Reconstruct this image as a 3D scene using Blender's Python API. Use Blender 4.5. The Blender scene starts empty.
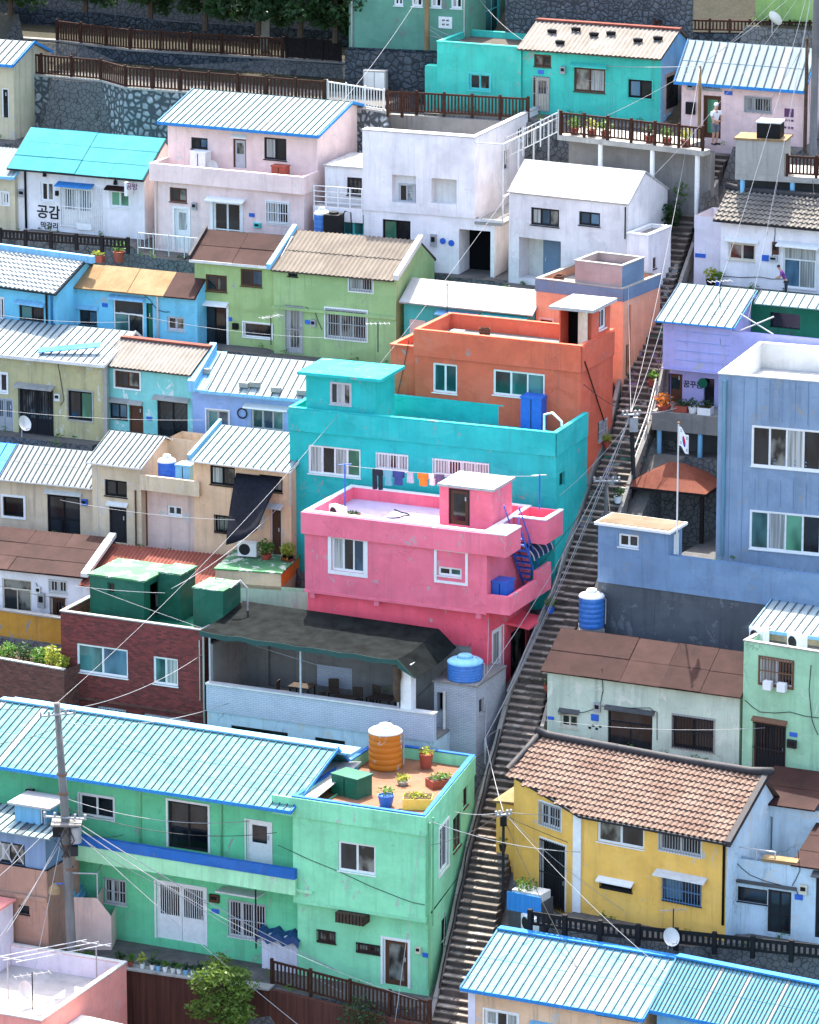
import bpy, bmesh, math, random
from math import sin, cos, tan, pi, radians, sqrt, atan2
from mathutils import Vector as V, Matrix
random.seed(7)
SC = bpy.context.scene
COL = SC.collection
# ---------------------------------------------------------------- camera model (telephoto from the opposite slope)
DIST, PITCH, FPX, PSI, SLOPE = 184.0, radians(15.0), 4700.0, radians(24), 0.7
CF = V((0, cos(PITCH), -sin(PITCH))); CU = V((0, sin(PITCH), cos(PITCH))); CR = V((1, 0, 0)); CO = -DIST * CF
def ray(px, py): return CF + CR * ((px - 409.5) / FPX) + CU * ((512 - py) / FPX)
def hillz(x, y): return SLOPE * (sin(PSI) * x + cos(PSI) * y)
def hill(px, py, h=0.0):
    d = ray(px, py); gx, gy = sin(PSI) * SLOPE, cos(PSI) * SLOPE
    t = (gx * CO.x + gy * CO.y + h - CO.z) / (d.z - gx * d.x - gy * d.y)
    return CO + d * t
def at_z(px, py, z):
    d = ray(px, py); return CO + d * ((z - CO.z) / d.z)
def proj(p):
    q = p - CO; dz = q.dot(CF); return (409.5 + FPX * q.dot(CR) / dz, 512 - FPX * q.dot(CU) / dz)
def zfor(p, py):
    """height z on the vertical through p seen at image row py"""
    d = (512 - py) / FPX; n = CU - CF * d; r = V((p.x, p.y, 0)) - CO
    return -(r.dot(n)) / n.z
def l2w(lx, ly, z=None):
    x = lx * cos(PSI) + ly * sin(PSI); y = -lx * sin(PSI) + ly * cos(PSI)
    return V((x, y, hillz(x, y) if z is None else z))
def w2l(p): return (p.x * cos(PSI) - p.y * sin(PSI), p.x * sin(PSI) + p.y * cos(PSI))

SPX = ((459, 1000), (490, 850), (530, 700), (573, 600), (591, 545), (611, 480), (630, 430), (641, 380), (656, 300), (690, 200), (717, 150))
SXY = [(w2l(hill(*p))) for p in SPX]
def stx(ly):
    """centre line of the long stairs in slope coordinates"""
    if ly <= SXY[0][1]: return SXY[0][0] + (SXY[0][1] - ly) * .15
    for (x0, y0), (x1, y1) in zip(SXY, SXY[1:]):
        if ly <= y1: return x0 + (x1 - x0) * (ly - y0) / (y1 - y0)
    return SXY[-1][0]
# ---------------------------------------------------------------- objects
def tag(o, label=None, cat=None, group=None, kind=None):
    if label: o['label'] = label
    if cat: o['category'] = cat
    if group: o['group'] = group
    if kind: o['kind'] = kind
    return o
def empty(name, loc=(0, 0, 0), rz=0.0):
    o = bpy.data.objects.new(name, None); COL.objects.link(o); o.location = loc; o.rotation_euler = (0, 0, rz)
    o.empty_display_size = .2; return o
def thing(name, label, cat, loc=(0, 0, 0), rz=0.0, group=None):
    return tag(empty(name, loc, rz), label, cat, group)
class MB:
    def __init__(s): s.v = []; s.f = []; s.m = []
    def poly(s, pts, m=0):
        n = len(s.v); s.v += [tuple(p) for p in pts]; s.f.append(tuple(range(n, n + len(pts)))); s.m.append(m); return s
    def obox(s, O, ex, ey, ez, m=0):
        O = V(O); ex = V(ex); ey = V(ey); ez = V(ez); n = len(s.v)
        for k in range(8):
            s.v.append(tuple(O + ex * (k & 1) + ey * ((k >> 1) & 1) + ez * ((k >> 2) & 1)))
        for q in ((0, 2, 3, 1), (4, 5, 7, 6), (0, 1, 5, 4), (2, 6, 7, 3), (0, 4, 6, 2), (1, 3, 7, 5)):
            s.f.append(tuple(n + i for i in q)); s.m.append(m)
        return s
    def box(s, x0, y0, z0, x1, y1, z1, m=0): return s.obox((x0, y0, z0), (x1 - x0, 0, 0), (0, y1 - y0, 0), (0, 0, z1 - z0), m)
    def tube(s, pts, r, n=8, m=0, cap=True):
        pts = [V(p) for p in pts]; rs = r if isinstance(r, (list, tuple)) else [r] * len(pts); b = len(s.v); up = None
        for i, p in enumerate(pts):
            t = (pts[min(i + 1, len(pts) - 1)] - pts[max(i - 1, 0)]).normalized()
            a = V((0, 0, 1)) if abs(t.z) < .9 else V((1, 0, 0))
            if up is not None: a = up
            u = (a - t * a.dot(t)).normalized(); up = u; w = t.cross(u)
            for k in range(n):
                an = 2 * pi * k / n; s.v.append(tuple(p + (u * cos(an) + w * sin(an)) * rs[i]))
        for i in range(len(pts) - 1):
            for k in range(n):
                s.f.append((b + i * n + k, b + i * n + (k + 1) % n, b + (i + 1) * n + (k + 1) % n, b + (i + 1) * n + k)); s.m.append(m)
        if cap:
            s.f.append(tuple(b + k for k in range(n))); s.m.append(m)
            s.f.append(tuple(b + (len(pts) - 1) * n + k for k in range(n))); s.m.append(m)
        return s
    def lathe(s, c, prof, n=20, m=0, axis=None):
        """prof: list of (r, z)"""
        c = V(c); b = len(s.v)
        for (r, z) in prof:
            for k in range(n):
                an = 2 * pi * k / n; p = V((r * cos(an), r * sin(an), z))
                if axis is not None: p = axis @ p
                s.v.append(tuple(c + p))
        for i in range(len(prof) - 1):
            for k in range(n):
                s.f.append((b + i * n + k, b + i * n + (k + 1) % n, b + (i + 1) * n + (k + 1) % n, b + (i + 1) * n + k)); s.m.append(m)
        return s
    def leaves(s, c, rad, n, size, m=0, flat=.8, rnd=random):
        """leaf-sized quads through an uneven volume"""
        c = V(c)
        for _ in range(n):
            d = V((rnd.gauss(0, 1), rnd.gauss(0, 1), rnd.gauss(0, 1))).normalized() * (rnd.random() ** .45)
            p = c + V((d.x * rad[0], d.y * rad[1], d.z * rad[2]))
            a = V((rnd.uniform(-1, 1), rnd.uniform(-1, 1), rnd.uniform(-.6, .8))).normalized()
            b = a.cross(V((rnd.uniform(-1, 1), rnd.uniform(-1, 1), rnd.uniform(-1, 1)))).normalized()
            L = size * rnd.uniform(.6, 1.3)
            s.poly([p - a * L * .5, p + b * L * .28, p + a * L * .6, p - b * L * .28], m)
        return s
    def build(s, name, mats, parent=None, smooth=False):
        me = bpy.data.meshes.new(name); me.from_pydata(s.v, [], s.f)
        if not isinstance(mats, (list, tuple)): mats = [mats]
        for x in mats: me.materials.append(MAT(x))
        me.polygons.foreach_set('material_index', [min(i, len(mats) - 1) for i in s.m])
        if smooth: me.polygons.foreach_set('use_smooth', [True] * len(s.f))
        me.update()
        o = bpy.data.objects.new(name, me); COL.objects.link(o)
        if parent is not None: o.parent = parent
        return o

# ---------------------------------------------------------------- materials
def lin(c):
    c /= 255.0
    return c / 12.92 if c <= .04045 else ((c + .055) / 1.055) ** 2.4
def rgb(r, g, b, k=1.0):
    c = [lin(r), lin(g), lin(b)]; m = sum(c) / 3
    return tuple(min(.85, (q * .95 + m * .05) * k * t) for q, t in zip(c, (1.08, 1.0, .93))) + (1,)
_M = {}; RECIPES = {}
def MAT(k):
    if not isinstance(k, str): return k
    if k not in _M: _M[k] = RECIPES[k]()
    return _M[k]
class NT:
    def __init__(s, name, rough=.8, spec=.3, metal=0.0):
        s.mat = bpy.data.materials.new(name); s.mat.use_nodes = True; s.t = s.mat.node_tree; s.n = s.t.nodes; s.l = s.t.links
        s.b = s.n['Principled BSDF']; s.b.inputs['Roughness'].default_value = rough
        s.b.inputs['Specular IOR Level'].default_value = spec; s.b.inputs['Metallic'].default_value = metal
    def new(s, t, **kw):
        n = s.n.new(t)
        for k, v in kw.items(): setattr(n, k, v)
        return n
    def set(s, sock, v):
        if isinstance(v, bpy.types.NodeSocket): s.l.new(v, sock)
        else: sock.default_value = v
    def coord(s, scale=(1, 1, 1), rnd=True):
        tc = s.new('ShaderNodeTexCoord'); mp = s.new('ShaderNodeMapping'); mp.inputs['Scale'].default_value = scale
        v = tc.outputs['Object']
        if rnd:
            oi = s.new('ShaderNodeObjectInfo'); a = s.new('ShaderNodeVectorMath', operation='SCALE'); a.inputs[0].default_value = (37, 91, 53)
            s.l.new(oi.outputs['Random'], a.inputs['Scale']); b = s.new('ShaderNodeVectorMath', operation='ADD')
            s.l.new(v, b.inputs[0]); s.l.new(a.outputs[0], b.inputs[1]); v = b.outputs[0]
        s.l.new(v, mp.inputs['Vector']); return mp.outputs[0]
    def noise(s, vec, scale, det=5, rough=.6, dist=0):
        n = s.new('ShaderNodeTexNoise'); s.l.new(vec, n.inputs['Vector']); n.inputs['Scale'].default_value = scale
        n.inputs['Detail'].default_value = det; n.inputs['Roughness'].default_value = rough; n.inputs['Distortion'].default_value = dist
        return n.outputs['Fac']
    def ramp(s, f, a, b, v0=0.0, v1=1.0):
        n = s.new('ShaderNodeMapRange'); s.l.new(f, n.inputs[0]); n.inputs[1].default_value = a; n.inputs[2].default_value = b
        n.inputs[3].default_value = v0; n.inputs[4].default_value = v1; return n.outputs[0]
    def mul(s, a, b, op='MULTIPLY'):
        n = s.new('ShaderNodeMath', operation=op); s.set(n.inputs[0], a); s.set(n.inputs[1], b); return n.outputs[0]
    def mix(s, f, a, b, bl='MIX'):
        n = s.new('ShaderNodeMix', data_type='RGBA', blend_type=bl); s.set(n.inputs[0], f); s.set(n.inputs[6], a); s.set(n.inputs[7], b); return n.outputs[2]
    def bump(s, h, st=.3, d=.02):
        n = s.new('ShaderNodeBump'); n.inputs['Strength'].default_value = st; n.inputs['Distance'].default_value = d
        s.l.new(h, n.inputs['Height']); s.l.new(n.outputs[0], s.b.inputs['Normal'])
    def col(s, c): s.set(s.b.inputs['Base Color'], c); return s.mat
def sc(c, k): return (min(.9, c[0] * k), min(.9, c[1] * k), min(.9, c[2] * k), 1)
def plaster(c, dirt=.35, peel=0.03, pc=None, crack=0.25, rough=.85):
    def f():
        t = NT('plaster', rough, .25); v = t.coord(); g = (c[0] + c[1] + c[2]) / 3
        d1 = tuple(c[i] * .45 + g * .12 for i in range(3)) + (1,)
        x = t.mix(t.ramp(t.noise(v, .7, 6, .65), .3, .7), sc(c, .8), sc(c, 1.12))
        x = t.mix(t.mul(t.ramp(t.noise(t.coord((.8, .8, 1.6)), .8, 4, .55), .54, .57), .35), x, tuple(min(.85, q * 1.05 + .03) for q in c[:3]) + (1,))
        vs = t.coord((2.6, 2.6, .2))
        st = t.mul(t.ramp(t.noise(vs, 1.0, 8, .7), .5, .72), t.ramp(t.noise(v, .5, 3), .28, .55))
        x = t.mix(t.mul(st, min(.9, dirt * 2.2)), x, d1)
        s2 = t.ramp(t.noise(t.coord((8, 8, .3)), 1.0, 5, .65), .57, .7)
        x = t.mix(t.mul(t.mul(s2, t.ramp(t.noise(v, .35, 3), .4, .6)), min(.7, dirt * 1.8)), x, d1)
        sp = t.ramp(t.noise(v, 2.2, 9, .75, .4), .6, .68)
        x = t.mix(t.mul(sp, dirt * .6), x, d1)
        if peel:
            pp = t.ramp(t.noise(t.coord((1, 1, .7)), 1.6, 10, .72, .6), .62 - peel * .2, .64 - peel * .2)
            x = t.mix(t.mul(pp, .85), x, pc or (g * .9, g * .88, g * .82, 1))
        if crack:
            vo = t.new('ShaderNodeTexVoronoi', feature='DISTANCE_TO_EDGE'); nz = t.new('ShaderNodeTexNoise'); t.l.new(v, nz.inputs['Vector']); nz.inputs['Scale'].default_value = 1.3; nz.inputs['Detail'].default_value = 6; va = t.new('ShaderNodeVectorMath', operation='ADD'); t.l.new(t.coord((.8, .8, .5)), va.inputs[0]); t.l.new(nz.outputs['Color'], va.inputs[1]); t.l.new(va.outputs[0], vo.inputs['Vector']); vo.inputs['Scale'].default_value = .9
            cr = t.mul(t.ramp(vo.outputs['Distance'], .003, .014, 1, 0), t.ramp(t.noise(v, .8, 3), .5, .6))
            x = t.mix(t.mul(cr, crack), x, sc(c, .35))
        t.bump(t.mul(t.noise(v, 16, 4), t.noise(v, 1.5, 3), 'ADD'), .35, .015)
        return t.col(x)
    return f
def paintmetal(c, rust=.15, rough=.62, streak=(9, .6, .6), c2=None):
    def f():
        t = NT('painted_metal', rough, .18); v = t.coord()
        x = t.mix(t.ramp(t.noise(t.coord(streak), 1.0, 6, .6), .3, .7), sc(c, .8), c2 or sc(c, 1.12))
        r = t.ramp(t.noise(v, 2.5, 9, .75), .62, .72)
        x = t.mix(t.mul(r, rust), x, (.12, .07, .045, 1))
        t.set(t.b.inputs['Roughness'], t.ramp(t.noise(v, 3, 4), .3, .7, rough - .08, rough + .2))
        return t.col(x)
    return f
def plain(c, rough=.6, spec=.4, var=.12, metal=0.0, sc_=6):
    def f():
        t = NT('plain', rough, spec, metal)
        return t.col(t.mix(t.ramp(t.noise(t.coord(), sc_, 6, .65), .3, .7), sc(c, 1 - var), sc(c, 1 + var)))
    return f
def leafmat(a, b):
    def f():
        t = NT('leaf', .55, .3); g = t.new('ShaderNodeNewGeometry')
        x = t.mix(g.outputs['Random Per Island'], a, b)
        x = t.mix(t.ramp(t.noise(t.coord(), 2.2, 3), .35, .65), x, sc(b, .6), 'MIX')
        t.b.inputs['Subsurface Weight'].default_value = 0
        tr = t.new('ShaderNodeBsdfTranslucent'); t.set(tr.inputs['Color'], sc(b, 1.6)); ms = t.new('ShaderNodeMixShader'); ms.inputs[0].default_value = .25
        t.l.new(t.b.outputs[0], ms.inputs[1]); t.l.new(tr.outputs[0], ms.inputs[2]); t.l.new(ms.outputs[0], t.n['Material Output'].inputs['Surface'])
        return t.col(x)
    return f
def glass(c, c2, rough=.12, sc_=.9, st=(1.2, 1.2, .5)):
    def f():
        t = NT('window_glass', rough, .5)
        x = t.mix(t.ramp(t.noise(t.coord(st), sc_, 2, .5), .42, .6), c, c2)
        return t.col(x)
    return f
def brick(c1, c2, mo, bw=.21, bh=.07, rough=.85, bumps=.5, dirt=.3):
    def f():
        t = NT('brick', rough, .25); tc = t.coord(rnd=False); s = t.new('ShaderNodeSeparateXYZ'); t.l.new(tc, s.inputs[0])
        cb = t.new('ShaderNodeCombineXYZ'); t.l.new(t.mul(s.outputs[0], s.outputs[1], 'ADD'), cb.inputs[0]); t.l.new(s.outputs[2], cb.inputs[1])
        b = t.new('ShaderNodeTexBrick'); t.l.new(cb.outputs[0], b.inputs['Vector']); b.inputs['Color1'].default_value = c1; b.inputs['Color2'].default_value = c2
        b.inputs['Mortar'].default_value = mo; b.inputs['Scale'].default_value = 1; b.inputs['Mortar Size'].default_value = .012
        b.inputs['Brick Width'].default_value = bw; b.inputs['Row Height'].default_value = bh; b.inputs['Mortar Smooth'].default_value = .2
        x = t.mix(t.mul(t.ramp(t.noise(t.coord(), 1.3, 7, .7), .45, .7), dirt), b.outputs['Color'], sc(c1, .4))
        x = t.mix(t.ramp(t.noise(t.coord(), 5, 7, .7), .68, .72, 0, .5), x, (.5, .47, .43, 1))
        t.bump(t.mul(b.outputs['Fac'], -1), bumps, .01)
        return t.col(x)
    return f
def stone(c1, c2, mo, scale=2.6, edge=.06, bumpd=.06):
    def f():
        t = NT('stone_wall', .9, .2); v = t.coord(rnd=False)
        vo = t.new('ShaderNodeTexVoronoi', feature='DISTANCE_TO_EDGE'); vc = t.new('ShaderNodeTexVoronoi')
        for q in (vo, vc): t.l.new(v, q.inputs['Vector']); q.inputs['Scale'].default_value = scale; q.inputs['Randomness'].default_value = .85
        x = t.mix(t.ramp(t.noise(v, 4, 6), .3, .7), c1, c2)
        x = t.mix(t.ramp(t.noise(v, .9, 6, .7), .5, .68, 0, .45), x, sc(mo, 1.3)); x = t.mix(t.ramp(t.noise(v, 1.7, 7, .7), .6, .68, 0, .6), x, (.03, .05, .02, 1))
        sx = t.new('ShaderNodeSeparateColor'); t.l.new(vc.outputs['Color'], sx.inputs[0])
        x = t.mix(t.mul(sx.outputs[0], .5), x, sc(c1, .5))
        x = t.mix(t.ramp(vo.outputs['Distance'], edge * .5, edge * 1.3, 1, 0), x, mo)
        t.bump(t.ramp(vo.outputs['Distance'], 0, edge * 3), .8, bumpd)
        return t.col(x)
    return f
def sheetmat(c, c2, rough=.75):
    def f():
        t = NT('roof_sheet', rough, .12); v = t.coord()
        x = t.mix(t.ramp(t.noise(v, 1.1, 8, .7), .35, .65), c, c2)
        x = t.mix(t.ramp(t.noise(t.coord((3, .5, .5)), 1.5, 6, .7), .6, .75, 0, .4), x, sc(c2, 1.8))
        x = t.mix(t.ramp(t.noise(v, 6, 6, .7), .62, .7, 0, .5), x, sc(c, .5))
        t.bump(t.noise(v, 9, 4), .3, .02)
        return t.col(x)
    return f
R_ = RECIPES
WHITE = rgb(232, 232, 232)
R_['white'] = plain((.72, .72, .70, 1), .5, .4, .08)
R_['offwhite'] = plaster((.62, .61, .57, 1), .3)
R_['whiteplaster'] = plaster((.74, .74, .74, 1), .3, .05)
R_['whiteroof'] = plaster((.4, .4, .39, 1), .35)
R_['cream'] = plain((.55, .5, .38, 1), .6)
R_['black'] = plain((.009, .009, .01, 1), .6, .15)
R_['darkframe'] = plain((.02, .02, .022, 1), .6, .15)
R_['brownframe'] = plain((.085, .036, .02, 1), .6, .2)
R_['silver'] = plain((.42, .43, .44, 1), .35, .5)
R_['greybar'] = plain((.3, .3, .3, 1), .5)
R_['bluebar'] = plain(rgb(70, 110, 150), .5)
R_['rust'] = plain((.16, .075, .04, 1), .8)
R_['gd'] = glass((.004, .005, .007, 1), (.018, .024, .028, 1))
R_['gt'] = glass((.012, .055, .055, 1), (.07, .2, .19, 1))
R_['gg'] = glass((.03, .12, .07, 1), (.1, .3, .17, 1))
R_['gc'] = glass((.2, .21, .2, 1), (.42, .43, .4, 1), .25, 1.0, (13, 13, .4))
R_['gb'] = glass((.015, .045, .075, 1), (.09, .18, .25, 1))
R_['gm'] = glass((.012, .014, .014, 1), (.2, .2, .17, 1), .12, 1.3, (1.6, 1.6, 1.0))
R_['dark'] = plain((.006, .006, .007, 1), .9, .05)  # back sheet of openings; darkness of the unlit interior is in the colour
R_['wood'] = plain((.045, .02, .013, 1), .75, .12, .35)
R_['woodgrey'] = plain((.05, .038, .03, 1), .8, .12, .3)
R_['darkwood'] = plain((.016, .013, .013, 1), .8, .12, .3)
R_['polegrey'] = plaster((.15, .145, .135, 1), .7, .1)
R_['concrete'] = plaster((.2, .19, .175, 1), .6)
R_['darkconcrete'] = plaster((.075, .075, .075, 1), .6)
R_['paleconcrete'] = plaster((.32, .31, .28, 1), .55)
R_['terracotta'] = plain((.3, .06, .035, 1), .7)
R_['bluepaint'] = plain(rgb(20, 90, 190), .45)
R_['bluetrim'] = plain(rgb(40, 125, 205), .5)
R_['skyplastic'] = plain(rgb(40, 110, 190), .35, .5, .2)
R_['tealpaint'] = plain(rgb(60, 190, 190), .5)
R_['greenbox'] = plaster(rgb(15, 90, 72), .25, rough=.55)
R_['cable_black'] = plain((.02, .02, .02, 1), .6)
R_['cable_grey'] = plain((.3, .3, .3, 1), .6)
R_['soil'] = plain((.06, .04, .028, 1), .95, .1, .3)
R_['leaf'] = leafmat((.03, .1, .015, 1), (.1, .22, .03, 1))
R_['leafdark'] = leafmat((.008, .03, .008, 1), (.03, .075, .02, 1))
R_['leafyellow'] = leafmat((.14, .22, .02, 1), (.34, .36, .04, 1))
R_['leaforange'] = leafmat((.35, .2, .03, 1), (.5, .14, .02, 1))
R_['leafbright'] = leafmat((.03, .09, .012, 1), (.13, .2, .03, 1))
R_['bark'] = plain((.07, .05, .035, 1), .9, .1, .3)
R_['skin'] = plain((.45, .26, .18, 1), .6)
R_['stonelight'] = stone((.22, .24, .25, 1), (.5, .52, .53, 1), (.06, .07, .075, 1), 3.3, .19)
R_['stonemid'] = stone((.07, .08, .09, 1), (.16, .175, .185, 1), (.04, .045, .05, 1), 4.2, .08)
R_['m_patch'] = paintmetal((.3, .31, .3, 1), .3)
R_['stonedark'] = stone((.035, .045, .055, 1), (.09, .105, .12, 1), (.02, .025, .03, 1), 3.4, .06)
R_['rubble'] = plaster((.085, .095, .105, 1), .7, .25, (.15, .16, .17, 1))
# ---------------------------------------------------------------- houses
FOOT = []      # footprints that bench the terrain: (origin, yaw, w, d, alley, z)
class W:
    """a window or door given by the corners it has on its wall"""
    def __init__(s, x0, y0, x1, y1, k='S2', fr='white', gl='gd', sur=0.0, tm='white', gr=None, aw=None, name=None, deep=.12, leaf='darkframe', lab=None, pan=.0, sp=.11):
        s.px = (x0, y0, x1, y1); s.k = k; s.fr = fr; s.gl = gl.split(','); s.sur = sur; s.tm = tm; s.gr = gr; s.aw = aw; s.deep = deep; s.leaf = leaf
        s.name = name or ('door' if k[0] == 'D' else 'window'); s.lab = lab; s.pan = pan; s.sp = sp
class Face:
    """a vertical wall plane in house coordinates: u along, v up, n outwards"""
    def __init__(s, O, U, N): s.O = V(O); s.U = V(U); s.N = V(N)
    def p(s, u, v, n=0.0): return s.O + s.U * u + V((0, 0, v)) + s.N * n
    def bx(s, mb, u0, v0, u1, v1, n0, n1, m=0): mb.obox(s.p(u0, v0, n0), s.U * (u1 - u0), s.N * (n1 - n0), (0, 0, v1 - v0), m)
    def q(s, mb, u0, v0, u1, v1, n=0.0, m=0): mb.poly([s.p(u0, v0, n), s.p(u1, v0, n), s.p(u1, v1, n), s.p(u0, v1, n)], m)
class House:
    def __init__(s, name, label, cat, A, B, yb, d=6.0, k=0.0, group=None, alley=1.4, foot=True, base=None):
        P = hill(A[0], yb, k) if base is None else V(base)
        zt = zfor(P, A[1]); s.h = zt - P.z; s.P = P
        B3 = at_z(B[0], B[1], zt); dv = B3 - P; s.yaw = atan2(dv.y, dv.x); s.w = sqrt(dv.x ** 2 + dv.y ** 2); s.d = d = d * .8
        s.M = Matrix.Translation(P) @ Matrix.Rotation(s.yaw, 4, 'Z'); s.Mi = s.M.inverted()
        s.root = thing(name, label, cat, P, s.yaw, group)
        if foot: FOOT.append((P.copy(), s.yaw, s.w, d, alley, P.z))
        lx, ly = w2l(P)
        print('HOUSE %-28s w%.1f h%.2f yaw%.1f  lx%.1f ly%.1f z%.1f' % (label[:28], s.w, s.h, math.degrees(s.yaw), lx, ly, P.z))
        s.fits = []
    def lr(s, px, py):
        o = s.Mi @ CO; d = (s.Mi.to_3x3() @ ray(px, py)); return o, d
    def fx(s, px, py, y=0.0):
        o, d = s.lr(px, py); p = o + d * ((y - o.y) / d.y); return p.x, p.z
    def ry(s, px, py, x=None):
        o, d = s.lr(px, py); p = o + d * (((s.w if x is None else x) - o.x) / d.x); return p.y, p.z
    def tz(s, px, py, z):
        o, d = s.lr(px, py); p = o + d * ((z - o.z) / d.z); return p.x, p.y
    def ridge(s, px, py, x=None):
        y, z = s.ry(px, py, x); print('   ridge y%.2f rise %.2f' % (y, z - s.h)); y = min(max(y, 1.0), 3.4); z = min(max(z, s.h + .2 * y), s.h + .6 * y); s.d = max(s.d, y * 1.45); return y, z
    def wp(s, x, y, z): return s.M @ V((x, y, z))
    def part(s, name, mb, mats, parent=None, smooth=False, label=None):
        o = mb.build(name, mats, parent or s.root, smooth)
        if label: o['label'] = label
        return o
    # ---- walls
    def facade(s, mb, F, u0, u1, v0, v1, rects, rev, m=0):
        us = sorted(set([u0, u1] + [min(max(a, u0), u1) for r in rects for a in (r[0], r[2])]))
        vs = sorted(set([v0, v1] + [min(max(a, v0), v1) for r in rects for a in (r[1], r[3])]))
        for i in range(len(us) - 1):
            for j in range(len(vs) - 1):
                cu, cv = (us[i] + us[i + 1]) / 2, (vs[j] + vs[j + 1]) / 2
                if any(r[0] < cu < r[2] and r[1] < cv < r[3] for r in rects): continue
                F.q(mb, us[i], vs[j], us[i + 1], vs[j + 1], 0, m)
        for r, dp in zip(rects, rev):
            a, b, c, e = r; dp = dp + .06
            mb.poly([F.p(a, b), F.p(c, b), F.p(c, b, -dp), F.p(a, b, -dp)], m); mb.poly([F.p(a, e), F.p(c, e), F.p(c, e, -dp), F.p(a, e, -dp)], m)
            mb.poly([F.p(a, b), F.p(a, e), F.p(a, e, -dp), F.p(a, b, -dp)], m); mb.poly([F.p(c, b), F.p(c, e), F.p(c, e, -dp), F.p(c, b, -dp)], m)
    def fpx(s, F, px, py):
        o, d = s.lr(px, py); t = (F.O - o).dot(F.N) / d.dot(F.N); p = o + d * t; return (p - F.O).dot(F.U), p.z
    def walls(s, mat, wins=(), rwins=(), x0=0.0, x1=None, y0=0.0, y1=None, z0=-1.6, z1=None, ridge=None, par=None, pt=.14, cop='white', deck='concrete', name='wall', shed=False, rmat=None, xb=None, inm=None):
        x1 = s.w if x1 is None else x1; y1 = s.d if y1 is None else y1; z1 = s.h if z1 is None else z1; xb = x1 if xb is None else xb
        mb = MB(); FF = Face((0, y0, 0), (1, 0, 0), (0, -1, 0)); U = V((xb - x1, y1 - y0, 0)); LR = U.length; U.normalize(); FR = Face((x1, y0, 0), U, (U.y, -U.x, 0))
        L = []
        for ws, F in ((wins, FF), (rwins, FR)):
            rs = []; rv = []
            for w in ws:
                a = s.fpx(F, w.px[0], w.px[1]); b = s.fpx(F, w.px[2], w.px[3])
                r = (min(a[0], b[0]), min(a[1], b[1]), max(a[0], b[0]), max(a[1], b[1]))
                rs.append(r); rv.append(w.deep); L.append((w, F, r))
            if F is FF: s.facade(mb, F, x0, x1, z0, z1, rs, rv)
            else: s.facade(mb, F, 0, LR, z0, z1, rs, rv, 1 if rmat else 0)
        mb.poly([(x0, y0, z0), (x0, y1, z0), (x0, y1, z1), (x0, y0, z1)]); mb.poly([(x0, y1, z0), (xb, y1, z0), (xb, y1, z1), (x0, y1, z1)])
        if ridge:
            yr, zr = ridge
            for x in (x0, x1):
                mb.poly([(x, y0, z1), (x, y1, z1), (x, yr, zr)] if not shed else [(x, y0, z1), (x, y1, z1), (x, y1, zr)], 1 if (rmat and x == x1) else 0)
            if shed: mb.poly([(x0, y1, z1), (x1, y1, z1), (x1, y1, zr), (x0, y1, zr)])
        if par:
            zi = z1 - par
            P = [(x0 + pt, y0 + pt), (x1 - pt, y0 + pt), (xb - pt, y1 - pt), (x0 + pt, y1 - pt)]
            for i in range(4): p, q = P[i], P[(i + 1) % 4]; mb.poly([(*p, zi), (*q, zi), (*q, z1), (*p, z1)], 1 if inm else 0)
        wo = s.part(name, mb, [mat, rmat or inm] if rmat or inm else mat)
        if par:
            s.part('roof_deck', MB().poly([(*p, zi) for p in P]), deck)
            cb = MB(); t = .03; O = [(x0 - t, y0 - t), (x1 + t, y0 - t), (xb + t, y1 + t), (x0 - t, y1 + t)]; I = [(x0 + pt + .01, y0 + pt + .01), (x1 - pt - .01, y0 + pt + .01), (xb - pt - .01, y1 - pt - .01), (x0 + pt + .01, y1 - pt - .01)]
            za, zb = z1 + .002, z1 + .05
            for i in range(4):
                j = (i + 1) % 4; cb.poly([(*O[i], zb), (*O[j], zb), (*I[j], zb), (*I[i], zb)]); cb.poly([(*O[i], za), (*O[j], za), (*O[j], zb), (*O[i], zb)]); cb.poly([(*I[i], za), (*I[j], za), (*I[j], zb), (*I[i], zb)])
            s.part('parapet_coping', cb, cop)
        for w, F, r in L: s.window(w, F, r)
        return wo
    def window(s, w, F, r):
        u0, v0, u1, v1 = r; fw = .05 if w.k[0] != 'D' else .06; dp = w.deep; mb = MB(); k = w.k
        if k == 'K':
            b = MB(); F.q(b, u0, v0, u1, v1, -dp); s.part('opening', b, w.gl[0] if w.gl[0] in RECIPES else 'dark'); return
        n0, n1 = -dp, -dp + .07
        F.bx(mb, u0, v0, u0 + fw, v1, n0, n1); F.bx(mb, u1 - fw, v0, u1, v1, n0, n1)
        F.bx(mb, u0 + fw, v1 - fw, u1 - fw, v1, n0, n1)
        if k[0] != 'D' or k == 'DD': F.bx(mb, u0 + fw, v0, u1 - fw, v0 + fw, n0, n1)
        a, b, c, e = u0 + fw, v0 + (fw if k[0] != 'D' or k == 'DD' else 0), u1 - fw, v1 - fw
        panes = []
        if k[0] == 'S' or k == 'DD':
            n = int(k[1]) if k[0] == 'S' else 2
            for i in range(n):
                p0, p1 = a + (c - a) * i / n, a + (c - a) * (i + 1) / n; nn = n0 + (.012 if i % 2 else .034)
                for (x, y, X, Y) in ((p0, b, p0 + .035, e), (p1 - .035, b, p1, e), (p0 + .035, b, p1 - .035, b + .035), (p0 + .035, e - .035, p1 - .035, e)):
                    F.bx(mb, x, y, X, Y, nn, nn + .026)
                if k == 'DD': F.bx(mb, p0 + .035, b + (e - b) * .42, p1 - .035, b + (e - b) * .42 + .05, nn, nn + .026)
                panes.append((p0 + .035, b + .035, p1 - .035, e - .035, nn + .008, w.gl[i % len(w.gl)]))
        elif k == 'T':      # transom row above sliding sashes
            vm = b + (e - b) * .68; F.bx(mb, a, vm, c, vm + .05, n0, n1)
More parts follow.
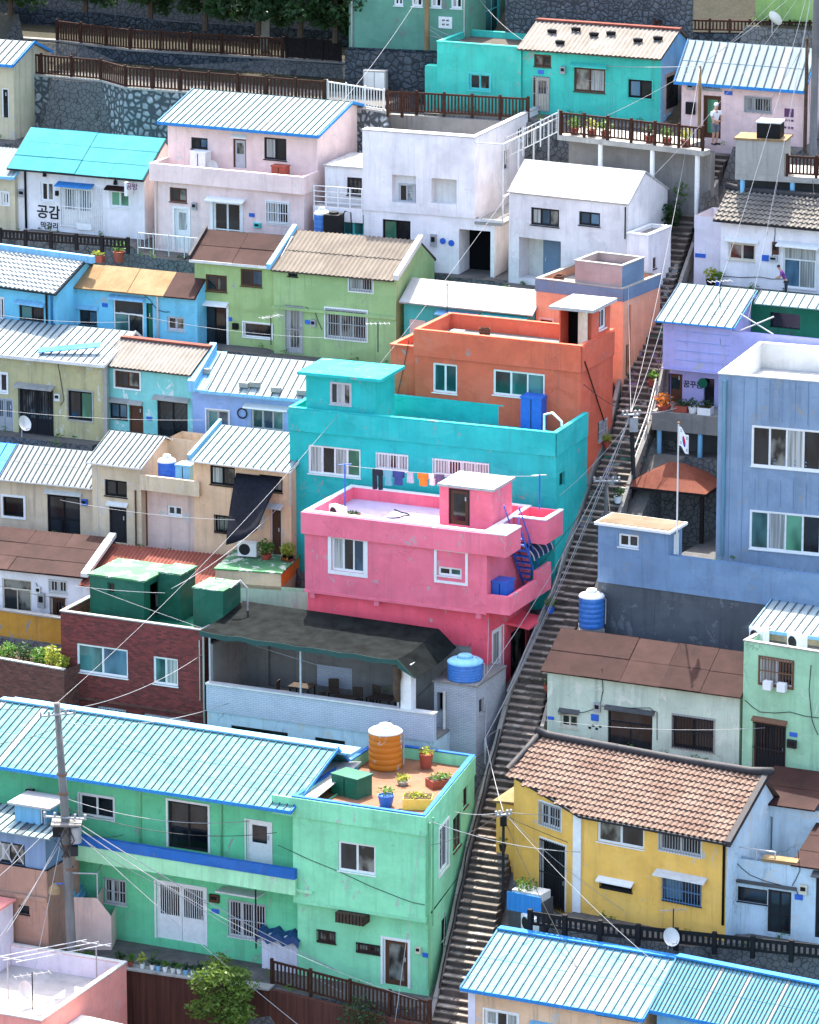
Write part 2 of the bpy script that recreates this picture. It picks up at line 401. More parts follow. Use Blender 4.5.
            for i in range(2):
                p0, p1 = a + (c - a) * i / 2, a + (c - a) * (i + 1) / 2
                F.bx(mb, p1 - .03, b, p1, vm, n0, n1 - .01)
                panes.append((p0, b, p1 - .03, vm, n0 + .01 + .015 * i, w.gl[i % len(w.gl)]))
            panes.append((a, vm + .05, c, e, n0 + .02, w.gl[-1]))
        elif k == 'G':
            panes.append((a, b, c, e, n0 + .02, w.gl[0]))
        lf = MB()
        if k in ('D', 'DP', 'DG'):
            F.bx(lf, a, v0, c, e, n0, n0 + .035)
            if k in ('D', 'DG'):
                g0 = b + (e - b) * (.5 if k == 'D' else .12); m_ = (c - a) * .17
                panes.append((a + m_, g0, c - m_, e - .12, n0 + .04, w.gl[0]))
            if k == 'DP':
                for i in range(2):
                    q0, q1 = b + .1 + i * (e - b) * .5, b + (i + 1) * (e - b) * .5 - .08
                    F.bx(lf, a + .1, q0, c - .1, q1, n0 + .035, n0 + .047)
        if k == 'D2':       # two door leaves with barred upper lights over solid lower panels
            mid = (a + c) / 2
            for (p0, p1) in ((a, mid - .01), (mid + .01, c)):
                vm = b + (e - b) * .44
                F.bx(lf, p0, v0, p1, vm, n0, n0 + .035); F.bx(lf, p0, vm, p0 + .07, e, n0, n0 + .035); F.bx(lf, p1 - .07, vm, p1, e, n0, n0 + .035); F.bx(lf, p0 + .07, e - .07, p1 - .07, e, n0, n0 + .035)
                panes.append((p0 + .07, vm, p1 - .07, e - .07, n0 + .01, w.gl[0]))
                x = p0 + .13
                while x < p1 - .1: F.bx(lf, x, vm, x + .022, e - .07, n0 + .015, n0 + .03); x += .09
        if w.sur:
            S = w.sur
            F.bx(mb, u0 - S, v0 - S * (k[0] != 'D'), u0, v1 + S, -.01, .035, 1); F.bx(mb, u1, v0 - S * (k[0] != 'D'), u1 + S, v1 + S, -.01, .035, 1)
            F.bx(mb, u0, v1, u1, v1 + S, -.01, .035, 1)
            if k[0] != 'D': F.bx(mb, u0, v0 - S, u1, v0, -.01, .035, 1)
        elif k[0] != 'D': F.bx(mb, u0 - .03, v0 - .035, u1 + .03, v0, -.005, .05, 0)
        o = s.part(w.name, mb, [w.fr, w.tm], label=w.lab)
        if lf.v: s.part('leaf', lf, w.leaf, o)
        if lf.v: hb = MB(); F.bx(hb, c - .12, v0 + .95, c - .08, v0 + 1.1, n0 + .035, n0 + .075); s.part('handle', hb, 'silver', o)
        for (x, y, X, Y, n, g) in panes: m = MB(); F.q(m, x, y, X, Y, n); s.part('pane', m, g, o)
        if not panes and k == 'B':
            m = MB(); F.q(m, a, b, c, e, n0 + .02); s.part('pane', m, w.gl[0], o)
        if w.gr:
            m = MB(); n = max(2, int((u1 - u0) / w.sp))
            for i in range(n + 1):
                x = u0 + (u1 - u0) * i / n; F.bx(m, x - .011, v0 - .02, x + .011, v1 + .02, .045, .067)
            for q in ((v0 + .03, v1 - .05) if v1 - v0 < .8 else (v0 + .03, (v0 + v1) / 2, v1 - .05)): F.bx(m, u0 - .02, q, u1 + .02, q + .03, .037, .072)
            s.part('grille', m, w.gr, o)
        if w.aw:
            mt, pj, ov = (w.aw + (.12,))[:3]
            m = MB(); m.obox(F.p(u0 - ov, v1 + .16, .0), F.U * (u1 - u0 + 2 * ov), F.N * pj - V((0, 0, .12)), (0, 0, .05))
            s.part('awning', m, mt, o)
    # ---- roofs
    def slope(s, mb, style, x0, x1, ya, za, yb, zb, sp=.33, flip=False):
        """one slope from its eave (ya, za) up to (yb, zb)"""
        ex = V((1, 0, 0)); e = V((0, yb - ya, zb - za)); L = e.length; e = e / L; n = ex.cross(e)
        if n.z < 0: n = -n
        O = V((x0, ya, za)); Wd = x1 - x0
        if style == 'metal':
            mb.obox(O, ex * Wd, e * L, n * .05); k = max(2, round(Wd / sp))
            if L > 2: mb.obox(O + e * (L * .52) + n * .0502, ex * Wd, e * .03, n * .012, 0)
            for i in range(k + 1):
                if i < k and random.random() < .07: mb.obox(O + ex * (Wd * i / k + .03) + n * .0505, ex * (Wd / k - .06), e * (L - .02), n * .004, 2)
                x = min(max(Wd * i / k, .03), Wd - .03); mb.obox(O + ex * (x - .02) + n * .05, ex * .036, e * (L - .02), n * .045, 1)
        elif style == 'corr':       # narrow corrugated sheets
            pr = .16; k = max(4, int(Wd / pr)); N = k * 4
            for i in range(N):
                a, b = i / N * Wd, (i + 1) / N * Wd; ha, hb = .05 + .025 * cos(a / pr * 2 * pi), .05 + .025 * cos(b / pr * 2 * pi)
                mb.poly([O + ex * a + n * ha, O + ex * b + n * hb, O + ex * b + n * hb + e * L, O + ex * a + n * ha + e * L], 1 if i % 4 in (1, 2) else 0)
            mb.obox(O, ex * Wd, e * L, n * .02)
        elif style in ('tile', 'slate'):
            s.tiles(mb, style, O, ex, e, n, Wd, L)
            mb.obox(O, ex * Wd, e * L, n * .025, 1)
        elif style == 'sheet':      # overlapping flat sheets
            mb.obox(O, ex * Wd, e * L, n * .03); r = max(1, round(L / 1.0)); k = max(1, round(Wd / 1.7))
            for j in range(r):
                for i in range(k):
                    q = O + ex * (Wd * i / k) + e * (L * j / r) + n * (.034 + random.uniform(0, .015) + .012 * (i % 2))
                    mb.obox(q + n * .012, ex * (Wd / k * random.uniform(.985, 1.0)), e * (L / r * 1.02) - n * .012, n * .012, random.choice((0, 0, 2)))
    def tiles(s, mb, style, O, ex, e, n, Wd, L, clip=None):
        pr, rw, am, stp = (.225, .27, .042, .045) if style == 'tile' else (.2, 1.75, .022, .03)
        k = max(3, round(Wd / pr)); pr = Wd / k; N = k * 6; r = max(1, round(L / rw)); rw = L / r
        def hh(x):
            c = cos(x / pr * 2 * pi); return am * (abs(c) ** .7 * (1 if c > 0 else -.55)) if style == 'tile' else am * c
        for j in range(r):
            jx = [random.uniform(-.006, .006) for _ in range(k + 1)]
            for i in range(N):
                a, b = i / N * Wd, (i + 1) / N * Wd; ha, hb = .06 + hh(a) + jx[i // 6], .06 + hh(b) + jx[i // 6]
                if clip and not clip((a + b) / 2, (j + .5) * rw): continue
                lo = O + e * (j * rw); hi = O + e * ((j + 1) * rw)
                mb.poly([lo + ex * a + n * (ha + stp), lo + ex * b + n * (hb + stp), hi + ex * b + n * hb, hi + ex * a + n * ha], 0)
                mb.poly([lo + ex * a + n * (ha - .03), lo + ex * b + n * (hb - .03), lo + ex * b + n * (hb + stp), lo + ex * a + n * (ha + stp)], 1)
    def roof(s, style, mats, ridge, ov=.3, sd=.18, x0=None, x1=None, y0=0.0, y1=None, z1=None, sp=.33, trim=None, back=True, cap=None, side_l=True, shed=False, ft=.12, nm='roof'):
        x0 = (0 if x0 is None else x0) - sd; x1 = (s.w if x1 is None else x1) + sd; y1 = s.d if y1 is None else y1; z1 = s.h if z1 is None else z1
        yr, zr = ridge; g = (zr - z1) / (yr - y0); za = z1 - ov * g + .02; ya = y0 - ov; mb = MB()
        s.slope(mb, style, x0, x1, ya, za, yr, zr + .02, sp)
        if back and not shed and y1 - yr > .1:
            g2 = (zr - z1) / (y1 - yr); s.slope(mb, style, x0, x1, y1 + .15, z1 - .15 * g2 + .02, yr, zr + .02, sp)
        ro = s.part(nm, mb, list(mats) + ['m_patch' if style == 'metal' else mats[0]] * (3 - len(mats)))
        if cap:
            c = MB()
            if style == 'tile':
                c.tube([(x0 - .12, yr, zr + .2), (x0 + .5, yr, zr + .12), (x0 + 1.2, yr, zr + .1), (x1 - 1.2, yr, zr + .1), (x1 - .5, yr, zr + .12), (x1 + .12, yr, zr + .2)], .14, 8)
            else: c.box(x0, yr - .16, zr + .06, x1, yr + .16, zr + .13)
            s.part('ridge_cap', c, cap, ro, smooth=style == 'tile')
        if trim:
            t = MB(); t.box(x0 - .02, ya - .045, za - ft * .5, x1 + .02, ya, za + ft * .62)
            e = V((0, yr - ya, zr + .02 - za))
            for x in ((x0 - .04, x1) if side_l else (x1,)): t.obox((x, ya + .001, za - ft * .3), (.04, 0, 0), e, (0, 0, ft))
            if back and not shed:
                g2 = (zr - z1) / (y1 - yr); e2 = V((0, yr - y1 - .15, zr + .02 - z1 + .15 * g2))
                t.obox((x1, y1 + .15, z1 - .15 * g2 + .02 - ft * .3), (.04, 0, 0), e2, (0, 0, ft))
            s.part('fascia', t, trim, ro)
        return ro
    # ---- small wall parts
    def pipe(s, pts, r=.045, mat='white', name='drainpipe', parent=None): s.part(name, MB().tube(pts, r, 8), mat, parent, True)
    def wallpipe(s, px, y0, y1, mat='white', r=.045, side='f', off=.06):
        if side == 'f':
            x, za = s.fx(px, y0); zb = s.fx(px, y1)[1]; s.pipe([(x, -off, za), (x, -off, zb)], r, mat)
        else:
            y, za = s.ry(px, y0); zb = s.ry(px, y1)[1]; s.pipe([(s.w + off, y, za), (s.w + off, y, zb)], r, mat)
    def meter(s, px, py, mat='greybar', w=.22, h=.3, name='meter_box', y=0.0):
        x, z = s.fx(px, py, y); m = MB().box(x - w / 2, y - .12, z - h / 2, x + w / 2, y - .003, z + h / 2).box(x - w * .3, y - .15, z - h * .1, x + w * .3, y - .12, z + h * .3, 1)
        s.part(name, m, [mat, 'black'])
    def plaque(s, px, py, mat='bluepaint', w=.25, h=.16, y=0.0):
        x, z = s.fx(px, py, y); s.part('number_plate', MB().box(x - w / 2, y - .03, z - h / 2, x + w / 2, y - .003, z + h / 2), mat)
    def wcable(s, pts, y=-.02, r=.014, mat='cable_black'):
        P = []
        for (a, b) in pts:
            x, z = s.fx(a, b, y); P.append((x, y, z))
        Q = [P[0]]
        for a, b in zip(P, P[1:]):
            m = (V(a) + V(b)) / 2 + V((0, 0, -.04)); Q += [tuple(m), b]
        s.part('wall_cable', MB().tube(Q, r, 5), mat)
    def band(s, xa, xb, za, zb, n, mat, y=0.0, name='band'):
        s.part(name, MB().box(xa, y - n, za, xb, y - .003, zb), mat)
    def txt(s, body, px, py, size, mat, y=0.0, name='lettering', off=.008, font=None, rot=0):
        c = bpy.data.curves.new('lettering', 'FONT'); c.body = body; c.size = size; c.extrude = .003; c.offset = size * .02; c.align_x = 'CENTER'; c.align_y = 'CENTER'
        t = bpy.data.objects.new('lettering', c); COL.objects.link(t); bpy.context.view_layer.update()
        me = bpy.data.meshes.new_from_object(t.evaluated_get(bpy.context.evaluated_depsgraph_get())); bpy.data.objects.remove(t)
        x, z = s.fx(px, py, y); me.transform(Matrix.Translation((x, y - off, z)) @ Matrix.Rotation(pi / 2, 4, 'X') @ Matrix.Rotation(rot, 4, 'Z'))
        me.materials.clear(); me.materials.append(MAT(mat)); o = bpy.data.objects.new(name, me); COL.objects.link(o); o.parent = s.root; return o
# ---------------------------------------------------------------- colours of the painted houses
def pc(name, c, **k): R_[name] = plaster(c, **k)
pc('p_greygreen', rgb(98, 158, 138, .85), dirt=.2); pc('p_teal_top', rgb(58, 205, 190, .8), dirt=.3); pc('p_blueside', rgb(110, 175, 225, .8), dirt=.2)
pc('p_pinkpale', rgb(238, 212, 214, .82), dirt=.25, peel=.05); pc('p_lilac', rgb(242, 220, 218, .85), dirt=.25); pc('p_limewall', rgb(150, 190, 110, .8))
pc('p_whiteblue', rgb(232, 236, 244, .86), dirt=.2, peel=.08); pc('p_white', rgb(236, 236, 243, .88), dirt=.2); pc('p_greywhite', rgb(222, 225, 232, .88), dirt=.28)
pc('p_cream', rgb(205, 198, 170, .8), dirt=.4, peel=.1); pc('p_sky', rgb(130, 205, 235, .88), dirt=.25, peel=.05, crack=.4); pc('p_sky2', rgb(108, 200, 236, .88), dirt=.22)
pc('p_green', rgb(160, 192, 128, .85), dirt=.3); pc('p_green2', rgb(156, 190, 132, .85), dirt=.3, peel=.02); pc('p_tealold', rgb(70, 180, 178, .8), dirt=.35, peel=.1)
pc('p_orange', rgb(220, 104, 74, .85), dirt=.25); pc('p_peach', rgb(225, 165, 130, .85), dirt=.25); pc('p_greyblue', rgb(110, 140, 170, .8), dirt=.2); pc('p_greypink', rgb(178, 160, 158, .8), dirt=.2)
pc('p_teal', rgb(18, 188, 188, .88), dirt=.22); pc('p_periwinkle', rgb(176, 180, 238, .9), dirt=.18, crack=.3); pc('p_olive', rgb(186, 182, 138, .85), dirt=.4, peel=.12, pc=(.5, .5, .46, 1))
pc('p_turq', rgb(130, 215, 215, .85), dirt=.35, peel=.2, pc=(.6, .62, .6, 1)); pc('p_lavblue', rgb(142, 176, 232, .88), dirt=.2); pc('p_steelblue', rgb(132, 160, 190, .85), dirt=.3)
pc('p_beige', rgb(214, 198, 170, .85), dirt=.45, peel=.12, pc=(.5, .48, .44, 1), crack=.3); pc('p_peach2', rgb(232, 196, 160, .85), dirt=.4, peel=.08); pc('p_pinkwhite', rgb(226, 200, 190, .85), dirt=.45, peel=.15)
pc('p_pink', rgb(255, 112, 138, .96), dirt=.2); pc('p_pink_shade', rgb(242, 88, 112, .9), dirt=.2); pc('p_mintwhite', rgb(196, 216, 200, .85), dirt=.45, peel=.2, pc=(.62, .62, .52, 1), crack=.7)  # second is the pink darkened: shade under the overhang put into the colour
pc('p_mintpale', rgb(160, 214, 178, .85), dirt=.35, peel=.1, pc=(.5, .58, .48, 1), crack=.5); pc('p_mint', rgb(140, 230, 182, .85), dirt=.25); pc('p_mint_shade', rgb(108, 216, 164, .85), dirt=.3)  # last mint is darkened: shade under roof and balcony, put into the colour
pc('p_mint_lit', rgb(165, 236, 190, .85), dirt=.25); pc('p_yellow', rgb(248, 196, 92, .85), dirt=.28, peel=.04); pc('p_bluewhite', rgb(190, 216, 234, .85), dirt=.45, peel=.25, crack=.8)  # first is the mint lightened: light on the balcony put into the colour
pc('p_coral', rgb(240, 155, 145, .85), dirt=.2); pc('p_brownpink', rgb(170, 138, 122, .8), dirt=.4); pc('p_ochre', rgb(200, 150, 50, .75), dirt=.5, peel=.05)
pc('p_bluewall', rgb(114, 148, 186, .85), dirt=.4, peel=.03); pc('p_bluecap', rgb(30, 105, 190, .85), dirt=.25); pc('p_lavwhite', rgb(220, 222, 238, .85), dirt=.3)
pc('p_palegreen', rgb(170, 205, 185, .8), dirt=.35); pc('p_orangewall', rgb(235, 135, 40, .85), dirt=.2)
pc('deck_lilac', rgb(190, 180, 215, .9), dirt=.2); pc('deck_green', rgb(110, 190, 135, .42), dirt=.5, peel=.35, pc=(.5, .55, .48, 1)); pc('deck_teal', rgb(110, 205, 210, .5), dirt=.2)
pc('deck_tan', rgb(165, 120, 90, .5), dirt=.6); pc('deck_white', rgb(225, 225, 225, .55), dirt=.3); pc('deck_darkgreen', rgb(20, 110, 85, .85), dirt=.3)
R_['m_white'] = paintmetal((.25, .31, .32, 1), .3); R_['m_whiteblue'] = paintmetal((.17, .27, .285, 1), .25, c2=(.24, .33, .335, 1)); R_['m_cyan'] = paintmetal((.05, .2, .215, 1), .2, c2=(.1, .26, .265, 1))
R_['m_blue'] = paintmetal((.11, .29, .38, 1), .14, c2=(.16, .34, .42, 1)); R_['m_blue2'] = paintmetal((.07, .26, .36, 1), .12, c2=(.11, .31, .39, 1)); R_['m_aqua'] = sheetmat((.005, .17, .2, 1), (.02, .21, .23, 1), .6)
R_['m_grey'] = paintmetal((.2, .22, .22, 1), .5); R_['rib'] = paintmetal((.05, .08, .09, 1), .2); R_['ribw'] = paintmetal((.07, .09, .1, 1), .25); R_['t_blue'] = paintmetal(rgb(40, 130, 205, .9), .08); R_['t_sky'] = paintmetal(rgb(120, 185, 225, .9), .08)
R_['r_slate'] = sheetmat((.13, .11, .09, 1), (.175, .15, .12, 1), .9); R_['r_slate2'] = sheetmat((.17, .148, .125, 1), (.24, .215, .185, 1), .9); R_['r_slatedark'] = sheetmat((.07, .06, .05, 1), (.1, .085, .07, 1), .9)
R_['r_brown'] = sheetmat((.024, .011, .0095, 1), (.042, .019, .016, 1), .8); R_['r_brown2'] = sheetmat((.032, .015, .012, 1), (.052, .025, .021, 1), .8); R_['r_tan'] = sheetmat((.2, .12, .055, 1), (.27, .19, .1, 1), .85)
R_['r_red'] = sheetmat((.16, .045, .032, 1), (.2, .07, .05, 1), .8); R_['r_white'] = sheetmat((.32, .31, .29, 1), (.4, .39, .37, 1), .8)
R_['tile_tan'] = sheetmat((.15, .095, .07, 1), (.225, .155, .118, 1), .75); R_['tile_edge'] = plain((.11, .07, .055, 1), .8); R_['tile_grey'] = sheetmat((.13, .118, .1, 1), (.2, .18, .155, 1), .75); R_['tile_greyedge'] = plain((.07, .065, .06, 1), .8)
R_['tile_white'] = sheetmat((.26, .28, .275, 1), (.33, .35, .34, 1), .7); R_['tile_whiteedge'] = plain((.2, .24, .25, 1), .8); R_['ridge_dark'] = plain((.03, .028, .03, 1), .7, .3, .3)
R_['brick_red'] = brick((.26, .045, .04, 1), (.1, .024, .022, 1), (.1, .045, .04, 1), .23, .08); R_['brick_brown'] = brick((.2, .07, .05, 1), (.09, .035, .03, 1), (.1, .06, .05, 1), .23, .08)
R_['brick_white'] = brick((.5, .53, .58, 1), (.44, .48, .54, 1), (.33, .36, .42, 1), .22, .075, dirt=.2); R_['brick_grey'] = brick((.42, .44, .48, 1), (.36, .38, .42, 1), (.26, .28, .31, 1), .2, .065, dirt=.35)
R_['clad_blue'] = paintmetal(rgb(118, 150, 188, .8), .1, .5, (4, 4, .3)); R_['tarp_black'] = plain((.008, .01, .01, 1), .8, .03, .6, sc_=2); R_['tarp_green'] = plain((.01, .05, .04, 1), .7)
R_['net_black'] = plain((.012, .013, .018, 1), .85, .1, .3)

def box3(h, name, x0, y0, z0, x1, y1, z1, mat, parent=None): return h.part(name, MB().box(x0, y0, z0, x1, y1, z1), mat, parent)

# ================================================================ TOP ROWS
h = House('public_toilet', 'grey green flat walled building with four small white windows under the trees', 'building', (349, -62), (467, -55), 49, 6.5)
h.walls('p_greygreen', [W(394, -10, 403, 6, 'S2'), W(411.5, -10, 422.5, 7, 'S2', gl='gc,gd'), W(430.5, -9, 441.5, 8, 'S2', gl='gc,gd'), W(451, -8, 462, 9, 'S2', gl='gc,gd')],
        [W(486, -30, 500, 38, 'DD', fr='tealpaint', gl='gt')], par=.4, deck='concrete')
h.wallpipe(352, -60, 48); h.wallpipe(465, -55, 36)
x, z = h.fx(445.5, 22.5); box3(h, 'sign_board', x - .31, -.03, z - .25, x + .31, -.004, z + .25, 'white')
b = MB()
for dx, dz in ((-.14, .06), (.05, .06), (-.14, -.12), (.05, -.12)): b.box(x + dx, -.036, z + dz, x + dx + .07, -.031, z + dz + .07).box(x + dx + .09, -.036, z + dz, x + dx + .12, -.031, z + dz + .08)
h.part('sign_marks', b, 'black'); T1 = h

h = House('flat_roof_house', 'low teal flat roofed block with one dark window behind the brown railing', 'house', (437, 42), (521, 48), 108, 4.2)
h.walls('p_teal_top', [W(469, 73, 490, 91, 'S2', fr='tealpaint', sur=.06, tm='tealpaint', gl='gd,gm')], par=.22, cop='p_teal_top', deck='r_slatedark')
xx, zz = h.fx(423.5, 66); box3(h, 'side_box', xx, .15, -1, 0, 1.6, zz, 'p_teal_top'); T2a = h
h = House('gable_house', 'bright teal house with a stained pale slate roof and light blue side wall', 'house', (522, 47), (661, 57), 112, 4.4)
rd = h.ry(678, 31); h.walls('p_teal_top', [W(574, 67, 605, 93.5, 'S2', fr='brownframe', gl='gm,gc', aw=('p_teal_top', .25)), W(628.5, 79, 652, 99, 'S2', fr='black', gl='gb,gd', sur=.05, tm='p_teal_top'), W(534, 54, 551, 67.5, 'S2', fr='brownframe', gl='gm'),
        W(533.5, 76, 549.5, 112, 'D', fr='brownframe', leaf='cream', gr='greybar')], [W(665, 75, 683, 108, 'DG', leaf='greybar', fr='greybar')], ridge=rd, rmat='p_blueside')
h.roof('slate', ('r_slate2', 'r_slatedark'), rd, .3, .12, cap='r_red'); h.meter(563.5, 70); h.plaque(541, 72)
for a, b in ((552, 33), (594, 36), (611, 35), (638, 42), (658, 40), (560, 44), (576, 31)):
    o, dd = h.lr(a, b); n = V((0, -(rd[1] - h.h), rd[0])); t = (V((0, 0, h.h + .12)) - o).dot(n) / dd.dot(n); p = o + dd * t; tag(MB().tube([(-.2, 0, .07), (-.07, .02, .09), (.07, -.02, .09), (.2, 0, .07)], [.08, .1, .1, .08], 8).build('roof_weight', 'black', None, True), 'dark bundle weighing down the pale slate roof', 'roof weight', 'weights on the slate roof').matrix_world = h.M @ Matrix.Translation(p)
T2 = h
h = House('gable_house', 'small pale pink house with white ribbed roof and blue eave beside the stair top', 'house', (681, 74), (803, 83), 137, 4.0)
rd = h.ry(813.5, 50); rd = (rd[0], rd[1]); h.walls('p_pinkpale', [W(745, 96, 771.5, 113.5, 'S3', fr='silver', gl='gc,gd,gm', gr='greybar'), W(703.5, 95, 720.5, 139, 'DG', fr='brownframe', leaf='brownframe', gl='gg'), W(703, 75.5, 721, 91, 'S2', fr='silver', gl='gd,gc', gr='silver')], ridge=rd)
h.roof('metal', ('m_white', 'ribw'), rd, .35, .2, trim='t_blue', sp=.36); h.plaque(728.5, 93, w=.35)
x, z = h.fx(789, 117); b = MB().box(x - .2, -.02, z, x + .2, -.003, z + .35)
for i in range(3):
    for j in range(3): b.box(x - .2 + i * .15, -.02, z - .18 - j * .3, x - .1 + i * .15, -.003, z - .1 - j * .3)
R_['flyer_purple'] = plain((.1, .03, .1, 1)); h.part('notice', b, 'flyer_purple'); h.meter(691, 86, w=.3, h=.3); h.meter(691, 108, 'black', .4, .5); T3 = h
h = House('flat_roof_house', 'yellow green wall of a house cut off at the top right corner', 'house', (755.5, -60), (870, -52), 21, 5.0)
h.walls('p_limewall', [W(790, -30, 812, -12)], par=.3); T4 = h
# left edge
h = House('gable_house', 'beige house at the top left corner with a pale green ribbed roof', 'house', (-75, 56), (13, 63), 132, 4.0)
rd = h.ry(31, 43); h.walls('p_cream', [W(-30, 80, -10, 100), W(1, 88, 9, 118, 'D', leaf='darkframe')], ridge=rd); h.roof('metal', ('m_grey', 'rib'), rd, .3, .15, trim='t_blue')
h = House('gable_house', 'beige house at the left edge beside the turquoise roofed cafe', 'house', (-75, 166), (14.5, 174), 224, 4.0)
rd = h.ry(30, 151); h.walls('p_cream', [W(1.5, 192, 9, 205, 'S2', gl='gc,gd', sur=.05)], ridge=rd); h.roof('corr', ('m_white', 'm_grey'), rd, .3, .12, trim='t_sky')
# ROW 1
h = House('cafe_house', 'white house with turquoise roof, lattice gate and black hand lettering', 'house', (16, 163), (144, 174.5), 227, 4.2); H1A = h
rd = h.ry(163, 140); h.walls('p_whiteblue', [W(40.5, 181.5, 53.8, 202, 'S2', fr='white', gl='gd,gm'), W(60.5, 186, 93, 229, 'D2', fr='white', leaf='white', gl='gb', gr='white', aw=('t_blue', .4, .1)), W(109.5, 190, 129.5, 208.5, 'S2', gl='gg', aw=('r_brown', .3))], ridge=rd)
h.roof('sheet', ('m_aqua', 'm_aqua', 'm_aqua'), rd, .35, .15, trim='darkframe', ft=.06); h.wallpipe(25.5, 164, 228, 'black', .05); h.meter(22.5, 193, 'greybar', .3, .3); h.meter(57.5, 193, 'black', .12, .2)
x0, z0 = h.fx(93.5, 188); x1, z1 = h.fx(102.5, 232); m = MB()
for i in range(5): m.box(x0 + (x1 - x0) * i / 4 - .012, -.05, z1, x0 + (x1 - x0) * i / 4 + .012, -.02, z0)
for i in range(9): m.box(x0, -.05, z1 + (z0 - z1) * i / 8, x1, -.03, z1 + (z0 - z1) * i / 8 + .02)
h.part('lattice_panel', m, 'white')
h.txt('공감', 48.5, 213, .62, 'black'); h.txt('막걸리', 49.5, 226, .32, 'black')
x, z = h.fx(132, 187); m = MB().box(x - .04, -.62, z - .28, x + .08, -.05, z + .3).box(x - .02, -.05, z + .1, x + .02, 0, z + .14); so = h.part('sign_box', m, 'white')
h.txt('공방', 132, 187, .3, 'flyer_purple', y=-.62); x, z = h.fx(85, 226.5); box3(h, 'notice', x - .35, -.07, z - .14, x + .35, -.05, z + .14, 'white')
for (a, b, c) in ((45.6, 173.5, .13), (116.3, 181, .16)):
    x, z = h.fx(a, b); h.part('lamp', MB().lathe((x, -.1, z - c), [(.0, 0), (.09, .02), (.07, .16), (.02, .26)], 10), 'black')
h = House('two_storey_house', 'pale lilac two storey house with long balcony and white ribbed roof edged in blue', 'house', (155, 177), (304, 191), 249.5, 6.0); H1B = h
yu = 1.25; dz = h.ry(378, 113)[0]; h.d = max(4, min(dz, 8)); print('  d', dz)
h.walls('p_lilac', [W(169.5, 187, 187, 203, 'S2', fr='brownframe', gl='gd,gm'), W(174.5, 208, 189, 251, 'D', fr='white', leaf='white', gl='gc', sur=.09), W(213, 201, 241, 253, 'DD', fr='white', gl='gd', sur=.12, aw=('white', .35, .25)), W(266.5, 201, 288.5, 225, 'S2', fr='white', gl='gc,gd', sur=.06, gr='white')])
zu = h.fx(165, 119.5, yu)[1]; xr = h.w; rd = h.ry(347, 103.5)
h.walls('p_lilac', [W(191, 137, 207.7, 150, 'S2', fr='darkframe', gl='gd,gb'), W(233, 138.5, 246.3, 168.5, 'D', fr='brownframe', leaf='silver', gl='gm', aw=('white', .12, .05)), W(264, 137, 286.5, 161, 'S2', fr='darkframe', gl='gc,gd')], y0=yu, z0=h.h, z1=zu, ridge=(rd[0], rd[1]), name='upper_wall')
h.roof('metal', ('m_whiteblue', 'rib'), (rd[0], rd[1]), .4, .25, y0=yu, z1=zu, trim='t_blue', sp=.3)
zt = h.fx(150, 163, -.2)[1]; m = MB(); xl = h.fx(149, 163, -.2)[0]; m.box(xl, -.2, h.h - .12, h.w + .08, -.06, zt); m.box(xl, -.06, h.h - .12, xl + .13, yu, zt).box(h.w - .06, -.06, h.h - .12, h.w + .08, yu, zt).box(xl + .13, -.06, h.h - .12, h.w - .06, yu, h.h + .02)
h.part('balcony', m, 'p_lilac'); h.meter(195, 206, 'greybar'); h.meter(258, 225, 'tealpaint', .3, .2); h.plaque(252, 215); h.wallpipe(157, 180, 248, 'p_lilac', .03)

h = House('screen_walled_house', 'white two storey house with a tall blank screen wall and garage opening', 'house', (316, 206), (494, 220), 262, 5.0); H1C = h
d = h.ry(541, 103.7); print('  1c depth', d)
xl = h.fx(363, 215)[0]; zt = h.fx(363, 130)[1]; h.d = h.tz(540.5, 104, zt)[1]; print('  1c', h.d)
h.walls('p_white', [W(342, 213.6, 364, 237, 'S2', fr='tealpaint', gl='gt'), W(382.6, 219, 410.5, 243, 'S2', fr='black', gl='gg,gd'), W(459, 229, 491.6, 279, 'K', gl='dark', deep=1.2)], name='lower_wall')
xf = h.fx(475, 138)[0]; zlow = h.h + (zt - h.h) * .55
h.walls('p_white', [W(392, 174.5, 416, 204, 'K', gl='whiteplaster', deep=.35), W(431.5, 178, 456.5, 205, 'K', gl='offwhite', deep=.35)], x0=xl, x1=xf, y0=-.05, y1=.45, z0=h.h, z1=zt, name='screen_wall')
h.part('wall_top', MB().box(xl - .02, -.08, zt, xf + .02, .47, zt + .05), 'whiteroof')
h.walls('p_white', [], [W(518, 128, 524, 140, 'S2'), W(502, 152, 509, 168, 'K')], x0=xf - .2, x1=xf - .003, y0=.452, y1=h.d, z0=h.h - .3, z1=zt, name='side_wall'); h.part('wall_top', MB().box(xf - .22, .48, zt, xf + .02, h.d, zt + .05), 'whiteroof')
h.walls('p_white', x0=xl + .01, x1=xf - .21, y0=.46, y1=h.d, z0=h.h, z1=zlow, name='inner_wall'); h.part('roof', MB().box(xl, .47, zlow, xf - .21, h.d, zlow + .08), 'whiteroof')
x, z = h.fx(399, 183, .28); x1, z1 = h.fx(415.5, 203, .28); F = Face((0, .3, 0), (1, 0, 0), (0, -1, 0)); h.window(W(0, 0, 0, 0, 'S2', gl='gd,gm', fr='silver', deep=.02), F, (x, z1, x1, z))
zl = h.fx(325, 166, .5)[1]; h.walls('p_greywhite', [W(347, 177, 362, 196, 'S3', fr='darkframe', gl='gm')], x0=h.fx(325, 190, .5)[0], x1=xl - .01, y0=.5, y1=3.4, z0=h.h, z1=zl, name='side_room')
box3(h, 'side_roof', h.fx(324, 190, .5)[0], .42, zl, xl - .01, 3.45, zl + .07, 'whiteroof')
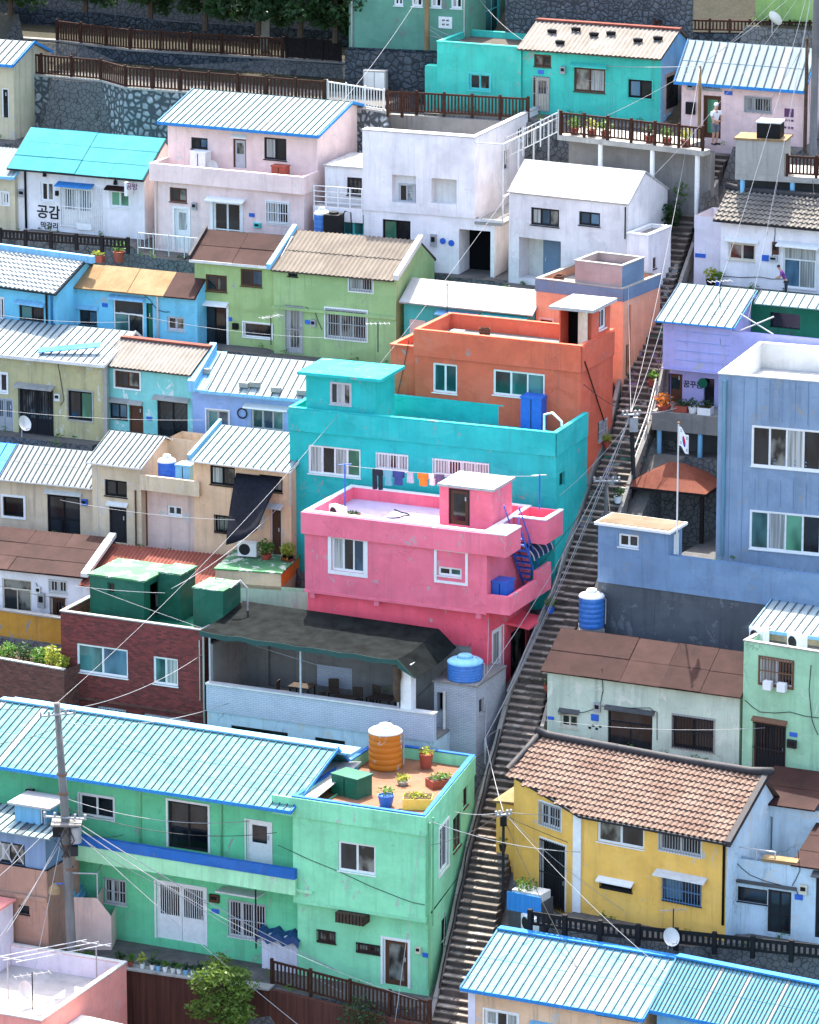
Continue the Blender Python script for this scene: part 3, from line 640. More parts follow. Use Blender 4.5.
m = MB(); xs = h.fx(313, 200, -.1)[0]; m.box(xs, -.1, h.h - .55, xl, .02, h.h + .02); h.part('terrace_edge', m, 'p_white'); m = MB(); box3(h, 'terrace_floor', xs, .02, h.h - .1, xl - .01, .5, h.h + .02, 'whiteroof')
for i in range(4): m.box(xs, -.08, h.h + .2 + i * .22, xl, -.05, h.h + .23 + i * .22)
for i in range(5): q = xs + .02 + (xl - xs - .06) * i / 4; m.box(q, -.09, h.h, q + .04, -.04, h.h + .88)
h.part('balustrade', m, 'white')
# outside steel frame on the right
m = MB(); yb_ = h.d + .6; xw = h.w + .35; zz = zt - .15
for i in range(6):
    y = yb_ * i / 5; m.box(xw, y - .03, h.h - .1, xw + .06, y + .03, zz)
for q in (h.h - .05, h.h + .95, zz - .05): m.box(xw, 0, q, xw + .05, yb_, q + .05)
m.box(h.fx(475, 138)[0], -.06, zz - .05, xw, -.02, zz); m.box(xw - .9, -.06, h.h - .1, xw, .02, h.h + .02)
h.part('steel_frame', m, 'offwhite'); box3(h, 'walkway', h.fx(475, 138)[0] + .02, -.08, h.h - .22, xw + .02, yb_, h.h - .11, 'paleconcrete')
box3(h, 'corner_post', h.w - .14, -.02, -1.2, h.w + .02, .14, h.h - .01, 'white')
for a, b in ((443, 241), (451.5, 243)):
    x, z = h.fx(a, b); h.part('round_plaque', MB().lathe((x, -.01, z), [(0, .03), (.13, .03), (.13, 0)], 14, axis=Matrix.Rotation(pi / 2, 3, 'X')), 'bluepaint')
h.meter(434, 240, 'greybar', .25, .5)
h = House('gable_house', 'plain white gabled house with two high windows and a recessed porch', 'house', (508.5, 192), (628.5, 204.5), 282, 4.6); H1D = h
rd = h.ry(645, 173); d = h.ry(664, 187)[0]; print('  1d', rd, d); h.d = max(d, 3.6)
h.walls('p_greywhite', [W(531, 207, 559, 227.5, 'S3', fr='darkframe', gl='gc,gb,gm'), W(579, 211, 600, 227, 'S2', fr='darkframe', gl='gb'), W(519, 237, 560.5, 283, 'K', gl='offwhite', deep=.9)], ridge=rd)
h.roof('plain', ('whiteroof',), rd, .0, .0) if 0 else None
m = MB(); m.obox((-.04, -.06, h.h - .03), (h.w + .08, 0, 0), (0, rd[0] + .06, rd[1] - h.h + .05), (0, -.03, .06)); m.obox((-.04, h.d + .06, h.h - .03), (h.w + .08, 0, 0), (0, rd[0] - h.d - .06, rd[1] - h.h + .05), (0, .03, .06)); h.part('roof', m, 'whiteroof')
x0 = h.fx(543, 260, .8)[0]; x1 = h.fx(560, 260, .8)[0]; m = MB().box(x0, .82, 0, x1, .88, 1.75); o = h.part('door', m, 'p_greyblue'); h.part('handle', MB().box(x0 + .1, .79, .85, x0 + .13, .82, 1.0), 'silver', o)
h.walls('p_white', [], [W(653, 258, 656, 268, 'G', fr='brownframe')], x0=h.fx(627, 260, -.3)[0], x1=h.fx(648, 260, -.3)[0], y0=-.3, y1=1.8, z0=-2, z1=h.fx(640, 235, -.3)[1], par=.1, name='side_block')
m = MB(); F = V((1, 0, 0)); h.pipe([(h.w - .1, -.08, h.h - .1), (h.w - .1, -.08, h.h - 1.4)], .03, 'darkframe')
h = House('tiled_house', 'pale blue single storey house with a brown grey tiled roof and glass doors', 'house', (720, 216), (862, 229), 284, 4.4); H1H = h
rd = h.ridge(733.7, 188, 0); h.walls('p_whiteblue', [W(728.5, 242, 755, 262, 'S2', fr='cream', gl='gm,gd', aw=('white', .12, .15)), W(783.5, 246, 815.5, 290, 'T', fr='white', gl='gb,gc', aw=('white', .4, .2))], ridge=rd)
h.roof('tile', ('tile_grey', 'tile_greyedge'), rd, .3, .2, cap='ridge_dark', trim='darkframe', ft=.06); h.walls('p_lavwhite', [], x0=h.fx(694, 260, .3)[0], x1=-.01, y0=.3, y1=2.2, z1=h.fx(700, 216, .3)[1], name='side_wall')
h.meter(776, 248, 'brownframe', .25, .5); h.meter(774, 258.5, 'silver', .35, .2); h.plaque(765.5, 258, w=.3, h=.25); h.plaque(700.5, 255.5, w=.45, y=.3)
h.wcable([(775, 218), (775, 235), (772, 256)]); h.wcable([(722, 276), (760, 277), (783, 279)])
# ROW 2
h = House('tiled_house', 'sky blue house with whitish pantile roof at the left edge', 'house', (-70, 274), (57, 291.5), 345, 4.4)
rd = h.ridge(84, 262); h.walls('p_sky2', [W(19, 304, 44, 323, 'S2', fr='darkframe', gl='gt,gd', aw=('t_sky', .25)), W(-4, 297, 4, 320, 'S2', sur=.04)], ridge=rd, name='wall'); h.roof('tile', ('tile_white', 'tile_whiteedge'), rd, .25, .1, trim='darkframe', ft=.05); h.wallpipe(47, 291, 330, 'darkframe'); h.wallpipe(52, 292, 330, 't_blue')
m = MB(); m.box(-.1, rd[0] - .1, rd[1], h.w + .5, rd[0] + .1, rd[1] + .3); h.part('ridge_parapet', m, 't_sky')
h = House('shed_roof_house', 'sky blue house with a low tan and brown sheet roof', 'house', (62, 283), (197, 296), 346, 4.0)
rd = h.ridge(199, 271.5); h.walls('p_sky2', [W(79.5, 309.5, 97, 326, 'S2', fr='darkframe', gl='gd,gb', aw=('t_sky', .12, .08)), W(113, 299, 144, 346, 'T', fr='white', gl='gt,gd', aw=('t_sky', .3)), W(146, 303, 153, 340, 'DP', fr='darkframe', leaf='deck_darkgreen'), W(167, 316, 184.5, 331.5, 'S2', fr='silver', gl='gd,gm')], ridge=rd, y1=rd[0], shed=True)
h.roof('sheet', ('r_tan', 'r_tan', 'r_tan'), rd, .25, .12, x1=h.w * .76, shed=True); h.roof('sheet', ('r_brown2', 'r_brown2', 'r_brown'), rd, .25, .02, x0=h.w * .78, shed=True); h.plaque(105, 305); h.wcable([(140, 290), (150, 300), (158, 310), (170, 312)]); h.wallpipe(158, 296, 342, 'white')
h = House('two_storey_house', 'olive green two storey house with dark brown roof and two brown windows', 'house', (195.5, 258), (274, 265), 341, 4.5)
rd = h.ridge(289, 238); h.walls('p_green', [W(205.5, 274, 227, 292.5, 'S2', fr='brownframe', gl='gd,gm'), W(240.5, 268.5, 262, 287.5, 'S2', fr='brownframe', gl='gd,gb'), W(202.5, 305, 227, 345, 'DD', fr='black', gl='gd', sur=.09, aw=('white', .3, .1)), W(243.5, 322, 272, 339, 'G', fr='white', gl='gd', sur=.05)], ridge=rd)
h.roof('sheet', ('r_brown', 'r_brown', 'r_brown2'), rd, .2, .12, trim='offwhite', ft=.1, side_l=False); h.meter(236, 326, 'black', .25, .25); h.plaque(229.5, 319)
m = MB(); m.obox((-.2, -.2, h.h - .05), (.1, 0, 0), (0, rd[0] + .2, rd[1] - h.h + .08), (0, 0, .2)); h.part('rake_board', m, 'ridge_dark')
h = House('two_storey_house', 'olive green two storey house with grey slate roof and barred white windows', 'house', (274, 268), (396, 279), 352.5, 5.0)
rd0 = h.ry(419, 242); d = h.ry(436, 254)[0]; print('  2b2', rd0, d); rd = h.ridge(419, 242)
h.walls('p_green2', [W(288, 270, 297.5, 277, 'S2', fr='darkframe', gl='gm'), W(349.5, 276, 372.5, 292.5, 'S2', sur=.06, gr='greybar', gl='gc,gd'), W(326, 308, 366.5, 341, 'S3', sur=.07, gr='greybar', gl='gd,gm,gd'), W(285.5, 305, 303, 354, 'DG', fr='silver', leaf='silver', gl='gm', gr='greybar')], ridge=rd)
h.roof('slate', ('r_slate', 'r_slatedark'), rd, .25, .0); za = h.fx(275, 306)[1]; h.band(-.02, h.w + .02, za - .1, za + .02, .1, 'p_green2', name='ledge')
m = MB(); m2 = MB(); m.obox((h.w - .02, -.25, h.h + .0), (.22, 0, 0), (0, rd[0] + .25, rd[1] - h.h + .1), (0, 0, .22)); m2.obox((-.2, -.25, h.h - .02), (.2, 0, 0), (0, rd[0] + .25, rd[1] - h.h + .1), (0, 0, .22)); h.part('rake_coping', m, 'offwhite'); h.part('rake_coping', m2, 't_sky'); h.meter(314, 323); h.plaque(308, 322); h.wcable([(306, 307), (315, 312), (322, 330)])
h = House('shed_roof_house', 'low teal house with a flat whitish sheet roof and two awnings', 'house', (404, 299), (533, 312), 358, 4.0)
rd = h.ridge(535, 285); h.walls('p_tealold', [W(409, 319, 425, 358, 'DP', fr='p_pinkpale', leaf='p_pinkwhite'), W(440.5, 314, 477, 331, 'S2', fr='brownframe', gl='gc,gd', gr='greybar', aw=('t_sky', .4, .1)), W(487, 317, 526, 332, 'S2', fr='brownframe', gl='gd', aw=('tealpaint', .45, .15))], ridge=rd, y1=rd[0], shed=True)
h.roof('sheet', ('r_white', 'r_white', 'whiteroof'), rd, .25, .1, shed=True)
h = House('flat_roof_house', 'peach flat roofed house with a blue grey band and roof box beside the stairs', 'house', (535.5, 279), (623.5, 289.5), 369, 5.0); H2D = h
h.d = h.tz(650, 273.5, h.h)[1]; print('  2d', h.d)
h.walls('p_peach', [W(540.5, 319, 552.5, 333, 'S2', fr='brownframe', sur=.08, tm='p_pinkwhite')], [W(626, 345, 629, 375, 'K')], par=.3, deck='concrete', cop='paleconcrete')
zb = h.fx(536, 291)[1]; m = MB(); m.box(-.03, -.03, zb, h.w + .03, -.002, h.h - .01).box(h.w + .002, -.03, zb, h.w + .03, h.d, h.h - .01); h.part('painted_band', m, 'p_greyblue')
xa = h.fx(575, 270, .1)[0]; zt = h.fx(575, 261, .1)[1]; h.walls('p_greypink', x0=xa, x1=h.w - .12, y0=.1, y1=h.d * .62, z0=h.h + .02, z1=zt, par=.3, pt=.1, deck='concrete', cop='paleconcrete', rmat='p_greyblue', name='roof_box')
h.pipe([(h.w + .05, .5, zb - .2), (h.w + .05, .5, .5)], .04, 'p_peach')
h = House('house_with_overhang', 'periwinkle blue house with white ribbed roof over the stair terrace', 'house', (662, 318), (862, 337), 403, 4.2); H2E = h
zl = h.fx(663, 367)[1]; xe = h.fx(731, 345)[0]; rd = h.ridge(684.5, 285, 0)
h.walls('p_periwinkle', x0=0, x1=xe, y0=-.0, y1=4.2, z0=zl, z1=h.h, name='upper_wall', ridge=rd); h.walls('p_periwinkle', [W(668, 373, 682, 404, 'D', fr='brownframe', leaf='brownframe'), W(704, 378, 714, 408, 'K')], x0=.2, x1=xe + 8, y0=.35, y1=4.2, z1=zl, name='lower_wall')
zp = h.fx(732, 331)[1]; h.walls('p_periwinkle', x0=xe + .001, x1=h.w, y0=0, y1=.14, z0=zl, z1=zp, name='terrace_wall'); box3(h, 'terrace_floor', xe + .002, .14, zl - .1, h.w, 2.2, zl + .02, 'concrete')
h.walls('deck_darkgreen', [W(770, 312, 800, 330, 'K')], x0=xe + .01, x1=h.w, y0=2.2, y1=4.2, z0=zl, z1=h.h + .5, name='back_wall')
h.roof('metal', ('m_whiteblue', 'rib'), rd, .3, .2, x1=xe, trim='t_blue', sp=.38, ft=.05, back=False); h.roof('metal', ('m_whiteblue', 'rib'), rd, .05, -.18, x0=xe + .2, x1=h.w, y0=1.5, z1=h.h + .55, sp=.38, back=False, nm='back_roof')
m = MB(); q = xe + .3
for a, b in (((q, .1, zp), (q + 1.4, .1, zp + .7)), ((q, .1, zp + .7), (q + 1.4, .1, zp)), ((q + 3.5, .1, zp), (q + 4.6, .1, zp + .5))): m.tube([a, b], .03, 6)
h.part('loose_frame', m, 'silver')
m = MB()
for i, z in enumerate((.35, .72, 1.1, 1.5)): m.box(.55, -.02, zl + z, xe - .05, -.002, zl + z + .02)
h.part('panel_joint', m, 'p_lavblue'); m = MB(); m.box(.0, -.1, zl - .05, xe, .4, zl); h.part('soffit', m, 'p_periwinkle')
h.txt('꿈꾸는', 693, 385, .3, 'black', .35); h.part('emblem', MB().lathe((h.fx(703, 383, .35)[0], .33, h.fx(703, 383, .35)[1]), [(0, .02), (.2, .02), (.2, 0)], 12, axis=Matrix.Rotation(pi / 2, 3, 'X')), 'deck_darkgreen')
R_['r_shingle'] = sheetmat((.11, .032, .02, 1), (.16, .055, .035, 1), .85)
R_['r_oldtan'] = sheetmat((.11, .08, .05, 1), (.17, .13, .09, 1), .9)
# ================================================================ ROW 3
h = House('gable_house', 'khaki house with white ribbed roof and a wide dark gate door', 'house', (-75, 345), (103, 363), 422, 4.2)
rd = h.ridge(130.8, 332.8); h.walls('p_olive', [W(68, 390, 92.5, 421.5, 'S2', fr='black', gl='gd,gg', sur=.06, tm='paleconcrete'), W(19, 387, 54, 443, 'D2', fr='black', leaf='darkframe', gl='gm', aw=('paleconcrete', .35, .1), gr='darkframe'), W(-8, 372, 7.5, 393, 'S2', sur=.05, gl='gt,gd'), W(-6, 397, 14, 432, 'D2', fr='silver', leaf='greybar', gl='gb')], ridge=rd)
h.roof('metal', ('m_white', 'ribw'), rd, .3, .2, trim='offwhite', sp=.33); h.meter(58, 397, 'offwhite', .25, .3); h.wcable([(57, 358), (60, 375), (64, 400), (60, 405)])
m = MB(); a = h.tz(38, 354, h.h + .12); b = h.tz(100, 349, h.h + .45); m.obox((a[0], a[1], h.h + .16), (b[0] - a[0], b[1] - a[1], .35), (-.1, .3, .13), (0, 0, .03)); h.part('roof_patch', m, 't_blue')
m = MB(); m.box(h.w + .03, -.1, -1, h.w + .2, .05, h.h + .1); h.part('corner_pier', m, 'paleconcrete')
h = House('two_storey_house', 'peeling turquoise house with brown door, brown window and grey slate roof', 'house', (106, 364), (192, 374), 433, 4.2)
rd = h.ridge(210, 348.5); h.walls('p_turq', [W(115, 370, 140, 389.5, 'S2', fr='brownframe', gl='gd,gm', sur=.06), W(109.7, 402, 127.5, 420, 'S2', fr='darkframe', gl='gb', aw=('paleconcrete', .2, .1)), W(129, 404.5, 143.5, 436, 'DP', fr='brownframe', leaf='brownframe', aw=('paleconcrete', .2, .0)), W(157, 399.5, 188, 441, 'DD', fr='darkframe', gl='gd', aw=('paleconcrete', .25, .12))], ridge=rd)
h.roof('slate', ('r_slate2', 'r_slatedark'), rd, .2, .05, cap='r_red'); h.plaque(149.5, 418.5)
h = House('two_storey_house', 'lavender blue house with raised blue gable wall and white ribbed roof', 'house', (193, 386), (303, 396), 448, 4.2)
rd = h.ridge(320, 363.5); h.walls('p_lavblue', [W(206.5, 409, 229, 435, 'S2', fr='silver', gl='gt,gb', sur=.05), W(251, 408, 284, 432, 'S3', fr='silver', gl='gt,gb,gt', aw=('white', .3, .25))], ridge=rd)
h.roof('metal', ('m_white', 'ribw'), rd, .3, .1, x0=.55, trim='t_sky', sp=.33); m = MB(); m.obox((-.05, -.35, h.h - .15), (.3, 0, 0), (0, rd[0] + .5, rd[1] - h.h + .15), (0, 0, .45)); m.obox((.25, -.35, h.h - .12), (.45, 0, 0), (0, rd[0] + .5, rd[1] - h.h + .15), (0, 0, .08)); h.part('gable_parapet', m, 't_sky')
for a, b in ((244, 383), (255, 383.5), (276, 386.5), (302, 389), (205, 376)):
    x, y = h.tz(a, b, h.h + .3); tag(MB().box(-.2, -.1, 0, .2, .1, .2).build('roof_block', 'paleconcrete'), 'grey concrete block weighing down the white ribbed roof', 'block', 'blocks on the white ribbed roof').matrix_world = h.M @ Matrix.Translation((x, y, h.h + .1 + y * (rd[1] - h.h) / rd[0]))
x, z = h.fx(243, 413); m = MB().tube([(x + .2 * cos(i * .5), -.08, z + .2 * sin(i * .5)) for i in range(14)], .03, 6); h.part('hose_coil', m, 'black')

h = House('flat_roof_house', 'burnt orange flat roofed house with stair hut and open cream door', 'house', (415, 330), (581, 347), 482, 5.0); H3D = h
h.d = h.tz(613.5, 330, h.h)[1]; print('  3d', h.d)
h.walls('p_orange', [W(432.7, 362.5, 457, 394.5, 'S2', gl='gt', fr='white'), W(493, 369, 544.5, 400, 'S3', gl='gd,gt,gt', fr='white')], [W(598, 422, 606, 438, 'B', fr='silver', gr='silver', gl='gm')], par=.55, cop='p_orange', deck='concrete')
zb = h.fx(415, 355)[1]; m = MB(); m.box(-.05, -.06, zb, h.w + .06, -.002, h.h - .002).box(h.w + .002, -.06, zb, h.w + .06, h.d, h.h - .002); h.part('parapet_band', m, 'p_orange')
yb_ = h.ry(592.8, 337)[0]; yb_ = max(.3, min(1.5, yb_)); xa = h.fx(559, 330, yb_)[0]; zt = h.fx(560, 308, yb_)[1]; zd = h.h - .55
h.walls('p_orange', [W(560.5, 310, 578, 352, 'K', gl='dark', deep=.8)], [W(599, 310.5, 606, 327, 'S2')], x0=xa, x1=h.w - .06, y0=yb_, y1=h.d - .2, z0=zd, z1=zt, name='stair_hut')
box3(h, 'hut_roof', xa - .3, yb_ - .35, zt, h.w + .15, h.d, zt + .12, 'whiteroof'); xd, zz = h.fx(578, 340, yb_); m = MB().obox((xd, yb_ - .01, zd + .05), (.5, -.35, 0), (.03, .04, 0), (0, 0, 1.75)); h.part('door', m, 'cream')
h.walls('p_orange', x0=h.fx(390.5, 360, .3)[0], x1=-.001, y0=.3, y1=3, z1=h.fx(391, 345, .3)[1], par=.3, cop='p_orange', name='side_block')
h.wcable([(409, 340), (402, 375), (395, 405)], y=.25); h.pipe([(h.w + .08, .2, h.h - .6), (h.w + .08, 2.2, h.h - 3.4)], .03, 'brownframe', 'wall_cable')

h = House('flat_roof_house', 'big teal flat roofed house with a roof tower and four pane window', 'house', (290.5, 408), (556, 434), 574, 5.0, k=-.7); H3E = h
h.d = max(3, h.tz(580.5, 413, h.h)[1]); print('  3e', h.d)
h.walls('p_teal', [W(308, 444.5, 360.5, 478.5, 'S4', gl='gc,gd,gc,gg', fr='white'), W(376.8, 452, 408.3, 472, 'S3', gl='gc,gm', gr='white'), W(433.5, 458, 489, 480, 'S4', gl='gc,gd,gc', gr='white')], [W(559.5, 474, 565, 484, 'K')], par=.75, cop='p_teal', deck='deck_teal')
zb = h.fx(291, 430)[1]; m = MB(); m.box(-.03, -.05, zb, h.w + .04, -.002, h.h - .002).box(h.w + .002, -.05, zb, h.w + .04, h.d, h.h - .002); h.part('parapet_band', m, 'p_teal')
x0 = h.fx(306, 390, .2)[0]; x1 = h.fx(375, 390, .2)[0]; zt = h.fx(306, 373.5, .2)[1]; h.walls('p_teal', [W(330, 381.5, 351.5, 406, 'S3', fr='silver', gl='gd,gc,gm', deep=.06)], x0=x0, x1=x1, y0=.2, y1=2.2, z0=h.h - .75, z1=zt, name='stair_tower')
box3(h, 'tower_roof', x0 - .25, -.1, zt, x1 + .35, 2.4, zt + .12, 'p_teal'); T = h
x, z = h.fx(534, 430, 1.2); zd = h.h - .75; yq = .9; xa = h.fx(521.5, 415, yq)[0]; xb = h.fx(540, 415, yq)[0]
box3(h, 'side_shed', h.w + .0, h.d * .0 + 3.4, -1, h.w + .01, 3.5, 1, 'p_teal') if 0 else None
m = MB().tube([(h.w - 1.0, 1.4, h.h - .6), (h.w - 1.0, 1.4, h.h + .35), (h.w - .6, 1.2, h.h + .5), (h.w - .15, 1.0, h.h + .25), (h.w - .1, 1.0, h.h - .3)], .05, 8); h.part('vent_pipe', m, 'white', smooth=True)

h = House('school_like_building', 'tall steel blue building with long five pane windows and hollow roof parapet', 'building', (715.5, 374), (900, 389), 557, 7.0) ; H3F = h
zc = h.P.z
h.walls('p_steelblue', [W(752, 425, 838, 473.5, 'S5', gl='gd,gm,gc,gd', fr='white', deep=.06), W(750, 509.5, 838, 557, 'S5', gl='gt,gc,gg,gd', fr='white', deep=.06)], par=.95, pt=.14, cop='offwhite', deck='whiteroof', inm='offwhite')
h.wallpipe(725.5, 380, 556, 't_sky', .07); m = MB()
Z4 = [h.fx(752, q)[1] for q in (424, 474, 508.5, 559)]; xw = h.fx(748, 450)[0]
for i in range(1, 14):
    x = h.w * i / 14
    for a, b in (((-.5, h.h - .05),) if x < xw - .05 else ((-.5, Z4[3] - .15), (Z4[2] + .15, Z4[1] - .15), (Z4[0] + .15, h.h - .05))): m.box(x - .012, -.012, a, x + .012, -.002, b)
h.part('panel_joint', m, 'clad_blue'); m = MB()
for a in (775, 785, 795, 806): 
    for b in (443 + (a - 775) * .09 - 60, ):
        x, z = h.fx(a, b + 60 + 17); m.box(x - .03, -.02, z, x + .03, -.002, z + .04).box(x - .03, -.02, z - .14, x + .03, -.002, z - .1)
h.part('anchor_plate', m, 'clad_blue')
# blue courtyard wall on its rubble base
h = House('courtyard_wall', 'long blue courtyard wall with small hut on a dark rubble base', 'wall', (597, 524), (840, 556), 640, 1.9, alley=.5); HW = h
zs = h.fx(597, 581)[1]; zw = h.fx(668, 555)[1]; xh = h.fx(667.8, 545)[0]
h.walls('rubble', x0=0, z1=zs, y0=.04, y1=.5, name='rubble_base'); h.walls('p_bluewall', [], x0=xh + .001, y1=.22, z0=zs - .02, z1=zw, name='courtyard_wall'); h.walls('p_bluewall', [W(618.5, 533, 638.5, 549, 'S2', gl='gd', fr='white', sur=.0)], [W(674, 535, 680, 560, 'DP', fr='white', leaf='white')], x0=0, x1=xh, y1=1.3, z0=zs - .02, z1=h.h, name='hut_wall')
m = MB(); m.box(-.1, -.16, h.h, xh + .16, 1.45, h.h + .1); ro = h.part('hut_roof', m, 'white'); h.part('roof_cover', MB().box(0, -.06, h.h + .1, xh + .06, 1.35, h.h + .125), 'r_oldtan', ro)
box3(h, 'courtyard_floor', xh - 1.6, .5, zs - .1, h.w, 9, zs + .05, 'darkconcrete'); FOOT.append((h.wp(-.2, .5, 0), h.yaw, h.w, 7.5, 0, h.P.z)); ZC = h.P.z + zs + .05
# roof pavilion
p = at_z(667, 562, ZC); c = HW.wp(*(list(HW.tz(668, 560, zs + .05)) + [zs + .05])); q = at_z(662, 491, ZC + 2.0); q = HW.Mi @ q; c = HW.wp(q.x, q.y + 1.3, zs + .05)
t = thing('pavilion', 'open garden pavilion with red brown hipped shingle roof behind the blue wall', 'pavilion', c, HW.yaw + radians(4)); pv = t
w, d, ze = 1.7, 1.3, 2.05
m = MB(); a = [(-w, -d, ze), (w, -d, ze), (w, d, ze), (-w, d, ze)]; r0, r1 = (-.25, 0, ze + .8), (.25, 0, ze + .8)
m.poly([a[0], a[1], r1, r0]); m.poly([a[1], a[2], r1]); m.poly([a[2], a[3], r0, r1]); m.poly([a[3], a[0], r0]); m.box(-w, -d, ze - .1, w, d, ze - .005, 1); m.build('roof', ['r_shingle', 'darkwood'], t)
for sx in (-1, 1):
    for sy in (-1, 1): MB().box(sx * 1.45 - .07, sy * 1.0 - .07, -.02, sx * 1.45 + .07, sy * 1.0 + .07, ze - .1).build('post', 'darkwood', t)
MB().box(-1.2, .7, 0, 1.2, 1.0, .45).build('bench', 'darkwood', t); MB().box(-1.18, .98, .45, 1.18, 1.03, 1.9).build('back_panel', 'darkwood', t)
# ================================================================ ROW 4
h = House('gable_house', 'beige house at the left edge with blue and grey ribbed roof', 'house', (-70, 467), (92, 483.5), 524, 4.2)
rd = h.ridge(108, 454.5); h.walls('p_beige', [W(3, 496, 24, 517.5, 'G', fr='black', gl='gd', sur=.09), W(47, 494, 80.5, 540, 'DD', fr='black', gl='gd', aw=('offwhite', .12, .1))], ridge=rd)
xs = h.fx(2, 480)[0]; h.roof('metal', ('m_grey', 'rib'), rd, .3, .1, x0=xs + .1, sp=.24, trim='offwhite', ft=.05, side_l=False); h.roof('metal', ('t_blue', 't_blue'), rd, .3, .0, x1=xs - .02, sp=.5, nm='blue_roof'); h.meter(85, 502, 'bluepaint', .25, .25)
h = House('stepped_house', 'beige and pink house with stained balcony below the blue roof tanks', 'house', (93, 459.5), (200, 472.5), 542, 4.4); H4B = h
x1 = h.fx(141, 480)[0]; rd = h.ridge(112.8, 432, 0); h.walls('p_beige', [W(104.6, 479, 127, 498, 'S2', fr='black', gl='gd', sur=.0), W(109, 506, 127, 544, 'DP', fr='darkframe', leaf='darkframe', aw=('offwhite', .15, .08))], x1=x1, ridge=rd); h.roof('metal', ('m_grey', 'rib'), rd, .25, .12, x1=x1, sp=.24, trim='offwhite', ft=.06)
zb = h.fx(141, 489)[1]; zt = h.fx(141, 474)[1]; h.walls('p_pinkwhite', [W(167, 505, 182, 517, 'S2', gl='gd')], x0=x1 + .001, y0=.35, z1=zb, name='lower_wall'); m = MB(); m.box(x1 + .002, -.12, zb, h.w, 0, zt).box(x1 + .002, 0, zb, h.w, 3.6, zb + .1); h.part('balcony', m, 'p_beige'); h.walls('p_beige', x0=x1 + .002, y0=2.4, z0=zb + .1, z1=h.h + .6, name='upper_wall'); Z4B = zb + .1
for a in (136, 147): h.wallpipe(a, 490, 545, 'rust', .035)
h.wcable([(96, 462), (97, 480), (97, 500), (99, 545)], mat='offwhite')
h = House('two_storey_house', 'peach house with bright ribbed roof half hidden by a black net', 'house', (194.5, 457.5), (291, 469), 554, 4.6); H4C = h
rd = h.ridge(220.4, 426, 0); h.walls('p_peach2', [W(210, 465, 235, 487, 'S2', fr='black', gl='gc,gm'), W(259, 474, 282.5, 493, 'S2', fr='black', gl='gm,gc'), W(215, 514.5, 230, 533.5, 'B', fr='black', gr='black', gl='gm', sp=.2), W(270, 508, 282, 556, 'DP', fr='offwhite', leaf='brownframe', aw=('offwhite', .3, .1))], ridge=rd); h.roof('metal', ('m_whiteblue', 'rib'), rd, .3, .1, trim='offwhite', sp=.33, ft=.05)
m = MB(); m.obox((-.12, -.3, h.h - .05), (.14, 0, 0), (0, rd[0] + .4, rd[1] - h.h + .1), (0, 0, .22)); h.part('rake_board', m, 't_sky'); h.wallpipe(291, 470, 505, 'white', .05)
# black shade net, slung from the eave out over the yard
pts = []; R0 = [(236, 473, .05), (281, 478, .05)]; R1 = [(226, 545, 1.9), (257, 530, 1.6)]; N = 8
for j in range(N + 1):
    for i in range(N + 1):
        u, v = i / N, j / N; a = [R0[0][k] * (1 - u) + R0[1][k] * u for k in range(3)]; b = [R1[0][k] * (1 - u) + R1[1][k] * u for k in range(3)]
        px, py, yy = [a[k] * (1 - v) + b[k] * v for k in range(3)]; x, z = h.fx(px, py, -yy); pts.append(h.wp(x, -yy - .12 * sin(pi * v) * cos(u * 6), z - .1 * sin(pi * u) * v))
m = MB(); m.v = [tuple(q) for q in pts]
for j in range(N):
    for i in range(N): m.f.append((j * (N + 1) + i, j * (N + 1) + i + 1, (j + 1) * (N + 1) + i + 1, (j + 1) * (N + 1) + i)); m.m.append(0)
o = m.build('shade_net', 'net_black', None, True); o.modifiers.new('Solidify', 'SOLIDIFY').thickness = .015; tag(o, 'black shade net slung down from the peach house wall', 'net')
h = House('annex', 'low beige annex with worn green flat roof beside the pink house', 'annex', (216, 569.5), (281, 574), 625, 2.6, alley=.6); H4E = h
d = h.tz(239, 549, h.h)[1]; print('  4e', d); h.d = d
h.walls('p_beige', x1=h.w, z0=-1, z1=h.h, rmat='p_orangewall'); h.part('roof_deck', MB().box(-.05, -.05, h.h, h.w + .05, h.d, h.h + .06), 'deck_green'); zl = h.fx(282, 588)[1]
h.walls('p_cream', x0=h.w + .001, x1=h.w + 1.7, y0=.02, y1=h.d, z1=zl, name='step_wall'); h.walls('p_orangewall', x0=h.w + .75, x1=h.w + 1.7, y0=.9, y1=h.d, z0=zl, z1=h.h - .1, name='orange_block'); h.walls('p_palegreen', x0=.6, x1=h.w + 1.7, y0=-.5, y1=.0, z1=h.fx(260, 589, -.5)[1], name='low_wall')
# ---- the pink house
h = House('flat_roof_house', 'hot pink flat roofed house with roof terrace, stair hut and blue stair', 'house', (305.5, 511.5), (487, 533), 672, 6.0); H4D = h
x, y = h.tz(359, 483, h.h); print('  4d back', x, y); h.d = 4.2
zu = h.fx(310, 590)[1]; oh = .5; zt = h.h; zdk = zt - .45; zbd = h.fx(306, 533)[1]
wv = [W(331.5, 536, 364.5, 574, 'S3', gl='gc,gd,gb', fr='white', sur=.14), W(438, 566, 461.5, 578, 'S2', gl='gd,gt', fr='white')]
h.walls('p_pink', wv, x0=0, z0=zu, z1=zt, par=.45, pt=.16, cop='white', deck='deck_lilac', name='upper_wall'); x0, z0 = h.fx(434.5, 547); x1, z1 = h.fx(468, 586)
m = MB()
for q in ((x0, z0 - .1, x1, z0), (x0, z1, x1, z1 + .1), (x0, z1 + .1, x0 + .1, z0 - .1), (x1 - .1, z1 + .1, x1, z0 - .1)): m.box(q[0], -.04, q[1], q[2], -.003, q[3])
h.part('window_surround', m, 'white'); xe = h.fx(506, 545, -.12)[0]
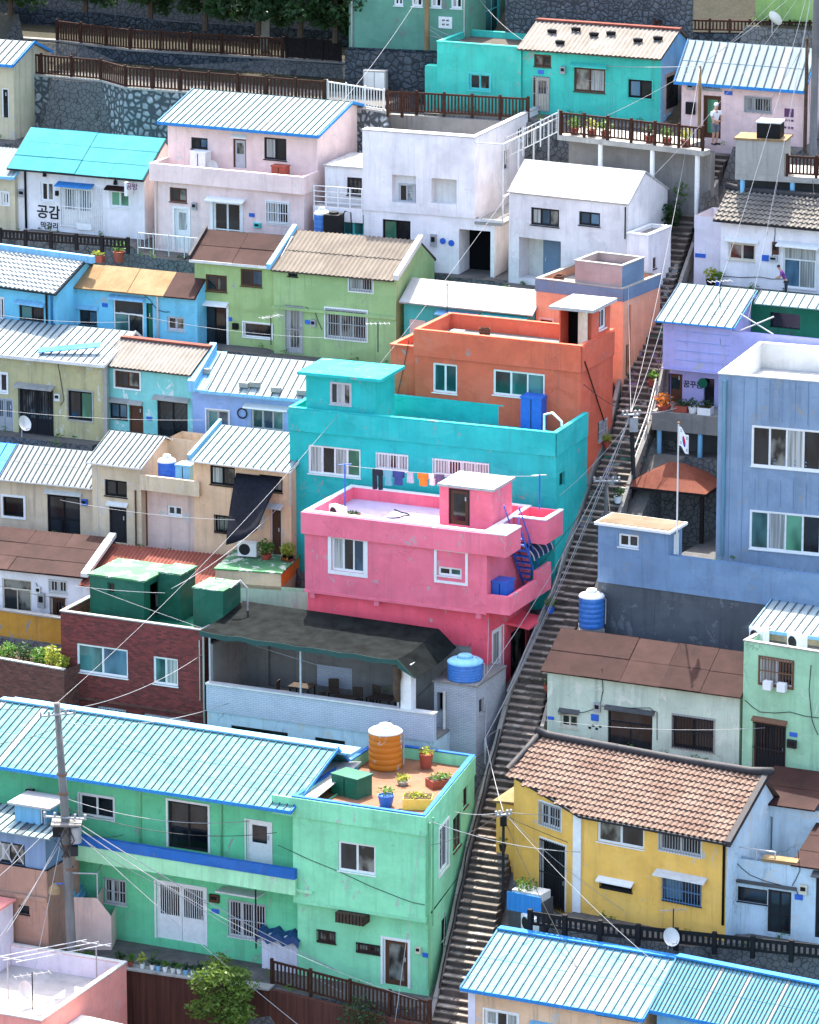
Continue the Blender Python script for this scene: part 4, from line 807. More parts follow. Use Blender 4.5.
m = MB(); m.box(-.1, -.12, zbd, xe, -.003, zt - .002); m.box(h.w + .003, -.003, zbd, xe, 1.3, zt - .002); m.box(-.1, -.003, zbd, -.003, h.d, zt - .002); h.part('parapet_band', m, 'p_pink')
box3(h, 'parapet_cap', h.w + .04, -.13, zt - .0, xe + .02, 1.32, zt + .05, 'white'); m = MB(); m.box(h.w + .003, 2.5, zbd - .1, xe + .5, h.d, zbd + .0).box(xe + .36, 2.5, zbd, xe + .5, h.d, zt).box(h.w + .003, 2.5, zbd, xe + .36, 2.64, zt).box(h.w + .003, h.d - .14, zbd, xe + .36, h.d, zt); h.part('rear_balcony', m, 'p_pink')
m = MB(); m.box(h.w + .04, 2.47, zt, xe + .53, 2.67, zt + .05).box(xe + .34, 2.67, zt, xe + .53, h.d, zt + .05); h.part('parapet_cap', m, 'white')
h.walls('p_pink_shade', [], [W(492.5, 632, 502.5, 690, 'D', fr='white', leaf='white', gl='gc', sur=.05), W(511, 633, 526, 681, 'DG', fr='black', leaf='black', gl='gm')], y0=.25, z1=zu, name='lower_wall')
m = MB(); m.box(-.02, -.02, zu - .1, h.w, .25, zu); h.part('soffit', m, 'p_pink')
for a in (312, 376, 478): x = h.fx(a, 600)[0]; box3(h, 'corbel', x - .1, .02, zu - .3, x + .1, .25, zu - .1, 'p_pink')
# side balcony over the stairs
za = h.fx(484, 594)[1]; xo = h.fx(506, 600, 0)[0] + .15; m = MB(); m.box(h.w + .003, -.02, zu - .02, xo, .12, za); m.obox((xo - .14, .12, zu - .02), (.14, 0, 0), (0, h.d - .3, 0), (0, 0, za - zu + .02)); m.box(h.w + .003, .12, zu - .02, xo - .14, h.d, zu + .08)
m.obox((xo - .14, 2.6, za), (.14, 0, 0), (0, h.d - 2.8, 0), (0, 0, .35)); h.part('side_balcony', m, 'p_pink')
m = MB(); m.obox((xo - 1.0, 1.9, zu - 1.0), (1.0, 0, -.1), (0, 1.6, 0), (0, 0, .1)); h.part('door_canopy', m, 'p_pink_shade')
# blue steel stair from the side balcony to the roof
m = MB(); n = 11; ya, yb2 = 1.35, 3.3; zl_ = zu + .1; xs0 = h.w + .12; xs1 = h.w + .72
for i in range(n): f = (i + .5) / n; m.box(xs0, ya + (yb2 - ya) * (1 - f) - .1, zl_ + (zdk + .5 - zl_) * f, xs1, ya + (yb2 - ya) * (1 - f) + .1, zl_ + (zdk + .5 - zl_) * f + .04)
for x in (xs0 - .02, xs1): m.obox((x, ya, zdk + .35), (.04, 0, 0), (0, yb2 - ya, zl_ - zdk - .35), (0, 0, .16)); m.tube([(x, ya, zdk + 1.2), (x, yb2, zl_ + .9)], .025, 6); 
for f in (0, .5, 1):
    y = ya + (yb2 - ya) * f; z = zdk + .35 + (zl_ - zdk - .35) * f; m.tube([(xs1, y, z), (xs1, y, z + .85)], .022, 6)
h.part('steel_stair', m, 'bluepaint')
m = MB(); N = 10
for i in range(N):
    a0, a1 = i / N * pi / 2, (i + 1) / N * pi / 2; f = lambda a: (h.w + .05 + .85 * sin(a), zbd - .75 + .55 * cos(a)); p, q = f(a0), f(a1); m.poly([(p[0], 2.4, p[1]), (q[0], 2.4, q[1]), (q[0], h.d, q[1]), (p[0], h.d, p[1])])
R_['awn_blue'] = plain((.01, .03, .1, 1), .3); ao = h.part('stair_awning', m, 'awn_blue'); m = MB()
for k in range(5):
    y = 2.4 + (h.d - 2.4) * k / 4; m.tube([(h.w + .05 + .87 * sin(i / N * pi / 2), y, zbd - .74 + .57 * cos(i / N * pi / 2)) for i in range(N + 1)], .025, 6)
h.part('awning_rib', m, 'silver', ao)
# stair hut on the roof
yh = 1.0; x0 = h.fx(439.5, 500, yh)[0]; x1 = h.fx(492, 500, yh)[0]; zh = h.fx(440, 485.5, yh)[1]
h.walls('p_pink', [W(449, 488, 469.5, 526, 'DG', fr='darkframe', leaf='brownframe', gl='gd', deep=.05)], x0=x0, x1=x1, y0=yh, y1=yh + 1.9, z0=zdk, z1=zh, name='stair_hut'); box3(h, 'hut_roof', x0 - .05, yh - .1, zh, x1 + .1, yh + 2.0, zh + .1, 'whiteroof'); ZPK = zdk
# ================================================================ ROW 5
h = House('gable_house', 'white house with dark brown sheet roof behind the yellow garden wall', 'house', (-60, 560), (84, 575.5), 622, 4.2)
H5A_ = h; rd = h.ridge(109, 539.5); h.walls('p_whiteblue', [W(2, 578, 32, 613, 'T', fr='cream', gl='gd,gm'), W(49, 579, 67, 594, 'S2', fr='offwhite', gr='offwhite', gl='gd'), W(50.5, 596, 66, 634, 'DG', fr='cream', leaf='brownframe', gr='brownframe')], ridge=rd)
h.roof('sheet', ('r_brown', 'r_brown', 'r_brown2'), rd, .25, .1); m = MB(); m.obox((h.w + .0, -.3, h.h + .02), (.3, 0, 0), (0, rd[0] + .35, rd[1] - h.h + .1), (0, 0, .16)); h.part('rake_coping', m, 'offwhite'); h.meter(39, 590, 'offwhite', .2, .3); h.meter(42, 600, 'greybar', .3, .6)
h.wcable([(36, 583), (40, 590), (41, 608)])
h = House('shed_roof_house', 'house with faded red sheet roof behind the brick building', 'house', (84, 584), (217, 598), 640, 4.0, foot=True)
rd = h.ridge(112.4, 545, 0); h.walls('p_whiteblue', ridge=rd, y1=rd[0], shed=True); h.roof('corr', ('r_red', 'r_red'), rd, .2, .08, shed=True)
h = House('garden_wall', 'weathered yellow ochre garden wall behind the leafy planter', 'wall', (-60, 602), (63, 619.5), 636, .35, foot=False)
h.walls('p_ochre', y1=.2, z0=-1.5); h.part('coping', MB().box(-.05, -.04, h.h, h.w + .02, .24, h.h + .06), 'paleconcrete')
h = House('planter_wall', 'long brown brick planter wall holding leafy green plants', 'planter', (-60, 648), (64, 670.5), 708, 1.5, alley=.8)
h.walls('brick_brown', y1=1.6); h.part('coping', MB().box(-.03, -.04, h.h, h.w, .14, h.h + .05), 'paleconcrete'); h.part('soil', MB().box(.02, .15, h.h - .3, h.w - .02, 1.55, h.h - .12), 'soil'); HPL = h
h = House('brick_building', 'dark red brick building with green roof huts and white windows', 'building', (62.5, 611.5), (203, 631), 716, 4.6); H5B = h
h.d = max(3, h.tz(263, 606, h.h)[1]); print('  5b', h.d)
h.walls('brick_red', [W(76.5, 643, 128, 679, 'S2', gl='gt,gb', fr='white'), W(153, 656, 178, 687, 'S2', gl='gt,gc', fr='white'), W(99.7, 706, 126, 716, 'S2', fr='silver', gr='silver', gl='gd'), W(146, 713.5, 190, 725, 'S3', fr='white', gr='silver', gl='gd')], par=.5, pt=.14, cop='paleconcrete', deck='deck_darkgreen')
zl = h.fx(64, 695)[1]; h.part('brick_ledge', MB().box(-.04, -.06, zl - .06, h.w + .04, -.002, zl + .04), 'brick_brown'); zd = h.h - .5; Z5B = zd
x0 = h.fx(90, 600, 1.1)[0]; x1 = h.fx(144, 600, 1.1)[0]; zt = h.fx(90, 575, 1.1)[1]
h.walls('greenbox', [W(107.5, 582, 115, 594, 'G', fr='greenbox', gl='gd')], [W(150, 585, 172, 608, 'K', gl='dark', deep=.7)], x0=x0, x1=x1, y0=1.1, y1=3.4, z0=zd, z1=zt, name='roof_hut'); h.part('hut_roof', MB().box(x0 - .06, 1.04, zt, x1 + .08, 3.5, zt + .07), 'deck_green')
h.walls('greenbox', x0=x1 + .01, x1=x1 + 1.0, y0=2.2, y1=3.4, z0=zd, z1=zt + .1, name='hut_wing'); h.part('hut_roof', MB().box(x1 + .09, 2.15, zt + .1, x1 + 1.06, 3.5, zt + .17), 'deck_green')
x0 = h.fx(193, 600, .75)[0]; x1 = h.fx(223, 600, .75)[0]; zt = h.fx(193, 588, .75)[1]; m = MB().box(x0, .75, zd, x1, 2.2, zt); o = h.part('water_box', m, 'greenbox'); h.part('lid', MB().box(x0 - .03, .72, zt, x1 + .03, 2.23, zt + .05), 'deck_green', o)
h.pipe([(x1 + .1, 1.2, zt + .05), (x1 + .35, 1.5, zt + .3), (x1 + .6, 1.6, zt), (x1 + .6, 1.6, zd)], .04, 'greybar', 'hose'); h.wallpipe(204, 632, 724, 'offwhite', .04); h.wallpipe(200, 640, 700, 'white', .02)
# restaurant with the black awning
h = House('restaurant', 'white painted brick restaurant with open terrace under a black tarpaulin awning', 'restaurant', (207, 684), (434, 715), 757, 4.6); H5C = h
zb = h.fx(208, 711)[1]; zf = h.h - .95
h.walls('p_bluewhite', [W(231, 725, 288, 745, 'S3', fr='darkframe', gl='gd'), W(315, 737, 345, 752, 'S2', fr='darkframe', gl='gd')], z1=zb, y0=.06, name='lower_wall'); h.walls('brick_white', z0=zb, z1=h.h, y1=.22, name='parapet_wall'); h.part('parapet_coping', MB().box(-.02, -.06, h.h, h.w + .02, .28, h.h + .06), 'offwhite')
h.part('floor', MB().box(0, .22, zf - .1, h.w, 4.6, zf), 'concrete'); h.walls('concrete', [W(316, 664, 352, 690, 'K', gl='brick_white', deep=.05), W(268, 644, 296, 690, 'K', gl='dark', deep=.4)], x0=0, y0=3.2, y1=3.4, z0=zf, z1=h.h + 1.7, name='back_wall'); h.walls('concrete', x0=0, x1=.15, y0=.3, y1=3.2, z0=zf, z1=h.h + 1.5, name='side_wall')
za = h.fx(207.5, 631, -.25)[1]; zr = h.fx(398, 659, -.25)[1]; xr = h.fx(398, 659, -.25)[0]; zbk = za + .35; yb_ = 3.9; xbl = .1; N = 14; yb_ = h.tz(267.8, 604, zbk)[1]; print('  awning', yb_); yb_ = min(4.6, max(2.5, yb_))
xbr, _y = h.tz(441, 636, zbk); m = MB(); cols = []
for i in range(N + 1):
    row = []
    for j in range(7):
        u, v = i / N, j / 6; x = -.1 + (xr + .1) * u + (.25 * v); y = -.3 + (yb_ + .3) * v; z = za + (zr - za) * u + (zbk - za) * v - .07 * abs(sin(u * pi * 5)) * (1 - v) - .1 * sin(pi * v); row.append((x, y, z))
    cols.append(row)
for i in range(N):
    for j in range(6): m.poly([cols[i][j], cols[i + 1][j], cols[i + 1][j + 1], cols[i][j + 1]])
for j in range(6):
    a, b = V(cols[N][j]), V(cols[N][j + 1]); m.poly([a, a + V((.75, -.1, -.62)), b + V((.75, -.05, -.62)), b])
for i in range(N): a, b = V(cols[i][0]), V(cols[i + 1][0]); m.poly([a, b, b + V((0, -.03, -.16 - .05 * (i % 2))), a + V((0, -.03, -.16 - .05 * ((i + 1) % 2)))], 1)
m.poly([cols[N][0], V(cols[N][0]) + V((.75, -.1, -.62)), V(cols[N][0]) + V((0, -.03, -.3))], 1)
o = h.part('awning', m, ['tarp_black', 'tarp_green'], smooth=False); o.modifiers.new('Solidify', 'SOLIDIFY').thickness = .02
for a in (209, 299.5, 397): x = h.fx(a, 690)[0]; h.part('post', MB().tube([(x, .1, h.h + .06), (x, .1, za - .32)], .04, 8), 'silver')
x0 = h.fx(400, 690)[0]; h.part('pillar', MB().box(x0, .05, zf, x0 + .42, .5, zr - .25), 'white'); m = MB(); m.tube([(x0 - .1, -.1, zr - .1), (x0 - .05, -.12, zr - .7), (x0 - .12, -.1, zr - 1.2), (x0 - .05, -.12, zr - 1.7)], [.13, .17, .14, .1], 8); h.part('rolled_tarp', m, 'r_tarpbrown') if 0 else h.part('rolled_tarp', m, 'bark', smooth=True)
def cafe_table(x, y, lab):
    t = thing('table', lab, 'table', h.wp(x, y, zf), h.yaw, 'tables on the restaurant terrace'); MB().box(-.45, -.35, .7, .45, .35, .74).build('table_top', 'woodgrey', t)
    for a in (-.38, .38):
        for b in (-.28, .28): MB().box(a - .025, b - .025, 0, a + .025, b + .025, .7).build('leg', 'darkframe', t)
def cafe_chair(x, y, rz, lab):
    t = thing('chair', lab, 'chair', h.wp(x, y, zf), h.yaw + rz, 'chairs on the restaurant terrace'); MB().box(-.2, -.2, .43, .2, .2, .47).build('seat', 'bark', t); MB().box(-.2, .17, .5, .2, .2, .9).build('backrest', 'bark', t)
    for a in (-.18, .18):
        for b in (-.18, .18): MB().box(a - .02, b - .02, 0, a + .02, b + .02, .43).build('leg', 'darkframe', t)
ft = h.w / 8.3
cafe_table(4.6 * ft, 1.2, 'pale terrace table nearest the terrace pillar'); cafe_table(5.7 * ft, 1.9, 'pale terrace table behind the rolled tarpaulin'); cafe_table(2.7 * ft, 2.0, 'pale terrace table beside the dark doorway')
cafe_chair(4.0 * ft, 1.0, 1.4, 'chair left of the table nearest the terrace pillar'); cafe_chair(4.7 * ft, 2.0, .2, 'chair behind the table nearest the terrace pillar'); cafe_chair(5.1 * ft, 2.5, -.3, 'chair by the white brick panel of the terrace'); cafe_chair(2.1 * ft, 1.7, 1.7, 'chair beside the table near the dark doorway'); cafe_chair(3.6 * ft, 2.6, .4, 'chair standing before the terrace back wall')
h = House('store_block', 'grey white brick block carrying the round blue water tank', 'shed', (434, 682), (476, 687.5), 752, 3.6); H5S = h
h.d = max(1.6, h.tz(492, 665.5, h.h)[1]); print('  5s', h.d); h.walls('brick_grey', [W(437, 692, 446, 712, 'K', gl='dark', deep=.3)], [W(479, 700, 484, 712, 'G', fr='greybar')], y1=h.d); h.part('roof_slab', MB().box(-.05, -.05, h.h, h.w + .05, h.d, h.h + .08), 'concrete')
h.pipe([(.45, -.08, h.h - .3), (.45, -.08, .9), (.1, -.1, .6), (.1, -.1, -.3)], .06, 'white')
# right side of row 5
h = House('gable_house', 'stained pale green house with dark brown sheet roof beside the stairs', 'house', (547, 666), (740, 692), 738, 4.4, alley=1.2)
rd = h.ridge(565, 621, 0); h.walls('p_mintwhite', [W(560.5, 713, 578, 729, 'S2', fr='cream', gl='gd,gm', aw=('darkconcrete', .12, .06)), W(608, 710, 652, 752, 'T', fr='darkframe', gl='gd', aw=('darkconcrete', .15, .1)), W(673.5, 715, 713, 752, 'S2', fr='darkframe', gl='gd', gr='darkframe', sur=.07, tm='paleconcrete')], ridge=rd)
h.roof('sheet', ('r_brown', 'r_brown', 'r_brown2'), rd, .3, .15); h.plaque(595, 717.5, w=.3, h=.25); h.plaque(551, 718, 'bluepaint', .25, .12); h.meter(598, 707, 'greybar', .25, .35); h.wcable([(602, 668), (603, 690), (600, 705), (585, 712), (558, 714)]); h.wcable([(602, 706), (650, 708), (657, 712), (657, 740)])
x, z = h.fx(596, 727); 
for i in range(4): box3(h, 'sticker', x - .3 + i * .14, -.02, z - .1 + .1 * (i % 2), x - .2 + i * .14, -.003, z - .02 + .1 * (i % 2), 'darkframe')
h = House('two_storey_house', 'narrow pale mint two storey house with barred bay window and dark gate', 'house', (741.5, 641), (840, 656), 772, 4.0, alley=1.2); H5E = h
h.walls('p_mintpale', [W(760, 656.5, 792.5, 688.5, 'S2', fr='white', gl='gc,gd', gr='rust', sur=.05, tm='rust'), W(754, 721, 785, 778, 'D2', fr='rust', leaf='darkframe', gl='gd', gr='darkframe', aw=('rust', .15, .05))], par=.45, cop='paleconcrete', deck='concrete'); h.plaque(793.5, 734.5, w=.3); h.meter(792.5, 743.5, 'darkframe', .35, .3); h.wcable([(745, 700), (760, 712), (790, 712), (819, 718)]); h.wcable([(811, 665), (809, 690), (812, 720), (818, 735)])
for i in range(2): x, z = h.fx(766 + i * 14, 688 + i * 2); box3(h, 'air_conditioner', x, -.3, z + .02, x + .32, -.08, z + .34, 'white')
h = House('shed_roof_house', 'white ribbed metal roof standing behind the narrow mint house', 'house', (757, 628), (840, 639), 690, 3.0, k=1.2, foot=False); h.walls('p_cream', ridge=(2.2, h.h + .55), y1=2.2, shed=True, z0=-2.5); h.roof('metal', ('m_white', 'ribw'), (2.2, h.h + .55), .2, .25, shed=True, trim='t_sky', sp=.34)
# ================================================================ ROW 6
h = House('long_row_house', 'long mint green two storey house with cyan ribbed roof and blue balcony rail', 'house', (73, 834), (290, 869), 942, 4.6); H6A = h
XL = h.fx(-45, 815)[0]; zb = h.fx(73, 857)[1]
h.walls('p_mint_shade', [W(104, 877, 126.5, 906, 'S3', fr='white', gr='silver', gl='gd,gm'), W(156, 881, 206, 946, 'D2', fr='white', leaf='white', gl='gd', sur=.07, gr=None), W(228, 899, 266, 942, 'S3', fr='white', gr='silver', gl='gd', sur=.0)], x0=XL, x1=h.w + .8, y0=1.0, z1=zb, name='lower_wall')
ze = h.fx(273, 810, -.15)[1]; zf = zb + .12
h.d = 4.6; h.walls('p_mint_shade', [W(79, 793, 114, 820.5, 'S2', gl='gd', fr='white', sur=.05), W(168, 800, 208.5, 853, 'DD', fr='darkframe', gl='gd', sur=.08), W(246, 819.5, 271.5, 866, 'D', fr='white', leaf='white', gl='gd', sur=.05)], x0=XL, x1=h.w + .8, y0=1.1, y1=4.6, z0=zf, z1=ze + .12, name='upper_wall')
h.part('balcony_floor', MB().box(XL, .12, zb, h.w + .8, 1.1, zf), 'p_mint_lit'); h.part('balcony_front', MB().box(XL + 3.5, -.0, zb - .1, h.w + .2, .12, h.h - .38), 'p_mint_lit'); h.part('balcony_rail', MB().box(XL + 3.5, -.04, h.h - .378, h.w + .2, .16, h.h), 'p_bluecap')
rd = h.ry(300, 751); print('  6a eave', ze, rd); rd = (3.6, ze + 1.25); h.d = 5.2; h.roof('metal', ('m_cyan', 'rib'), rd, .0, .0, x0=XL, x1=h.w + .15, y0=-.2, z1=ze, trim='t_blue', sp=.3, cap='t_sky'); ro = None
h.part('ridge_walk', MB().box(XL, rd[0] + .15, rd[1] - .2, h.w + .6, rd[0] + 1.0, rd[1] - .12), 't_sky')
for a, b in ((141, 818), (222, 838)): x, z = h.fx(a, b, 1.1); h.pipe([(x, 1.05, ze - .1), (x, 1.05, zf)], .035, 'p_mint')
h.meter(215, 898, 'brownframe', .4, .3, y=1.0); h.plaque(215.5, 911, w=.3, y=1.0); x0 = h.fx(224, 890, 1.0)[0]; h.part('gutter_shelf', MB().box(x0, .3, h.fx(224, 892, .5)[1], x0 + 1.7, 1.0, h.fx(224, 892, .5)[1] + .06), 'offwhite'); h.wallpipe(253, 890, 950, 'darkframe', .03, off=-.2)
h = House('flat_roof_house', 'mint green corner house by the stairs with plants and tank on its roof', 'house', (274, 794), (425, 816.5), 974, 5.0); H6B = h
xbk, h.d = h.tz(474.5, 756, h.h); print('  6b', xbk, h.d); xl = h.fx(293, 870)[0]; zu = h.fx(292, 899)[1]; zc = h.fx(275, 813)[1]
h.walls('p_mint', [W(338, 840.5, 375.5, 876, 'S2', gl='gd,gm', fr='white')], [W(439, 830, 448.5, 864, 'S2', fr='white', sur=.08, gl='gb,gd'), W(453, 820, 461, 843.5, 'G', fr='brownframe', gl='gm'), W(463.4, 787, 467.6, 804, 'G', fr='brownframe', gl='gd')], x0=xl, xb=xbk, z0=zu, z1=h.h, par=.42, cop='p_bluecap', deck='deck_tan', name='upper_wall')
h.walls('p_mint', [W(317.6, 929, 335.7, 944, 'S2', fr='brownframe', gr='darkframe', gl='gm'), W(357, 942, 380, 955, 'S2', fr='brownframe', gr='darkframe', gl='gm'), W(383, 938, 408.5, 988, 'DG', fr='white', leaf='brownframe', gl='gm', sur=.08)], [W(441.5, 921, 447, 936, 'G', fr='darkframe', gl='gd')], x0=xl, xb=xbk, y0=.35, z1=zu, name='lower_wall')
h.part('soffit', MB().box(xl, .002, zu - .12, h.w, .35, zu), 'p_mint'); h.part('parapet_band', MB().box(0, -.08, zc, h.w + .05, -.003, h.h - .003).obox((h.w + .003, -.003, zc), (xbk - h.w, h.d, 0), (.047, 0, 0), (0, 0, h.h - .003 - zc)), 'p_mint')
x, z = h.fx(353, 917, .1); m = MB().box(x - .55, -.2, z - .18, x + .55, .34, z + .2)
for i in range(9): m.box(x - .55 + i * .135, -.23, z - .18, x - .53 + i * .135, -.2, z + .2, 1)
h.part('vent_hood', m, ['bark', 'darkwood']); h.meter(419, 949.5, 'cream', .2, .25, y=.35); h.plaque(427.5 - 2, 955, w=.22, y=.35); h.pipe([(h.w + .07, .25, h.h - .3), (h.w + .07, .25, .3)], .05, 'p_mint'); h.pipe([(h.w + .07, .55, h.h - .2), (h.w + .07, .55, 2.6)], .03, 'p_mint')
for i, (a, b) in enumerate(((374, 909), (326, 957), (331, 906))): pass
h.wcable([(278, 845), (340, 872), (400, 898), (425, 905)], r=.012); ZM = h.h - .42
h.part('white_sheet', MB().obox((xl - 1.0, .2, h.h - .35), (1.75, 0, .25), (.0, 4.0, .25), (0, 0, .04)), 'r_white')
# yellow house
h = House('tiled_house', 'yellow house with ribbed tan tile roof and white corner pilaster', 'house', (571, 807), (727, 836), 910, 5.0); H6C = h
rd = (2.6, h.h + 1.45); yr, zr = rd; g = (zr - h.h) / yr; o_, d_ = h.lr(514, 775); n_ = V((0, -g, 1)); t_ = (V((0, 0, h.h)) - o_).dot(n_) / d_.dot(n_); q = o_ + d_ * t_; lx_, ly_ = min(q.x, -1.2), min(max(q.y, .6), 2.0); zl_ = h.h + g * ly_; rx, ry_ = h.tz(530, 744, zr); rl = min(rx, -.4); print('  6c', q, 'ridge', rx, ry_)
YW = [W(597.5, 819.5, 644, 850, 'S2', fr='white', gl='gm,gd'), W(659.5, 831, 701, 857.5, 'S2', fr='white', gr='greybar', gl='gd', sur=.04), W(600.6, 881, 632, 893, 'B', fr='darkframe', gl='dark', gr='darkframe', aw=('white', .25, .08)), W(663, 875, 701, 907, 'S2', fr='darkframe', gr='bluebar', gl='gb,gd', aw=('offwhite', .35, .25))]
h.walls('p_yellow', YW, ridge=rd, rmat='p_bluewhite')
ux, uy = -lx_, -ly_; ln = sqrt(ux * ux + uy * uy); U = V((ux / ln, uy / ln, 0)); N_ = V((U.y, -U.x, 0)); FC = Face((lx_, ly_, 0), U, N_)
ws = [W(540, 801, 561, 831, 'S3', fr='white', gl='gd,gm', gr='greybar', sur=.05), W(541, 838, 565, 912, 'D2', fr='white', leaf='darkframe', gl='gd', gr='darkframe', sur=.06)]; rs = []
for w in ws: a = h.fpx(FC, *w.px[:2]); b = h.fpx(FC, *w.px[2:]); rs.append((a[0], b[1], b[0], a[1]))
m = MB(); h.facade(m, FC, 0, ln, -1.5, h.h, rs, [w.deep for w in ws]); m.poly([FC.p(0, h.h), FC.p(ln, h.h), FC.p(0, zl_)]); m.poly([(lx_, ly_, -1.5), (lx_, h.d, -1.5), (lx_, h.d, h.h), (lx_, yr, zr), (lx_, ly_, zl_)]); m.poly([(lx_, h.d, -1.5), (0, h.d, -1.5), (0, h.d, h.h), (lx_, h.d, h.h)]); h.part('angled_wall', m, 'p_yellow')
for w, r in zip(ws, rs): h.window(w, FC, r)
x0 = h.fx(573.5, 850)[0]; x1 = h.fx(581.5, 850)[0]; h.part('pilaster', MB().box(x0, -.06, -.5, x1, -.003, h.h - .05), 'white')
ov = .3; e = V((0, yr + ov, zr - h.h + ov * g)); L = e.length; e /= L; n = V((1, 0, 0)).cross(e); x_l = min(lx_, rl) - .4; O = V((x_l, -ov, h.h - ov * g)); m = MB(); Wd = h.w + .25 - x_l
def inroof(x, y): return (x * N_.x + y * N_.y) <= .14 and x >= lx_ - .3 + (rl - .1 - lx_ + .3) * (y - ly_) / (yr - ly_)
h.tiles(m, 'tile', O, V((1, 0, 0)), e, n, Wd, L, lambda a, v: inroof(a + x_l, -ov + v * e.y))
C1 = V((-.32 * N_.y / N_.y * 0, 0, 0)); pe = lambda x, y: V((x, y, h.h + g * y - .01)); c0 = (ov * N_.y + .14) / N_.x if abs(N_.x) > 1e-4 else 0; P1 = pe(c0, -ov); P2 = pe(lx_ - .3, ly_ + .05); P3 = pe(rl - .1, yr); P4 = pe(h.w + .2, yr); P5 = pe(h.w + .2, -ov)
m.poly([P5, P4, P3, P2, P1], 1); m.poly([P3, P4, V((h.w + .2, h.d + .2, h.h)), V((lx_ - .2, h.d + .2, h.h)), P2], 1)
ro = h.part('roof', m, ['tile_tan', 'tile_edge']); m = MB(); m.tube([P3 + V((-.15, 0, .24)), P3 + V((.4, 0, .15)), V((h.w / 2, yr, zr + .1)), V((h.w - .4, yr, zr + .15)), V((h.w + .45, yr, zr + .28))], .15, 8); h.part('ridge_cap', m, 'ridge_dark', ro, True); m = MB(); m.tube([P2 + V((0, 0, .12)), (P2 + P3) / 2 + V((0, 0, .1)), P3 + V((0, 0, .16))], .12, 8); h.part('hip_cap', m, 'ridge_dark', ro, True); m = MB(); m.obox((h.w + .12, -ov - .1, h.h - .25), (.22, 0, 0), (0, yr + ov + .1, zr - h.h + .3), (0, 0, .2)); h.part('rake_board', m, 'ridge_dark', ro)
m = MB(); m.tube([P2, P1 + V((0, -.06, 0)), P5 + V((0, -.06, 0))], .06, 8); h.part('gutter', m, 'darkframe', ro); h.wallpipe(725, 838, 925, 'black', .05)
h.walls('p_yellow', x0=lx_ - .9, x1=lx_ + .1, y0=ly_ + .3, y1=4.2, z1=h.h - .8, name='side_porch'); h.part('porch_roof', MB().obox((lx_ - 1.0, ly_ + .2, h.h - .8), (1.2, 0, .1), (0, 3.2, .2), (0, 0, .08)), 'r_tan')
h = House('shabby_house', 'peeling light blue house with brown roof and broken upper terrace', 'house', (730, 857), (842, 873), 930, 5.0); H6D = h
xs = h.fx(795, 850)[0]; h.walls('p_bluewhite', [W(737.5, 886, 767, 905, 'G', fr='darkframe', gl='gd'), W(768, 889, 790.5, 935, 'DD', fr='darkframe', gl='gd'), W(816, 876, 832, 940, 'DD', fr='darkframe', gl='gd', aw=('darkconcrete', .3, .1))], y1=.3, name='front_wall')
zf = h.fx(735, 880)[1]; h.part('ledge', MB().box(-.02, -.1, zf - .05, xs + .1, -.003, zf + .06), 'darkconcrete'); h.part('terrace_floor', MB().box(0, .3, zf - .1, xs, 2.5, zf), 'concrete'); h.walls('p_bluewhite', [W(753, 814, 772, 850, 'K', gl='dark', deep=.4)], y0=2.5, z0=zf - .05, z1=zf + 2.1, name='back_wall'); h.walls('p_bluewhite', x0=xs, y0=.3, y1=2.5, z0=zf, z1=h.h - .003, name='room_wall')
m = MB(); h.slope(m, 'sheet', xs - .1, h.w + .2, -.15, h.h + .03, 4.6, h.h + 1.35); h.slope(m, 'sheet', -.1, xs - .1, 2.3, zf + 2.12, 4.6, zf + 2.8); h.part('roof', m, ['r_brown', 'r_brown', 'r_brown2']); m = MB(); zc = h.h
for a, b in (((.15, .1), (1.6, .1)), ((.15, .1), (.15, 1.2))): m.tube([(*a, zc + .38), (*b, zc + .38)], .03, 6)
for q in ((.15, .1), (.9, .1), (1.6, .1), (.15, 1.2)): m.tube([(*q, zc - .1), (*q, zc + .38)], .03, 6)
h.part('handrail', m, 'silver'); h.part('loose_board', MB().obox((xs - 1.2, -.08, h.h + .02), (1.3, 0, .02), (0, .35, .05), (0, 0, .12)), 'r_tan'); h.meter(804, 889, 'cream', .3, .35); h.plaque(799, 897, w=.3, h=.2); h.wcable([(732, 858), (750, 875), (780, 885), (795, 888), (802, 900)]); h.wcable([(798, 850), (800, 870), (792, 886)])
# ================================================================ ROW 7
h = House('roof_terrace_house', 'coral pink house with white roof terrace at the bottom left', 'house', (-95, 997), (41, 1021), 1135, 5.0, k=1.5); H7A = h
h.d = max(3, h.tz(129, 963, h.h)[1]); print('  7a', h.d); h.walls('p_coral', par=.75, pt=.14, cop='offwhite', deck='deck_white'); x1 = h.fx(8, 930, h.d - .3)[0]; Z7 = h.h - .75
h.walls('p_lavwhite', x0=0, x1=x1, y0=h.d - 1.2, y1=h.d + .1, z0=Z7, z1=h.fx(8, 905, h.d - .3)[1], name='stair_head'); h.part('stair_head_roof', MB().box(-.1, h.d - 1.3, h.fx(8, 905, h.d - .3)[1], x1 + .08, h.d + .2, h.fx(8, 905, h.d - .3)[1] + .08), 'p_coral')
h.part('inner_face', MB().box(x1 + .02, h.d - .155, Z7, h.w - .15, h.d - .142, h.h - .02), 'p_lavwhite')
x, y = h.tz(68, 1024, h.h - .9); h.part('canopy', MB().obox((h.w + .02, .6, h.h - .75), (2.1, 0, -.12), (0, 2.4, 0), (0, 0, .07)), 'r_cream') if 0 else h.part('canopy', MB().obox((h.w + .02, .3, h.h - .85), (2.3, 0, -.12), (0, 2.6, 0), (0, 0, .07)), 'offwhite')
for q in (.5, 2.7): h.part('canopy_post', MB().tube([(h.w + 2.2, q, h.h - 1.0), (h.w + 2.2, q, -1)], .04, 8), 'silver')
